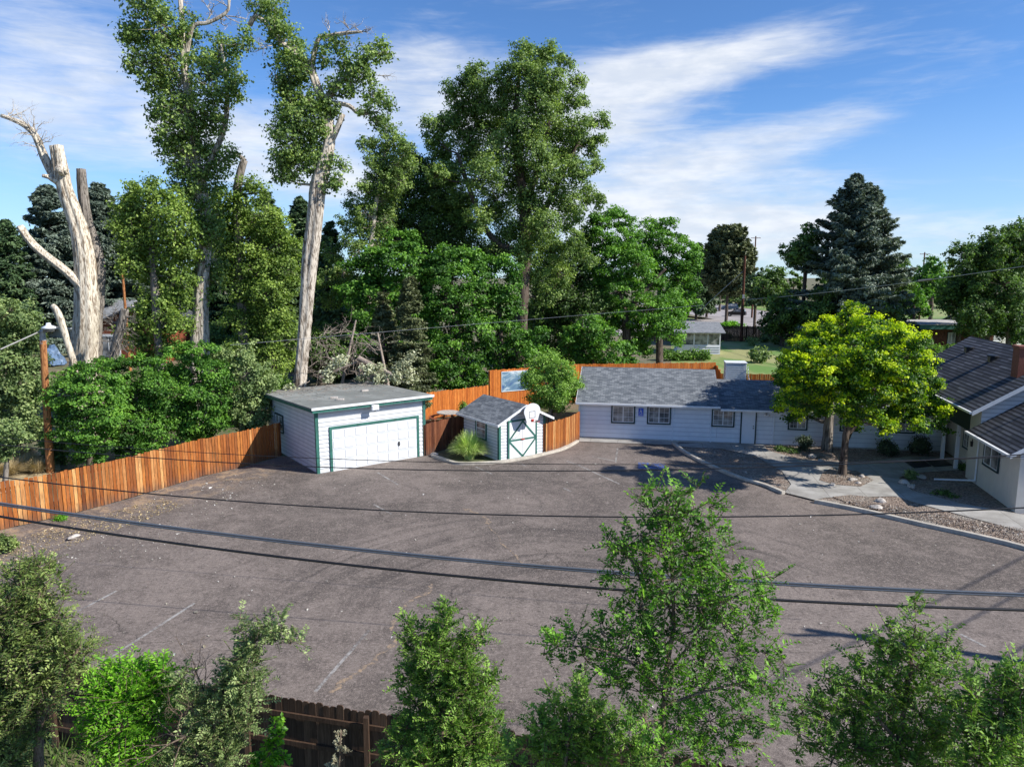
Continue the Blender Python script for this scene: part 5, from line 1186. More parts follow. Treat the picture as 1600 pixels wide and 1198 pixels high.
T('ash_tree', 'middle ash of the thicket, hanging over the orange fence', 'tree', 53.5, [[(718, 620, 14), (716, 540, 11), (712, 450, 8)]],
  [(690, 400, 22), (720, 405, 22), (745, 408, 16), (670, 430, 26), (705, 435, 32), (745, 435, 26), (665, 470, 28), (700, 475, 34), (740, 470, 30), (665, 510, 28), (700, 520, 34), (740, 515, 32), (665, 550, 26), (695, 560, 32), (735, 558, 32), (680, 590, 24), (715, 592, 28), (748, 590, 18), (655, 580, 18), (668, 600, 14)], 'maple', 'bark_dark', 19, .19, k=2.6, per=64, rcf=.42, fl=.55, tint0=.45, group=AS)
T('ash_tree', 'right-hand ash of the thicket, beside the central cottonwood trunk', 'tree', 54.5, [[(785, 610, 12), (782, 530, 9), (780, 470, 7)]],
  [(765, 412, 16), (785, 405, 14), (800, 420, 14), (765, 445, 26), (795, 450, 22), (770, 485, 30), (800, 480, 18), (780, 520, 30), (810, 530, 24), (840, 522, 16), (770, 555, 28), (805, 560, 28), (835, 550, 22), (855, 565, 18), (790, 585, 18)], 'maple', 'bark_dark', 20, .19, k=2.6, per=64, rcf=.42, fl=.55, tint0=.42, group=AS)
T('shade_tree', 'dark leafy tree right of the central cottonwood trunk', 'tree', 66, [[(888, 590, 13), (886, 500, 10), (880, 430, 7)]],
  [(850, 410, 22), (880, 400, 24), (905, 388, 20), (918, 365, 12), (845, 440, 26), (878, 435, 32), (905, 430, 26), (850, 475, 28), (885, 475, 34), (845, 505, 24), (878, 510, 32), (910, 510, 30), (850, 535, 18), (880, 545, 26), (910, 550, 24), (925, 470, 26), (930, 340, 14), (900, 330, 16)], 'deep', 'bark_dark', 21, .19, k=2.2)
T('ash_tree', 'large bright ash behind the left end of the low house', 'tree', 66, [[(980, 590, 14), (978, 510, 12), (965, 440, 8)], [(979, 490, 9), (1010, 450, 7), (1040, 420, 4)]],
  [(935, 352, 18), (958, 340, 20), (978, 352, 16), (915, 380, 18), (945, 378, 28), (978, 380, 26), (925, 412, 26), (960, 415, 32), (995, 410, 28), (935, 448, 28), (970, 455, 32), (1005, 445, 32), (940, 485, 28), (978, 495, 30), (1015, 485, 30), (1045, 475, 24), (1060, 490, 18), (1030, 510, 26), (1000, 525, 26), (1050, 505, 18), (1060, 530, 12), (1010, 545, 12)],
  'maple', 'bark_dark', 22, .2, k=2.6, per=60, rcf=.42, fl=.55, tint0=.56)
T('ash_tree', 'rounded ash right of the large bright one, reaching over the white sunroom', 'tree', 72, [[(1030, 580, 12), (1030, 500, 10), (1032, 430, 7)]],
  [(1005, 362, 16), (1028, 358, 18), (1045, 352, 12), (1060, 378, 18), (1000, 388, 22), (1032, 385, 26), (1080, 398, 18), (1062, 405, 24), (1092, 415, 12), (1025, 418, 28), (1060, 435, 26), (1085, 440, 16), (1050, 465, 24), (1078, 468, 14)], 'maple', 'bark_dark', 23, .21, k=2.5, per=60, rcf=.42, fl=.55, tint0=.5)
T('ash_tree', 'low leafy ash spreading behind the tall orange fence', 'tree', 60, [[(930, 600, 9), (928, 560, 8), (925, 520, 6)]],
  [(895, 520, 18), (920, 512, 20), (945, 520, 20), (890, 545, 20), (918, 545, 24), (948, 545, 24), (975, 545, 18), (905, 566, 16), (935, 568, 18), (965, 568, 14), (990, 560, 12)], 'maple', 'bark_dark', 24, .19, k=2.5, per=60, rcf=.42, fl=.55, tint0=.5)
T('round_shrub', 'round olive-green shrub beside the shed roof', 'shrub', 43, [[(860, 690, 9), (860, 655, 8), (860, 610, 5)]],
  [(858, 562, 16), (850, 580, 24), (878, 582, 22), (835, 600, 22), (862, 605, 28), (888, 603, 22), (845, 622, 20), (872, 625, 20), (895, 612, 14), (870, 638, 10), (824, 590, 12)], 'bush', 'bark_grey', 25, .10, k=2.6, tint0=.74, tipt=.1)

# yellow-green trees in front of the low house
yb1 = [(1270, 520, 16, 1.5), (1300, 505, 16, 2), (1335, 486, 14, 1), (1290, 530, 22, 2.6), (1340, 520, 22, 3), (1330, 492, 15), (1322, 510, 20), (1300, 520, 22), (1350, 512, 22), (1372, 512, 18), (1262, 525, 16), (1248, 538, 16), (1280, 540, 24), (1315, 545, 28), (1355, 540, 26), (1395, 525, 18), (1232, 560, 16), (1258, 565, 24), (1295, 572, 28), (1335, 575, 26), (1225, 590, 14), (1248, 598, 22), (1228, 620, 12), (1262, 625, 22), (1220, 638, 10), (1245, 643, 14), (1290, 610, 24), (1285, 640, 14)]
yb2 = [(1258, 545, 17, -1.5), (1236, 562, 15, -1.8), (1262, 575, 20, -2.2), (1228, 592, 14, -1.6), (1252, 602, 20, -2.2), (1236, 625, 14, -1.8), (1268, 628, 20, -1.8), (1292, 600, 22, -2.4), (1300, 560, 22, -2.0), (1330, 540, 20, -1.5), (1340, 585, 22, -2.6), (1390, 600, 22, -2.4), (1430, 610, 18, -2.0), (1405, 520, 18), (1425, 535, 16), (1445, 530, 9), (1385, 550, 24), (1418, 560, 22), (1442, 558, 12), (1372, 580, 26), (1405, 588, 26), (1438, 585, 22), (1462, 570, 10), (1345, 605, 26), (1380, 612, 26), (1415, 618, 26), (1448, 610, 20), (1468, 600, 10), (1325, 630, 22), (1360, 640, 20), (1395, 645, 20), (1432, 642, 20), (1460, 635, 16), (1475, 645, 9), (1385, 665, 14), (1330, 655, 14), (1468, 662, 12), (1440, 660, 14), (1482, 672, 6)]
YG = 'yellow-green street trees before the low house'
def gb(px, py): p = G(px, py); return (p.x, p.y, 0)
_r = random.Random(4)
yb1 += [(x + _r.uniform(-6, 6), y + _r.uniform(-2, 8), r * .85, _r.choice((-1, 1)) * _r.uniform(1.5, 3.6)) for x, y, r, *_ in yb1[5:] for _k in (0,)]
yb2 += [(x + _r.uniform(-6, 6), y + _r.uniform(-2, 8), r * .85, _r.choice((-1, -1, 1)) * _r.uniform(1.8, 3.8)) for x, y, r, *_ in yb2[13:] if x < 1450]
yb2 += [(x, y, 22, dy) for x, y, dy in ((1350, 560, -3.6), (1390, 575, -4.0), (1330, 600, -3.4), (1370, 610, -4.2), (1410, 600, -3.8), (1310, 570, -3.0), (1290, 590, -3.4), (1340, 630, -3.0), (1380, 540, -3.2))]
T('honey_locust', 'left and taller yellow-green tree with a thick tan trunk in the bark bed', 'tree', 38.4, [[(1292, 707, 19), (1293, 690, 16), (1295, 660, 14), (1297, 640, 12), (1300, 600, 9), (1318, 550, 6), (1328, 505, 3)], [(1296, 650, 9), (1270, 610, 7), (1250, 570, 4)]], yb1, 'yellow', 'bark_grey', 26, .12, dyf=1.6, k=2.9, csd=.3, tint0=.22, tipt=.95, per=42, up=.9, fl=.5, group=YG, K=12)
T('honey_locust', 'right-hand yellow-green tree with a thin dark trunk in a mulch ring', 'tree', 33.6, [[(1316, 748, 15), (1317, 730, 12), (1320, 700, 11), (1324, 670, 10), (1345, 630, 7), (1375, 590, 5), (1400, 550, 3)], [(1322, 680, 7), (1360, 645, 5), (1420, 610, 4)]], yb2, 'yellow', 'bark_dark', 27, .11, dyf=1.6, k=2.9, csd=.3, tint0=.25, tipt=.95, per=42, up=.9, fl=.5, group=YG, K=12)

# low thicket behind the left fence
LT = 'bushes behind the left fence'
T('locust_bush', 'dense green bush beside the wooden lamp pole, behind the left fence', 'bush', 34.5, [[(140, 745, 10), (140, 680, 8), (140, 620, 5)]],
  [(110, 588, 20), (140, 578, 20), (165, 590, 20), (100, 615, 26), (135, 612, 28), (170, 618, 26), (105, 645, 26), (140, 648, 30), (170, 655, 26), (100, 680, 22), (135, 685, 28), (165, 690, 24), (120, 712, 14), (150, 715, 14), (85, 640, 14)], 'maple', 'bark_dark', 50, .12, k=2.4, per=70, rcf=.4, fl=.55, group=LT)
T('locust_bush', 'dense dark green bush in the middle of the thicket below the dead tree', 'bush', 36.5, [[(215, 730, 10), (215, 670, 8), (212, 610, 5)]],
  [(165, 565, 16), (192, 568, 18), (220, 575, 20), (185, 595, 24), (215, 600, 28), (245, 600, 24), (190, 630, 28), (225, 635, 30), (255, 635, 24), (195, 665, 28), (230, 670, 30), (205, 695, 20), (240, 690, 22), (185, 700, 14)], 'maple', 'bark_dark', 51, .12, k=2.4, per=70, rcf=.4, fl=.55, tint0=.45, group=LT)
T('locust_bush', 'broad green bush leaning on the left fence near its middle', 'bush', 38, [[(300, 715, 10), (300, 660, 8), (300, 600, 5)]],
  [(260, 560, 18), (290, 552, 20), (320, 550, 20), (270, 590, 26), (305, 585, 28), (335, 580, 22), (275, 620, 28), (310, 622, 30), (340, 615, 26), (270, 650, 26), (305, 655, 28), (335, 650, 26), (290, 678, 20), (320, 678, 18), (265, 675, 14)], 'maple', 'bark_dark', 52, .125, k=2.4, per=70, rcf=.4, fl=.55, group=LT)
T('locust_bush', 'light green bush hanging over the fence at the garage corner', 'bush', 39, [[(378, 705, 10), (378, 650, 8), (380, 600, 5)]],
  [(350, 560, 20), (380, 555, 20), (355, 590, 24), (388, 588, 26), (412, 600, 16), (360, 620, 26), (392, 620, 26), (418, 628, 14), (365, 650, 22), (395, 648, 22), (410, 655, 14), (385, 670, 14), (345, 640, 18), (405, 575, 16), (425, 590, 12)], 'silver', 'bark_grey', 53, .125, k=2.5, tint0=.6, group=LT)
T('locust_tree', 'feathery green tree filling the left edge behind the lamp pole', 'tree', 37, [[(25, 760, 14), (25, 680, 12), (22, 560, 8), (20, 500, 5)]],
  [(12, 490, 26), (40, 498, 22), (5, 530, 26), (35, 530, 26), (62, 520, 14), (12, 570, 28), (42, 568, 24), (62, 560, 12), (8, 610, 26), (38, 605, 24), (60, 600, 14), (50, 640, 22), (20, 640, 26), (30, 670, 26), (60, 670, 18), (-15, 560, 30), (-15, 620, 30), (-20, 500, 28)], 'silver', 'bark_dark', 54, .14, k=2.5, tint0=.45)
T('locust_bush', 'pale leafy shrub cut off by the left edge above the fence', 'bush', 31, [[(8, 760, 9), (10, 730, 7), (12, 700, 4)]], [(-10, 680, 26), (15, 672, 22), (32, 690, 18), (5, 700, 20)], 'silver', 'bark_grey', 55, .11, k=2.6, tint0=.55)
T('lilac_bush', 'small bush in the dark gap between the lamp pole and the thicket', 'bush', 36, [[(85, 730, 7), (85, 700, 5)]], [(72, 700, 14), (88, 690, 16), (95, 712, 14), (80, 720, 12), (70, 735, 8)], 'deep', 'bark_dark', 56, .11, k=2.4)

# brush pile and faded leafy debris behind the garage roof
rngb = np.random.default_rng(5); S = []
for i in range(85):
    px, py = rngb.uniform(478, 600), rngb.uniform(520, 612); p = P(px, py, rngb.uniform(44, 48)); S += deadtwigs(p, (rngb.normal(), rngb.normal() * .4, abs(rngb.normal()) * .6), 1, rngb.uniform(.8, 1.7), rngb, .022, 2, .6)
S += [[*P(560, 560, 46), *P(620, 590, 45), .22, .16], [*P(500, 590, 46), *P(560, 565, 46), .14, .08], [*P(530, 620, 46.5), *P(556, 500, 47), .12, .06], [*P(610, 620, 46.5), *P(590, 520, 47), .12, .06]]
me, _ = woodmesh('brush_pile', [[[*P(560, 640, 46), .1], [*P(562, 560, 46.3), .05]]], S, rngb, 5)
bp = link('brush_pile', me, M['bark_bare']); tag(bp, 'tangle of broken grey branches piled behind the garage', 'brush pile')
rngb = np.random.default_rng(6)
for i, (spec, lb) in enumerate((([(575, 578, 12), (592, 582, 14), (560, 588, 10), (610, 588, 9)], 'faded broken bough draped over the middle back edge of the garage roof'), ([(522, 570, 9), (535, 565, 8), (508, 580, 8), (512, 592, 8)], 'faded broken bough near the pale trunk behind the garage roof'),
                        ([(630, 565, 10), (640, 585, 11), (622, 580, 10), (640, 555, 8), (628, 596, 9)], 'faded broken bough hanging right of the middle behind the garage roof'), ([(452, 610, 7), (460, 613, 6), (447, 606, 5)], 'small faded bough fallen on the left back corner of the garage roof'))):
    Y_ = 42.6 if i < 3 else 40.2
    bl = px_blobs(spec, Y_, rngb, .5); b0 = tuple(bl[0][0]); tree('fallen_branch', lb, 'branch', b0, [[[*(bl[0][0] + np.array([-.6, .2, -.25])), .04], [*bl[0][0], .03], [*(bl[-1][0]), .015]]], bl, 'greycloth', 'bark_grey', 60 + i, .13, k=1.7, limbs=False, crown_name='leaves', trunk_name='stem')
# twigs and brick-like bits lying on the garage roof
Og = G(497, 740); cg, sg_ = math.cos(rzg), math.sin(rzg)
def groof(a, b_): z = 3.36 - .2 * (b_ + .42) / 7.9; return Vector((Og.x + a * cg - b_ * sg_, Og.y + a * sg_ + b_ * cg, z))
S = []
for i in range(520):
    a, b_ = rngb.uniform(-.2, 6.2), 7.3 - abs(rngb.normal()) * 1.4 if i % 5 else rngb.uniform(1, 7)
    p = groof(a, b_) + Vector((0, 0, .012)); an = rngb.uniform(0, 3.14); l_ = rngb.uniform(.08, .5); q = p + Vector((math.cos(an), math.sin(an), rngb.uniform(0, .12))) * l_; S.append([*p, *q, .007, .004])
me = npmesh('roof_debris', *segmesh(S, 3)); db = link('roof_debris', me, M['bark_bare']); tag(db, 'scattered twigs and leaf debris over the flat garage roof', 'debris', None, 'stuff')
for i, (px, py, an) in enumerate(((522, 622, .2), (532, 625, .1), (570, 611, .5))):
    d = ray(px, py); p = P(px, py, 37); best = min(((groof(a * .1, b_ * .1) - P(px, py, groof(a * .1, b_ * .1).y)).length, a, b_) for a in range(0, 62) for b_ in range(0, 70))
    p = groof(best[1] * .1, best[2] * .1); t = thing('roof_block', ['left concrete block of the pair lying on the garage roof', 'right concrete block of the pair lying on the garage roof', 'single concrete block lying farther back on the garage roof'][i], 'block', tuple(p), an, 'loose blocks on the garage roof')
    mb = MB(); mb.box(-.2, .2, -.1, .1, 0, .09); mb.build('block', M['rock'], t, bevel=.02)

# ------------------------------------------------------------------ right and far background
tp = P(1338, 272, 96)
conifer('spruce_tree', 'tallest dark spruce rising behind the yellow-green trees', (tp.x, 96, 0), tp.z, 8.4, 'spruce', 'bark_dark', 70, L_=.62, dens=1.25, ragged=.5, droop=.1)
tp = P(1352, 290, 97); conifer('spruce_tree', 'second leader of the tall dark spruce, just to its right', (tp.x + 1.2, 97.5, 0), tp.z, 7.6, 'spruce', 'bark_dark', 71, L_=.6, dens=1.1, ragged=.4, droop=.1)
tp = P(1141, 356, 146); conifer('pine_tree', 'round-topped brown-green pine beside the far street', (tp.x, 146, 0), tp.z, 5.2, 'brownpine', 'bark_dark', 72, L_=.9, dens=1.5, bare=.3, top_round=True, droop=.0, ragged=.2)
tp = P(1092, 380, 160); conifer('pine_tree', 'dark pine half hidden behind the rounded ash', (tp.x, 160, 0), tp.z, 6.0, 'pine', 'bark_dark', 73, L_=.9, dens=1.1, bare=.15, ragged=.2)
def far_tree(px, py0, r, Y, leaf, label, seed, n=8, cat='tree', name='shade_tree', k=2.2):
    rr = np.random.default_rng(seed); bl = []
    for i in range(n):
        a = rr.uniform(0, 6.28); q = rr.uniform(0, .75); bl.append((px + math.cos(a) * r * q, py0 + r * .95 - math.sin(a) * r * q * .95, r * rr.uniform(.3, .55)))
    bl.append((px, py0 + r * 1.0, r * .6)); bl.append((px + r * .15, py0 + r * .35, r * .38)); bl.append((px - r * .3, py0 + r * 1.5, r * .5)); bl.append((px + r * .35, py0 + r * 1.55, r * .5))
    b0 = P(px, py0 + r * 2, Y)
    T(name, label, cat, Y, [[(px, py0 + 2.1 * r, r * .16), (px, py0 + 1.4 * r, r * .12), (px, py0 + .7 * r, r * .06)]], bl, leaf, 'bark_dark', seed, .0032 * Y, dyf=1.4, k=k, K=7)
FT = [(1258, 352, 36, 100, 'deep', 'leafy tree with a bumpy top left of the tall spruce'), (1205, 412, 34, 112, 'deep', 'dark rounded tree right of the reddish utility pole'), (1222, 455, 36, 99, 'deep', 'dark low tree over the brown fence at the lawn end'), (1180, 425, 26, 120, 'pine', 'dark bushy tree behind the reddish utility pole'),
      (1400, 400, 34, 108, 'deep', 'dark tree tucked behind the right side of the tall spruce'), (1455, 402, 36, 125, 'maple', 'lighter green tree between the spruce and the right-hand tree'), (1428, 440, 30, 110, 'maple', 'green tree just left of the flat-roofed building'), (1485, 410, 28, 130, 'cotton', 'distant green tree under the overhead wire splice'),
      (1545, 352, 60, 88, 'deep', 'big dark tree at the right edge of the photo'), (1592, 345, 50, 90, 'deep', 'dark tree cut off by the right edge of the photo'), (1500, 415, 40, 92, 'deep', 'dark tree left of the big one at the right edge'), (1575, 440, 46, 86, 'deep', 'low dark tree under the big one at the right edge'), (1520, 462, 32, 86, 'deep', 'low dark bush beside the flat-roofed building'),
      (1340, 440, 44, 93, 'spruce', 'dark lower boughs in front of the tall spruce'), (1280, 450, 40, 94, 'deep', 'dark shrubby tree left below the tall spruce'), (1390, 455, 36, 93, 'deep', 'dark shrubby tree right below the tall spruce'),
      (1105, 425, 22, 170, 'maple', 'small tree beside the dark car at the far street'), (1075, 430, 30, 175, 'deep', 'far dark tree behind the rounded ash')]
for i, (px, py, r_, Y_, lf, lb) in enumerate(FT): far_tree(px, py, r_, Y_, lf, lb, 100 + i)
# distant tree line beyond the neighbourhood
rr = random.Random(8); words = ['leftmost', 'second', 'third', 'fourth', 'fifth', 'sixth', 'seventh', 'eighth', 'ninth', 'tenth', 'eleventh', 'twelfth', 'thirteenth', 'fourteenth', 'rightmost']
xs = [-160, -60, 25, 110, 520, 1060, 1110, 1150, 1190, 1240, 1300, 1420, 1475, 1530, 1620]
for i, px in enumerate(xs): far_tree(px, 424 + rr.uniform(-8, 8), 26 + rr.uniform(-3, 6), 230 + rr.uniform(-20, 30), rr.choice(['deep', 'maple', 'deep']), 'low tree of the distant tree line, %s from the left' % (words[i] if i in (0, 14) else words[i]), 140 + i, n=6)
for i, (px, py, r_, Y_, lf, lb) in enumerate([(60, 430, 30, 100, 'deep', 'dark shrubby mass behind the grey bungalow roof'), (200, 440, 40, 92, 'deep', 'dark shrubby tree right of the red-brown cabin'), (300, 430, 50, 84, 'deep', 'dark shade tree deep behind the tall cottonwood trunk'), (500, 420, 42, 76, 'deep', 'dark shade tree deep behind the bare pale trunk'), (330, 500, 40, 70, 'deep', 'dark bush deep between the two bare trunks'), (500, 500, 44, 62, 'deep', 'dark bush behind the brush pile'), (560, 430, 40, 72, 'deep', 'dark tree deep behind the left ash'),
                                      (830, 470, 44, 78, 'deep', 'dark tree deep behind the central trunk'), (620, 530, 40, 62, 'deep', 'dark bush low behind the brownish spruce'), (20, 470, 34, 60, 'pine', 'dark tree behind the feathery tree at the left edge'), (240, 560, 26, 46, 'deep', 'dark bush behind the thicket below the green-wrapped tree'), (430, 590, 22, 45, 'bush', 'green bush left of the pale trunk behind the garage')]):
    far_tree(px, py, r_, Y_, lf, lb, 160 + i)
# garden plants on the far lawn
def shrub(name, label, cat, px, py, rp, hp, leaf, seed, Lf, Y=None, n=6, k=2.6):
    p = G(px, py); Y = p.y; rr = np.random.default_rng(seed); bl = []
    r = rp / FPX * Y; h_ = hp / FPX * Y
    for i in range(n): a = rr.uniform(0, 6.28); bl.append((np.array([p.x + math.cos(a) * r * .55, p.y + math.sin(a) * r * .55, h_ * rr.uniform(.35, .7)]), r * .5, h_ * .32))
    bl.append((np.array([p.x, p.y, h_ * .55]), r * .6, h_ * .45))
    return tree(name, label, cat, (p.x, p.y, 0), [[[p.x, p.y, 0, .04], [p.x, p.y, h_ * .5, .02]]], bl, leaf, 'bark_dark', seed, Lf, k=k, K=5)
shrub('clipped_bush', 'round clipped bright bush right of the white sunroom', 'bush', 1110, 548, 10, 19, 'maple', 200, .22)
shrub('clipped_bush', 'flat bright green bush in front of the reddish utility pole', 'bush', 1141, 513, 17, 10, 'bright', 201, .3)
for i, px in enumerate((1042, 1056, 1070, 1084, 1098)): shrub('garden_plant', 'leafy garden plant in the row below the sunroom, %s from the left' % ['first', 'second', 'third', 'fourth', 'fifth'][i], 'plant', px, 563, 9, 15, 'bush', 202 + i, .2)
for i, (px, py, lb) in enumerate(((1135, 532, 'pale tall garden plant by the dark fence, left one'), (1195, 535, 'pale leafy garden plant by the dark fence, middle one'), (1212, 538, 'pale leafy garden plant by the dark fence, right one'), (1175, 540, 'small green garden plant in the flower bed by the dark fence'))): shrub('garden_plant', lb, 'plant', px, py, 6, 13, 'silver', 210 + i, .2)
hp_ = []
for i, px in enumerate((1448, 1480, 1512)):
    T('hedge_bush', 'green vine-covered hedge behind the dark roof, %s part' % ['left', 'middle', 'right'][i], 'hedge', 59, [[(px, 590, 5), (px, 565, 4)]], [(px - 14, 556, 11), (px, 553, 12), (px + 14, 552, 11), (px - 8, 568, 12), (px + 10, 568, 12)], 'bush', 'bark_dark', 220 + i, .17, k=2.6, K=5)
shrub('wall_shrub', 'dark spiky shrub against the low house, nearest the white door', 'shrub', 1257, 706, 8, 26, 'yuccadark', 230, .09)
shrub('wall_shrub', 'dark spreading shrub against the low house, left of the entry', 'shrub', 1387, 712, 14, 26, 'yuccadark', 231, .10)
shrub('wall_shrub', 'dark spreading shrub closest to the porch of the gabled house', 'shrub', 1441, 712, 15, 30, 'yuccadark', 232, .10)
shrub('garden_plant', 'small green plant among pale stones beside the walk', 'plant', 1421, 750, 9, 16, 'silver', 233, .07)
shrub('weed_clump', 'low green weeds in the bark bed left of the thick tan trunk', 'weeds', 1228, 705, 20, 6, 'deep', 234, .07)
shrub('garden_plant', 'small green plant at the foot of the porch downspout', 'plant', 1505, 735, 8, 12, 'deep', 235, .07)
shrub('weed_clump', 'green weeds on the dark bed before the gabled house', 'weeds', 1475, 775, 22, 5, 'deep', 236, .06)
shrub('weed_clump', 'small green weed at the foot of the left fence', 'weeds', 95, 812, 10, 7, 'bright', 237, .05)
shrub('weed_clump', 'reddish green weeds at the left edge of the asphalt', 'weeds', 12, 862, 22, 28, 'olive', 238, .07, k=1.8)
shrub('weed_clump', 'spiky leafy plant alone in the middle of the lawn', 'plant', 1183, 566, 13, 24, 'silver', 239, .3)
shrub('weed_clump', 'green vine climbing the orange fence behind the patio table', 'vine', 724, 655, 6, 30, 'bush', 240, .09)
# grasses
def grass_clump(name, label, c, r, h_, n, leaf, seed, w_=.012, kind=None):
    rng = np.random.default_rng(seed); o = thing(name, label, 'ornamental grass' if not kind else 'grass', tuple(c))
    if kind: o['kind'] = kind
    az_ = rng.uniform(0, 6.283, n); ln = h_ * rng.uniform(.6, 1.15, n); lean = rng.uniform(.05, 1, n) ** .8
    b0 = np.stack([np.cos(az_), np.sin(az_), 0 * az_], 1) * (r * .25 * rng.uniform(0, 1, n) ** .5)[:, None]; V = []; m_ = 6
    d = np.stack([np.cos(az_ + rng.normal(size=n) * .3), np.sin(az_ + rng.normal(size=n) * .3), 0 * az_], 1); sd = np.stack([-d[:, 1], d[:, 0], 0 * az_], 1)
    for j in range(m_ + 1):
        t = j / m_; q = b0 + d * (r * lean * t ** 1.4)[:, None]; q[:, 2] = ln * (t - .62 * lean * t ** 2.4); ww = w_ * (1 - t * .9)
        V.append(np.stack([q - sd * ww, q + sd * ww], 1))
    V = np.stack(V, 1).reshape(-1, 3); base = (np.arange(n) * (m_ + 1) * 2)[:, None]; F = []
    for j in range(m_): F.append(base + np.array([[2 * j, 2 * j + 1, 2 * j + 3, 2 * j + 2]]))
    F = np.stack(F, 1).reshape(-1, 4); tn = np.repeat(np.clip(.5 + rng.normal(size=n) * .2, 0, 1), m_)
    me = npmesh('blades', V, F, tn, True); link('blades', me, LF[leaf], o); return o
g0 = G(733, 719); grass_clump('ornamental_grass', 'fountain of pale green ornamental grass beside the shed', (g0.x, g0.y + .3, 0), 1.05, 1.6, 2600, 'grass', 300, .018)
for i, (px, py, r_) in enumerate(((15, 742, .9), (30, 735, 1.0), (48, 728, .9), (60, 738, .8), (20, 722, 1.0), (-10, 745, 1.0), (42, 716, .8))):
    g1 = G(px, py); grass_clump('dry_grass', 'dry straw-coloured grass tuft on the bank behind the left fence', (g1.x, g1.y, 0), r_, .8, 900, 'straw', 310 + i, .014, 'stuff')

# ------------------------------------------------------------------ foreground trees and shrubs (this side of the near fence)
def NT_(name, label, cat, Y, trunk, blobs, leaf, bark, seed, Lf, Wf, **kw):
    rng = np.random.default_rng(seed + 1000); tubes = [px_path(t_, Y) for t_ in trunk]
    b0 = (tubes[0][0][0], tubes[0][0][1], 0.0)
    for t_ in tubes[:1]: t_.insert(0, [t_[0][0], t_[0][1], 0.0, t_[0][3] * 1.2])
    dyf = kw.pop('dyf', .9)
    return tree(name, label, cat, b0, tubes, px_blobs(blobs, Y, rng, dyf), leaf, bark, seed, Lf, Wf=Wf, mode='twig', K=8, **kw)
NT_('plum_shrub', 'large olive-green shrub filling the bottom left corner', 'shrub', 10.5, [[(60, 1230, 18), (62, 1120, 13), (66, 1020, 9), (60, 930, 4)], [(62, 1130, 9), (100, 1050, 7), (125, 1010, 4)]],
  [(62, 885, 12), (78, 902, 12), (28, 910, 22), (50, 930, 24), (12, 950, 30), (55, 965, 28), (88, 965, 14), (20, 1000, 34), (65, 1005, 34), (100, 1010, 22), (125, 1015, 14), (15, 1055, 38), (62, 1055, 38), (105, 1040, 22), (30, 1105, 34), (70, 1090, 24), (20, 1150, 34), (50, 1140, 18), (8, 1190, 30), (-20, 1000, 40), (-20, 1100, 40), (98, 928, 8)],
  'olive', 'bark_twig', 400, .078, .036, per_m2=12, tl=.42, nl=16, tint0=.48)
NT_('elm_sapling', 'vivid light green young elm left of centre at the bottom', 'shrub', 9.6, [[(205, 1230, 10), (205, 1150, 8), (210, 1080, 4)]],
  [(182, 1060, 18), (165, 1085, 22), (200, 1090, 26), (235, 1060, 18), (228, 1085, 20), (160, 1120, 24), (195, 1130, 30), (235, 1120, 24), (170, 1160, 24), (205, 1170, 28), (250, 1080, 14), (255, 1050, 8), (152, 1150, 12)],
  'bright', 'bark_twig', 401, .085, .038, per_m2=16, tl=.45, nl=16, tint0=.6)
NT_('plum_shrub', 'grey-green shrub with one arm reaching out over the asphalt near the bottom', 'shrub', 9.4, [[(330, 1240, 16), (335, 1160, 12), (345, 1090, 9), (370, 1040, 6), (400, 1000, 4), (440, 985, 2)], [(335, 1150, 8), (290, 1090, 6), (285, 1060, 3)]],
  [(375, 965, 6), (376, 985, 8), (382, 1008, 12), (400, 1000, 15), (418, 985, 13), (440, 968, 8), (432, 1000, 12), (455, 1003, 8), (470, 1004, 4), (372, 1030, 16), (395, 1035, 18), (360, 1060, 20), (388, 1065, 22), (375, 1095, 24), (350, 1090, 22), (395, 1100, 14), (330, 1110, 22), (300, 1100, 18), (285, 1070, 12), (292, 1048, 8), (320, 1140, 26), (355, 1135, 28), (310, 1175, 28), (350, 1175, 28), (275, 1188, 18), (385, 1130, 12)],
  'silver', 'bark_twig', 402, .064, .030, per_m2=15, tl=.30, nl=16, tint0=.48, extra=deadtwigs(P(285, 1120, 9.3), (-.3, 0, .8), 3, .9, np.random.default_rng(3), .012, 3, .4) + deadtwigs(P(318, 1080, 9.5), (.1, 0, 1), 3, .7, np.random.default_rng(4), .008, 3, .35) + deadtwigs(P(290, 1150, 9.0), (-.9, -.2, -.2), 3, .9, np.random.default_rng(5), .014, 2, .3))
NT_('privet_tree', 'upright dark green bushy tree standing at the near fence, left of the tallest sapling', 'tree', 8.9, [[(690, 1240, 14), (690, 1140, 11), (692, 1050, 8), (692, 980, 4)], [(690, 1090, 6), (715, 1020, 4), (745, 990, 2)]],
  [(690, 955, 11), (696, 975, 14), (635, 972, 9), (648, 988, 13), (740, 985, 8), (752, 990, 7), (688, 1000, 18), (660, 1012, 20), (722, 1012, 16), (745, 1008, 10), (640, 1010, 10), (690, 1032, 26), (655, 1045, 20), (725, 1045, 22), (640, 1065, 14), (680, 1070, 28), (722, 1080, 28), (765, 1062, 14), (755, 1090, 18), (650, 1100, 22), (695, 1115, 32), (742, 1125, 28), (640, 1135, 20), (680, 1155, 34), (735, 1160, 34), (772, 1130, 14), (625, 1165, 22), (665, 1190, 34), (720, 1195, 36), (768, 1180, 26), (600, 1180, 10)],
  'bush', 'bark_twig', 403, .062, .029, per_m2=17, tl=.28, nl=16, tint0=.52)
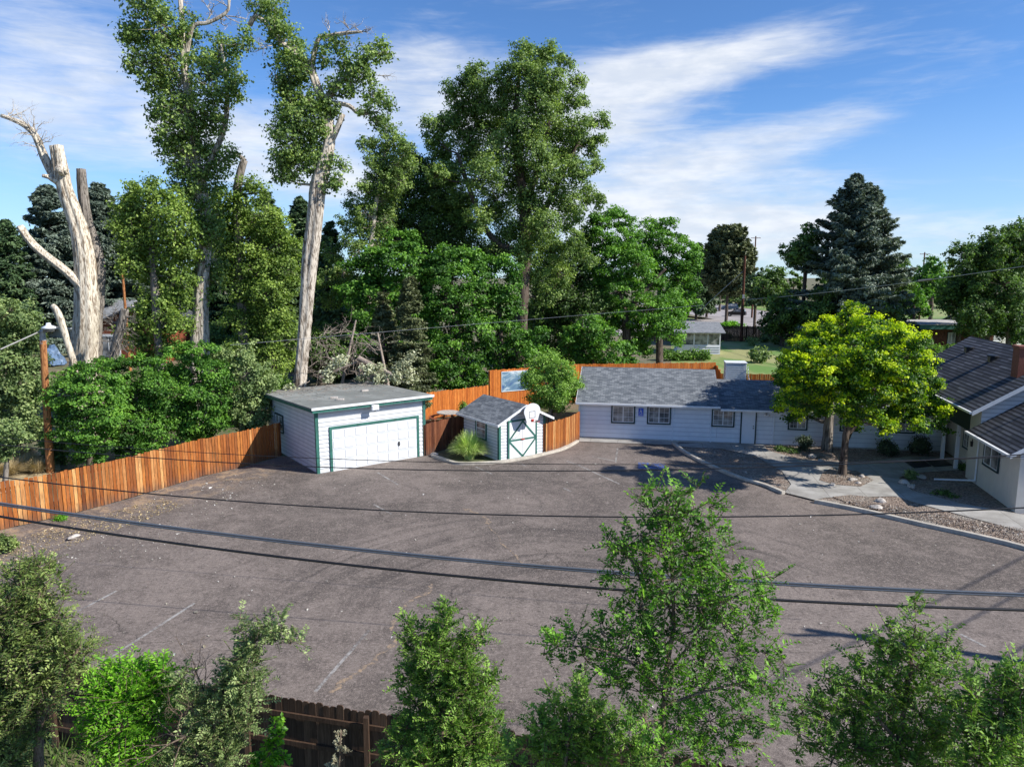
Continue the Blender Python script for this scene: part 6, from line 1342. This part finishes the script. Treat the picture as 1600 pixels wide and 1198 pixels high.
# the tall elm sapling: layered arching shoots around a thin leader
NT_('elm_sapling', 'tallest young elm in the foreground, right of centre, crossing the black cables', 'tree', 6.4, [[(1030, 1300, 13), (1032, 1198, 11), (1036, 1120, 9), (1040, 1050, 8), (1052, 980, 7), (1050, 900, 5), (1045, 820, 4), (1040, 770, 2)], [(1036, 1060, 5), (1075, 1010, 4), (1120, 950, 3), (1170, 920, 2)], [(1036, 1080, 5), (980, 1030, 4), (920, 1010, 3), (870, 1010, 2)], [(1042, 1100, 5), (1100, 1080, 4), (1180, 1060, 3)], [(1050, 940, 4), (990, 880, 3), (960, 840, 2)]],
  [(1002, 772, 9), (1024, 765, 8), (1048, 770, 10), (1068, 775, 12), (1090, 762, 10), (1020, 800, 20), (1055, 800, 22), (1085, 795, 16), (1108, 792, 8), (1000, 835, 22), (1040, 830, 26), (1080, 830, 24), (1110, 825, 14), (970, 850, 14), (950, 848, 7), (985, 870, 22), (1030, 868, 28), (1075, 868, 28), (1115, 862, 22), (1145, 855, 12), (960, 895, 16), (1000, 905, 26), (1050, 905, 28), (1095, 905, 28), (1140, 900, 22), (1175, 905, 16), (1205, 905, 11), (1000, 950, 28), (1045, 945, 28), (1090, 945, 28), (1135, 940, 26), (1180, 935, 18), (1210, 945, 10), (960, 955, 14), (940, 990, 22), (985, 990, 28), (1035, 990, 26), (1085, 985, 28), (1130, 980, 24), (1170, 975, 18), (1205, 962, 10),
   (900, 995, 22), (870, 1012, 16), (850, 1020, 9), (915, 1030, 22), (955, 1030, 26), (1000, 1035, 26), (1050, 1035, 22), (1100, 1030, 26), (1150, 1025, 24), (1195, 1020, 16), (1225, 1035, 12), (1000, 1080, 26), (960, 1070, 18), (1050, 1080, 26), (1100, 1075, 26), (1150, 1070, 22), (1190, 1065, 18), (1220, 1080, 16), (1010, 1125, 26), (1060, 1130, 28), (1110, 1125, 26), (1160, 1120, 22), (1200, 1110, 14), (1040, 1175, 28), (1090, 1175, 28), (1140, 1165, 24), (1180, 1160, 16), (1210, 1140, 10)],
  'elm', 'bark_twig', 404, .055, .026, per_m2=10.5, tl=.27, nl=15, tint0=.38, tipt=.8, upb=.35, spread=1.0, dyf=1.4)
NT_('privet_shrub', 'bright green privet in front of the lower left side of the tallest sapling', 'shrub', 7.2, [[(880, 1260, 10), (885, 1180, 8), (890, 1120, 4)]],
  [(858, 1085, 9), (905, 1072, 10), (868, 1105, 14), (910, 1095, 16), (842, 1115, 10), (895, 1120, 22), (935, 1118, 16), (850, 1140, 20), (885, 1150, 26), (925, 1148, 24), (960, 1135, 16), (985, 1130, 10), (825, 1165, 14), (855, 1175, 26), (900, 1185, 30), (945, 1178, 26), (985, 1165, 20), (1005, 1185, 18), (795, 1165, 8), (800, 1185, 12), (1000, 1140, 7)],
  'bush', 'bark_twig', 405, .054, .025, per_m2=20, tl=.22, nl=16, tint0=.62)
NT_('plum_shrub', 'airy broad shrub with an upright spire at the bottom right', 'shrub', 7.6, [[(1400, 1260, 14), (1405, 1160, 10), (1420, 1060, 6), (1430, 980, 3)], [(1405, 1160, 7), (1340, 1090, 5), (1290, 1060, 3)]],
  [(1428, 938, 4), (1430, 955, 6), (1432, 975, 10), (1440, 995, 12), (1388, 985, 8), (1395, 1005, 12), (1420, 1010, 18), (1445, 1015, 16), (1375, 1020, 12), (1352, 1005, 8), (1480, 1000, 9), (1470, 1025, 14), (1495, 1035, 9), (1390, 1035, 20), (1430, 1040, 24), (1335, 1035, 10), (1345, 1060, 16), (1290, 1058, 12), (1315, 1068, 14), (1380, 1070, 24), (1425, 1075, 26), (1465, 1065, 18), (1300, 1090, 18), (1340, 1095, 24), (1270, 1090, 12), (1255, 1110, 14), (1290, 1120, 24), (1335, 1130, 28), (1385, 1110, 28), (1435, 1110, 28), (1475, 1105, 22), (1250, 1145, 14), (1290, 1160, 24), (1340, 1165, 30), (1390, 1155, 32), (1440, 1150, 32), (1490, 1145, 26), (1300, 1190, 22), (1360, 1190, 30), (1420, 1190, 32), (1480, 1190, 32), (1245, 1180, 9)],
  'bush', 'bark_twig', 406, .060, .029, per_m2=12, tl=.28, nl=14, tint0=.5)
NT_('plum_shrub', 'dense green shrub cut off by the bottom right corner', 'shrub', 7.0, [[(1560, 1260, 14), (1560, 1170, 10), (1565, 1090, 5)]],
  [(1505, 1065, 10), (1548, 1055, 10), (1590, 1048, 14), (1525, 1085, 16), (1565, 1080, 20), (1600, 1075, 20), (1510, 1110, 20), (1550, 1115, 26), (1595, 1110, 26), (1515, 1150, 26), (1560, 1155, 30), (1605, 1150, 30), (1530, 1190, 30), (1580, 1195, 32), (1620, 1100, 30)],
  'bush', 'bark_twig', 407, .060, .029, per_m2=16, tl=.28, nl=15, tint0=.55)
NT_('weed_stalk', 'single leafy green stalk in front of the dark near fence', 'weeds', 10.0, [[(432, 1210, 4), (430, 1170, 3), (430, 1135, 2)]], [(430, 1132, 6), (436, 1148, 8), (428, 1165, 9), (438, 1182, 9), (405, 1190, 10), (425, 1195, 9)], 'bright', 'bark_twig', 408, .09, .06, per_m2=26, tl=.12, nl=6, tint0=.5)
NT_('weed_stalk', 'dried brown seed stalk in front of the dark near fence', 'weeds', 10.0, [[(530, 1215, 3), (531, 1180, 3), (533, 1140, 2)]], [(533, 1145, 3), (530, 1160, 4), (536, 1175, 4), (524, 1188, 5), (518, 1198, 5)], 'dry', 'bark_twig', 409, .05, .03, per_m2=50, tl=.1, nl=6, tint0=.3)
# long grass and weeds on this side of the fence
rng = np.random.default_rng(500); n = 26000
x = rng.uniform(-13, 6, n); y = rng.uniform(6, 14.5, n); keep = (y < 11.3 - (x - 0) * .238) & (y > 8); x, y = x[keep], y[keep]; n = len(x)
hh = rng.uniform(.12, .55, n); an = rng.uniform(0, 6.28, n); d = np.stack([np.cos(an), np.sin(an), 0 * an], 1); b0 = np.stack([x, y, 0 * x - .03], 1)
C = b0 + d * (hh * .2)[:, None] + np.array([0, 0, 1]) * (hh * .5)[:, None]; TT = unit(d * .45 + np.array([0, 0, 1.])); N = unit(np.cross(TT, rng.normal(size=(n, 3))))
me = leafmesh('long_grass', C, N, TT, hh * .8, .03, rng.uniform(.0, .6, n), rng); lg = link('long_grass', me, LF['olive']); tag(lg, 'long weedy grass under the foreground shrubs', 'grass', None, 'stuff')
# leaf litter on the lot, chips in the beds
def scatter(name, label, polys, n, size, leaf, seed, z=.012, clumpf=0):
    rng = np.random.default_rng(seed); C = []
    for poly, m_ in polys:
        p = np.array(poly); lo, hi = p.min(0), p.max(0); got = 0
        while got < m_:
            q = rng.uniform(lo, hi, (m_ * 2, 2)); ins = np.zeros(len(q), bool); j = len(p) - 1
            for i in range(len(p)):
                c_ = ((p[i, 1] > q[:, 1]) != (p[j, 1] > q[:, 1])) & (q[:, 0] < (p[j, 0] - p[i, 0]) * (q[:, 1] - p[i, 1]) / (p[j, 1] - p[i, 1] + 1e-12) + p[i, 0]); ins ^= c_; j = i
            q = q[ins][:m_ - got]; got += len(q); C.append(q)
    C = np.concatenate(C); n = len(C); C = np.concatenate([C, np.full((n, 1), z) + rng.uniform(0, .015, (n, 1))], 1)
    N = unit(np.array([0, 0, 1.]) + rng.normal(size=(n, 3)) * .35); s_ = size * rng.uniform(.5, 1.5, n) * np.where(rng.uniform(0, 1, n) > .97, 2.2, 1)
    me = leafmesh(name, C, N, None, s_, s_ * .6, rng.uniform(0, 1, n), rng); o = link(name, me, LF[leaf]); tag(o, label, 'litter', None, 'stuff')
lotp = gp((0, 870), (120, 812), (320, 748), (500, 742), (664, 716), (900, 705), (1060, 705), (1230, 780), (1600, 870)) + [(10, 13), (-2, 12.6), (-12, 14.6), (-16, 17)]
scatter('leaf_litter', 'pale dry leaves scattered over the asphalt', [(lotp, 650), (gp((0, 880), (60, 835), (250, 775), (380, 735), (440, 760), (200, 880)), 450)], 0, .065, 'litter', 510)
scatter('bark_chips', 'loose bark chips and dry leaves in the beds and on the walk', [(gp((1195, 696), (1280, 698), (1470, 710), (1400, 716), (1260, 718)), 1500), (gp((1300, 785), (1354, 788), (1440, 800), (1500, 812), (1600, 830), (1600, 850), (1527, 832), (1400, 806)), 3200), (gp((1060, 700), (1190, 700), (1230, 760), (1150, 740)), 500), (gp((1290, 742), (1340, 742), (1355, 752), (1300, 758)), 500)], 0, .055, 'chips', 511, z=.09)
scatter('dry_grass_clippings', 'straw drifted along the left edge of the asphalt', [(gp((-20, 880), (0, 850), (100, 820), (250, 778), (290, 790), (120, 850), (20, 900)), 1500)], 0, .06, 'straw', 512)

# ================================================================== POLES, CABLES, SMALL THINGS, VEHICLES
# lamp pole on the bank behind the left fence
b0 = G(79, 738); tp = P(66, 515, b0.y - .2); rng = np.random.default_rng(1)
lp_ = thing('lamp_pole', 'orange-brown wooden pole with a dome lamp behind the left fence', 'lamp pole', tuple(b0))
pt = [[0, 0, 0, .19], [*((tp - b0) * .5), .165], [*((tp - b0) * .9), .15], [*((tp - b0) * .905), .148]]
me, _ = woodmesh('pole', [pt], [], rng, 14, .01); link('pole', me, M['pole_wood'], lp_)
q = tp - b0; me, _ = woodmesh('pole_tip', [[[*(q * .905), .148], [*(q * .96), .13], [*q, .12]]], [], rng, 12, .02); link('pole_tip', me, M['pole_top'], lp_)
mb = MB(); mb.bar(q * .985 + Vector((0, -.1, 0)), q * .99 + Vector((.35, -.15, .12)), .06, .06); mb.build('lamp_arm', M['steel'], lp_)
mb = MB(); c = q + Vector((.42, -.16, .06)); mb.lathe(c, [(.0, .28), (.09, .27), (.12, .16), (.30, .08), (.31, .0), (.0, .0)], 18); hd_ = mb.build('lamp_head', M['lamp_glass'], lp_, smooth=True)
mb = MB(); mb.lathe(c, [(.26, .0), (.24, -.12), (.12, -.18), (0, -.19)], 16); mb.build('lamp_glass', M['glass'], hd_, smooth=True)
# utility poles
def pole(label, px, py_top, Y, r, mat, arms=0, base_z=0.0, lean=0.0, extra=None):
    t_ = P(px, py_top, Y); o = thing('utility_pole', label, 'utility pole', (t_.x, Y, base_z)); h_ = t_.z - base_z
    me, _ = woodmesh('pole', [[[0, 0, 0, r], [0, 0, h_ * .5, r * .85], [0, 0, h_, r * .65]]], [], rng, 10, .01); link('pole', me, M[mat], o)
    for i in range(arms):
        mb = MB(); z = h_ - .5 - i * .9; mb.box(-1.1, 1.1, -.16, -.05, z, z + .12); a_ = mb.build('crossarm', M[mat], o)
        mb = MB()
        for x in (-.95, -.4, .4, .95): mb.lathe((x, -.1, z + .12), [(.03, 0), (.05, .05), (.03, .09), (.05, .13), (0, .16)], 8)
        mb.build('insulator', M['white_trim'], a_)
    return o, h_
pA, hA = pole('reddish brown utility pole rising from the far end of the lawn', 1164, 400, 106, .24, 'pole_dark')
mb = MB(); mb.box(-.16, .16, -.3, -.2, hA - 6.2, hA - 5.6); mb.build('meter_box', M['steel'], pA)
pole('distant thin utility pole against the sky right of the pine', 1181, 369, 168, .22, 'pole_dark', 1)
pole('short top of a distant utility pole above the trees right of the spruce', 1445, 394, 160, .2, 'pole_dark', 1)
pole('short orange pole seen between the dead tree and the green-wrapped tree', 189, 398, 62, .14, 'pole_wood')
oP, hP = pole('utility pole standing outside the photo to the right, casting the thick shadow', 2150, 430, 13.6, .19, 'pole_dark', 1)
oP.location = (20.4, 14.1, 0)
def cable(name, label, pts, r, mat, sag=0.0, cat='cable', twist=False, n=40):
    p = [Vector(q) for q in pts]; path = []
    for k in range(len(p) - 1):
        for j in range(n):
            t = j / n; v = p[k].lerp(p[k + 1], t); v.z -= sag * 4 * t * (1 - t); path.append(v)
    path.append(p[-1]); V, F = [], []; K = 6; o0 = p[0]
    for st in ((0,) if not twist else (0, 1)):
        off = len(V)
        for i, v in enumerate(path):
            d = (path[min(i + 1, len(path) - 1)] - path[max(i - 1, 0)]).normalized(); a = d.cross(Vector((0, 0, 1))).normalized(); b_ = a.cross(d)
            c = v - o0 + (b_ * (r * 1.15 * (1 if st else -1)) if twist else Vector())
            for k in range(K): V.append(c + (a * math.cos(6.2832 * k / K) + b_ * math.sin(6.2832 * k / K)) * r)
        for i in range(len(path) - 1):
            for k in range(K): F.append((off + i * K + k, off + i * K + (k + 1) % K, off + (i + 1) * K + (k + 1) % K, off + (i + 1) * K + k))
    me = bpy.data.meshes.new(name); me.from_pydata([tuple(v) for v in V], [], F); me.update()
    for q in me.polygons: q.use_smooth = True
    o = link(name, me, M[mat]); o.location = o0; return tag(o, label, cat, 'overhead cables')
def ext(a, b_, t0, t1): a, b_ = Vector(a), Vector(b_); return a + (b_ - a) * t0, a + (b_ - a) * t1
# near pair crossing low in the photo (their ends stand past both frame edges)
def cab_px(label, pl, r, mat, Yl, Yr, twist=False, over=.25, sag=0.0):
    """through photo pixels at left, middle, right; straight in plan"""
    a = P(*pl[0], Yl); c = P(*pl[-1], Yr); xs_ = []
    def at(px, py):
        d = ray(px, py); n = Vector((c.y - a.y, -(c.x - a.x), 0)); t = (a - Vector((0, 0, CAMH))).dot(n) / d.dot(n); return Vector((0, 0, CAMH)) + d * t
    pts = [at(*q) for q in pl]
    if len(pts) > 3:
        s_ = np.array([(Vector(q[:2]) - Vector(pts[0][:2])).length for q in pts]); cf = np.polyfit(s_, [q.z for q in pts], 2)
        for q, t in zip(pts, s_): q.z = float(np.polyval(cf, t))
        if over:
            Ls = s_[-1]; dd = (pts[-1] - pts[0]) / Ls; out = []
            for i in range(81):
                t = (-over + (1 + 2 * over) * i / 80) * Ls; v = pts[0] + dd * t; v.z = float(np.polyval(cf, t)); out.append(v)
            return cable('overhead_cable', label, out, r, mat, twist=twist, n=1)
    if over:
        e0 = pts[0] + (pts[0] - pts[1]).normalized() * (pts[-1] - pts[0]).length * over; e1 = pts[-1] + (pts[-1] - pts[-2]).normalized() * (pts[-1] - pts[0]).length * over
        pts = [e0] + pts + [e1]
    # smooth through the points
    q = [np.array(v) for v in pts]; out = []
    for i in range(len(q) - 1):
        p0, p1, p2, p3 = q[max(i - 1, 0)], q[i], q[i + 1], q[min(i + 2, len(q) - 1)]
        for j in range(10):
            t = j / 10; out.append(Vector(.5 * ((2 * p1) + (-p0 + p2) * t + (2 * p0 - 5 * p1 + 4 * p2 - p3) * t * t + (-p0 + 3 * p1 - 3 * p2 + p3) * t ** 3)))
    out.append(Vector(q[-1])); return cable('overhead_cable', label, out, r, mat, twist=twist, n=1)
cab_px('thick blue-grey twin cable, second lowest of those crossing the asphalt', [(0, 788), (200, 812), (400, 843), (700, 874), (950, 892), (1230, 911), (1600, 930)], .0125, 'cable_grey', 9.6, 7.9, True)
cab_px('thick black cable, lowest of those crossing the asphalt', [(0, 809), (200, 832), (400, 868), (700, 900), (950, 919), (1230, 937), (1600, 953)], .0165, 'cable', 9.4, 7.7)
cab_px('thin black cable crossing mid asphalt, third from the bottom', [(0, 744), (200, 768), (400, 787), (700, 803), (950, 805), (1250, 803), (1600, 795)], .0125, 'cable', 14.0, 11.5)
cab_px('thin dark cable passing just below the shed door', [(100, 707), (300, 716), (500, 726), (700, 736), (950, 740), (1250, 726), (1600, 709)], .013, 'cable', 19, 15, over=.1)
cab_px('thinnest dark cable grazing the garage foot and the shed door', [(100, 694), (300, 702), (500, 716), (700, 724), (950, 727), (1250, 722), (1600, 713)], .010, 'cable', 22, 17, over=.1)
cab_px('pale service wire running from the lamp pole out of the left edge', [(64, 517), (40, 528), (0, 546)], .03, 'cable_pale', 34.1, 30, over=.0)
cab_px('pale sagging wire crossing in front of the middle trees behind the shed', [(360, 541), (480, 527), (650, 513), (860, 497), (1000, 486), (1100, 476)], .013, 'cable_grey', 38, 64, over=0)
w1 = cab_px('grey wire rising from the reddish pole across the right-hand sky to the edge', [(1167, 468), (1300, 456), (1440, 438), (1520, 428), (1600, 416)], .035, 'cable_pale', 105.5, 60, over=.05)
c = P(1444, 438, 72.5); mb = MB(); mb.cyl((-.65, -.0, -.06), (.65, 0, .06), .14, k=8); mb.cyl((-.75, 0, -.075), (-.65, 0, -.06), .05, .14, k=8); mb.cyl((.65, 0, .06), (.8, 0, .08), .14, .05, k=8)
o = mb.build('cable_splice', M['cable']); o.location = c; tag(o, 'dark splice case on the grey wire right of the spruce', 'splice case')
cab_px('pale guy wire slanting left from the reddish pole to the street', [(1093, 486), (1130, 452), (1160, 425)], .05, 'cable_pale', 112, 106, over=0)
# cables of the pole that stands outside the frame: their shadows cross the asphalt
dm = Vector((.82, .57, 0))
for z_, lb in ((8.7, 'top wire of the pole outside the photo, seen only by its shadow'), (7.6, 'middle wire of the pole outside the photo, seen only by its shadow'), (6.2, 'lowest wire of the pole outside the photo, seen only by its shadow')):
    c0_ = Vector((20.4, 14.1, z_)); cable('overhead_cable', lb, [c0_ - dm * (4 if z_ > 8 else 0.0), c0_ + dm * 32], .028, 'cable', .25)

# round patio table behind the brown fence
c = P(700, 641, 46.2); t = thing('patio_table', 'round grey wooden table with bench ring before the orange fence', 'table', (c.x, 46.2, 0))
mb = MB(); mb.cyl((0, 0, .70), (0, 0, .75), .75, k=24); mb.build('tabletop', M['rock'], t)
for i in range(4):
    a = R(45 + 90 * i); mb = MB(); mb.bar((math.cos(a) * .55, math.sin(a) * .55, 0), (math.cos(a) * .3, math.sin(a) * .3, .7), .07, .07); mb.build('leg', M['red_wood'], t)
for i in range(3):
    mb = MB(); pr_ = []
    for j in range(9): a = R(10 + 120 * i + j * 12.5); pr_.append((1.25 * math.cos(a), 1.25 * math.sin(a)))
    for j in range(8, -1, -1): a = R(10 + 120 * i + j * 12.5); pr_.append((.97 * math.cos(a), .97 * math.sin(a)))
    mb.prism(pr_, .4, .44); bn = mb.build('bench', M['red_wood'], t)
    a = R(60 + 120 * i); mb = MB()
    for s_ in (-.35, .35): mb.bar((math.cos(a + s_) * 1.1, math.sin(a + s_) * 1.1, 0), (math.cos(a + s_) * 1.1, math.sin(a + s_) * 1.1, .4), .06, .06)
    mb.build('bench_leg', M['red_wood'], bn)

# stones
def stone(px, py, s, label, group, mat='rock'):
    p = G(px, py); rr = np.random.default_rng(int(px * 7 + py)); import bmesh
    bm = bmesh.new(); bmesh.ops.create_icosphere(bm, subdivisions=2, radius=1)
    ph = rr.uniform(0, 6, 6)
    for v in bm.verts:
        k = 1 + .22 * math.sin(3 * v.co.x + ph[0]) + .18 * math.sin(4 * v.co.y + ph[1]) + .15 * math.sin(5 * v.co.z + ph[2]); v.co = Vector((v.co.x * s * k * rr.uniform(.93, 1.07), v.co.y * s * .8 * k, v.co.z * s * .5 * k))
    me = bpy.data.meshes.new('stone'); bm.to_mesh(me); bm.free(); o = link('stone', me, M[mat]); o.location = (p.x, p.y, .06 + s * .2); o.rotation_euler = (0, 0, rr.uniform(0, 3)); tag(o, label, 'stone', group)
SG = 'pale stones edging the tree beds'
for i, (px, py, s, lb) in enumerate([(1332, 752, .2, 'pale stone right of the thin dark trunk'), (1346, 747, .16, 'small pale stone farthest right in the mulch ring'), (1340, 757, .14, 'small pale stone at the front right of the mulch ring'), (1300, 760, .15, 'grey stone at the front of the mulch ring'), (1270, 716, .24, 'flat pale stone below the thick tan trunk'), (1283, 722, .16, 'small pale stone on the walk edge below the thick tan trunk'),
                                    (1412, 757, .28, 'flat white slab beside the small green plant'), (1438, 748, .28, 'large grey boulder in the bed before the gabled house'), (1424, 762, .2, 'pale stone in front of the white slab'), (1375, 786, .22, 'flat pale stepping stone in the chip bed, upper one'), (1368, 796, .22, 'flat pale stepping stone in the chip bed, lower one'),
                                    (679, 712, .2, 'pinkish stone at the foot of the short brown fence'), (937, 683, .22, 'brown stone at the foot of the low house wall'), (115, 842, .18, 'pale lump of stone on the asphalt by the left fence')]): stone(px, py, s, lb, SG if i < 11 else None)

# drain grate-like dark slabs by the porch
for i, (pp, lb) in enumerate(((((1412, 722), (1440, 720), (1455, 730), (1428, 733)), 'left dark mat panel on the walk by the porch'), (((1444, 720), (1472, 719), (1488, 729), (1460, 731)), 'right dark mat panel on the walk by the porch'))):
    q = gp(*pp); mb = MB(); mb.prism(q, .062, .10); o = mb.build('door_mat', M['dark_metal']); tag(o, lb, 'mat')

# things in the yard behind the dead tree: blue tarp, red tool
c = P(82, 560, 63); t = thing('tarp_pile', 'blue-grey tarpaulin heap beside the grey bungalow', 'tarp', (c.x, 63, 2.0)); import bmesh
bm = bmesh.new(); bmesh.ops.create_icosphere(bm, subdivisions=3, radius=1)
for v in bm.verts: k = 1 + .2 * math.sin(4 * v.co.x + 2 * v.co.z) + .15 * math.sin(6 * v.co.y + 3 * v.co.x); v.co = Vector((v.co.x * 1.1 * k, v.co.y * .8 * k, max(-.1, v.co.z) * 1.3 * k))
me = bpy.data.meshes.new('tarp'); bm.to_mesh(me); bm.free(); M['tarp'] = plain('tarp', (.10, .16, .26), .5, var=.4, scale=3); link('tarp', me, M['tarp'], t)
bank = MB(); 
for (cx, cy, rx, ry, h_) in ((-44, 70, 22, 14, 2.1),):
    n_ = 28; m_ = 8
    ring = lambda f: [Vector((cx + rx * f * math.cos(6.2832 * i / n_), cy + ry * f * math.sin(6.2832 * i / n_), h_ * (1 - f * f) ** .5 if f < 1 else -.05)) for i in range(n_)]
    rg = [ring(max(.02, j / m_)) for j in range(m_ + 1)]
    for j in range(m_):
        for i in range(n_): bank.face([rg[j][i], rg[j + 1][i], rg[j + 1][(i + 1) % n_], rg[j][(i + 1) % n_]])
tag(bank.build('terrain', M['soil'], smooth=True), kind='structure')

# parked vehicles at the far street
def car(name, label, cat, px, py, rz, body_m, kind='suv', sc_=1.0):
    p = G(px, py); o = thing(name, label, cat, (p.x, p.y, 0), rz, 'cars at the far street')
    Lc, Wc = (4.7 * sc_, 1.85)
    if kind == 'suv': prof = [(-2.3, .35), (-2.3, .95), (-2.2, 1.05), (-1.95, 1.1), (-1.9, 1.1), (1.0, 1.1), (2.1, .98), (2.3, .8), (2.32, .35)]; cab = [(-2.1, 1.08), (-1.9, 1.68), (-1.6, 1.74), (.2, 1.72), (1.05, 1.08)]
    elif kind == 'pickup': prof = [(-2.9, .5), (-2.9, 1.15), (-.6, 1.15), (-.6, 1.15), (1.3, 1.15), (2.5, 1.05), (2.6, .9), (2.6, .5)]; cab = [(-.9, 1.13), (-.8, 1.85), (.5, 1.85), (1.2, 1.13)]
    else: prof = [(-2.2, .3), (-2.25, .8), (-2.0, .95), (-1.5, .97), (1.1, .95), (2.1, .8), (2.25, .6), (2.25, .3)]; cab = [(-1.7, .95), (-1.1, 1.42), (.2, 1.44), (1.0, .94)]
    def ext_(pr, w0, w1, nm, mat, par, bev=.05):
        mb = MB(); A = [(x, -w0 if z < 1.2 else -w1, z) for x, z in pr]; B = [(x, w0 if z < 1.2 else w1, z) for x, z in pr]
        mb.face(A[::-1]); mb.face(B); n_ = len(A)
        for i in range(n_): mb.face([A[i], A[(i + 1) % n_], B[(i + 1) % n_], B[i]][::-1])
        return mb.build(nm, mat, par, bevel=bev)
    bd = ext_(prof, Wc / 2, Wc / 2, 'body', M[body_m], o); cb = ext_(cab, Wc / 2 - .04, Wc / 2 - .2, 'cabin', M[body_m], o, .06)
    z0 = 1.14 if kind != 'sedan' else .99; z1 = cab[2][1] - .1
    for s_ in (-1, 1):
        mb = MB(); xa, xb = cab[0][0] + .35, cab[-1][0] - .35; mb.face([(xa, s_ * (Wc / 2 - .03), z0), (xb, s_ * (Wc / 2 - .03), z0), (cab[-2][0] - .05, s_ * (Wc / 2 - .165), z1), (cab[1][0] + .2, s_ * (Wc / 2 - .165), z1)][::(1 if s_ < 0 else -1)]); mb.build('side_window', M['glass'], cb)
        mb = MB(); mb.box(prof[0][0] - .02, prof[0][0] + .05, s_ * .82 - .12, s_ * .82 + .1, .75, 1.0); mb.build('tail_light', M['tail'], o)
        mb = MB(); mb.box(prof[-1][0] - .05, prof[-1][0] + .02, s_ * .7 - .15, s_ * .7 + .15, .6, .75); mb.build('headlight', M['lamp_glass'], o)
        for x in (prof[0][0] + .85, prof[-1][0] - .9):
            mb = MB(); mb.cyl((x, s_ * (Wc / 2 - .2), .34), (x, s_ * (Wc / 2 + .02), .34), .34, k=18); wh = mb.build('wheel', M['rubber'], o)
            mb = MB(); mb.cyl((x, s_ * (Wc / 2 + .02), .34), (x, s_ * (Wc / 2 + .035), .34), .2, k=12); mb.build('rim', M['steel'], wh)
    x0, z_0 = cab[0]; x1, z_1 = cab[1]; mb = MB(); mb.face([(x0 + .03, -.7, z_0 + .1), (x1 - .02, -.62, z_1 - .08), (x1 - .02, .62, z_1 - .08), (x0 + .03, .7, z_0 + .1)]); w_ = mb.build('rear_window', M['glass'], cb); w_.location = (-.05, 0, .02)
    x0, z_0 = cab[-1]; x1, z_1 = cab[-2]; mb = MB(); mb.face([(x0, .75, z_0 + .08), (x1, .62, z_1 - .06), (x1, -.62, z_1 - .06), (x0, -.75, z_0 + .08)]); w_ = mb.build('windshield', M['glass'], cb); w_.location = (.06, 0, .03)
    return o
car('parked_suv', 'black parked suv nearest the reddish utility pole', 'car', 1150, 494, R(155), 'car_dark', 'suv')
car('parked_car', 'dark blue car parked behind the black suv', 'car', 1140, 484, R(170), 'car_blue', 'suv')
car('parked_pickup', 'black pickup truck parked left of the far pine trunks', 'pickup truck', 1104, 487, R(12), 'car_black', 'pickup')
# second trunk and signpost at the far street
pt_ = G(1124, 486); me, _ = woodmesh('trunk', [[[0, 0, 0, .35], [0, 0, 4, .28], [0, 0, 8, .15]]], [], rng, 8)
t = thing('pine_tree', 'slim pine trunk standing left of the far round-topped pine', 'pine tree', tuple(pt_)); link('trunk', me, M['bark_dark'], t)
print('LEAVES', NLEAF[0])
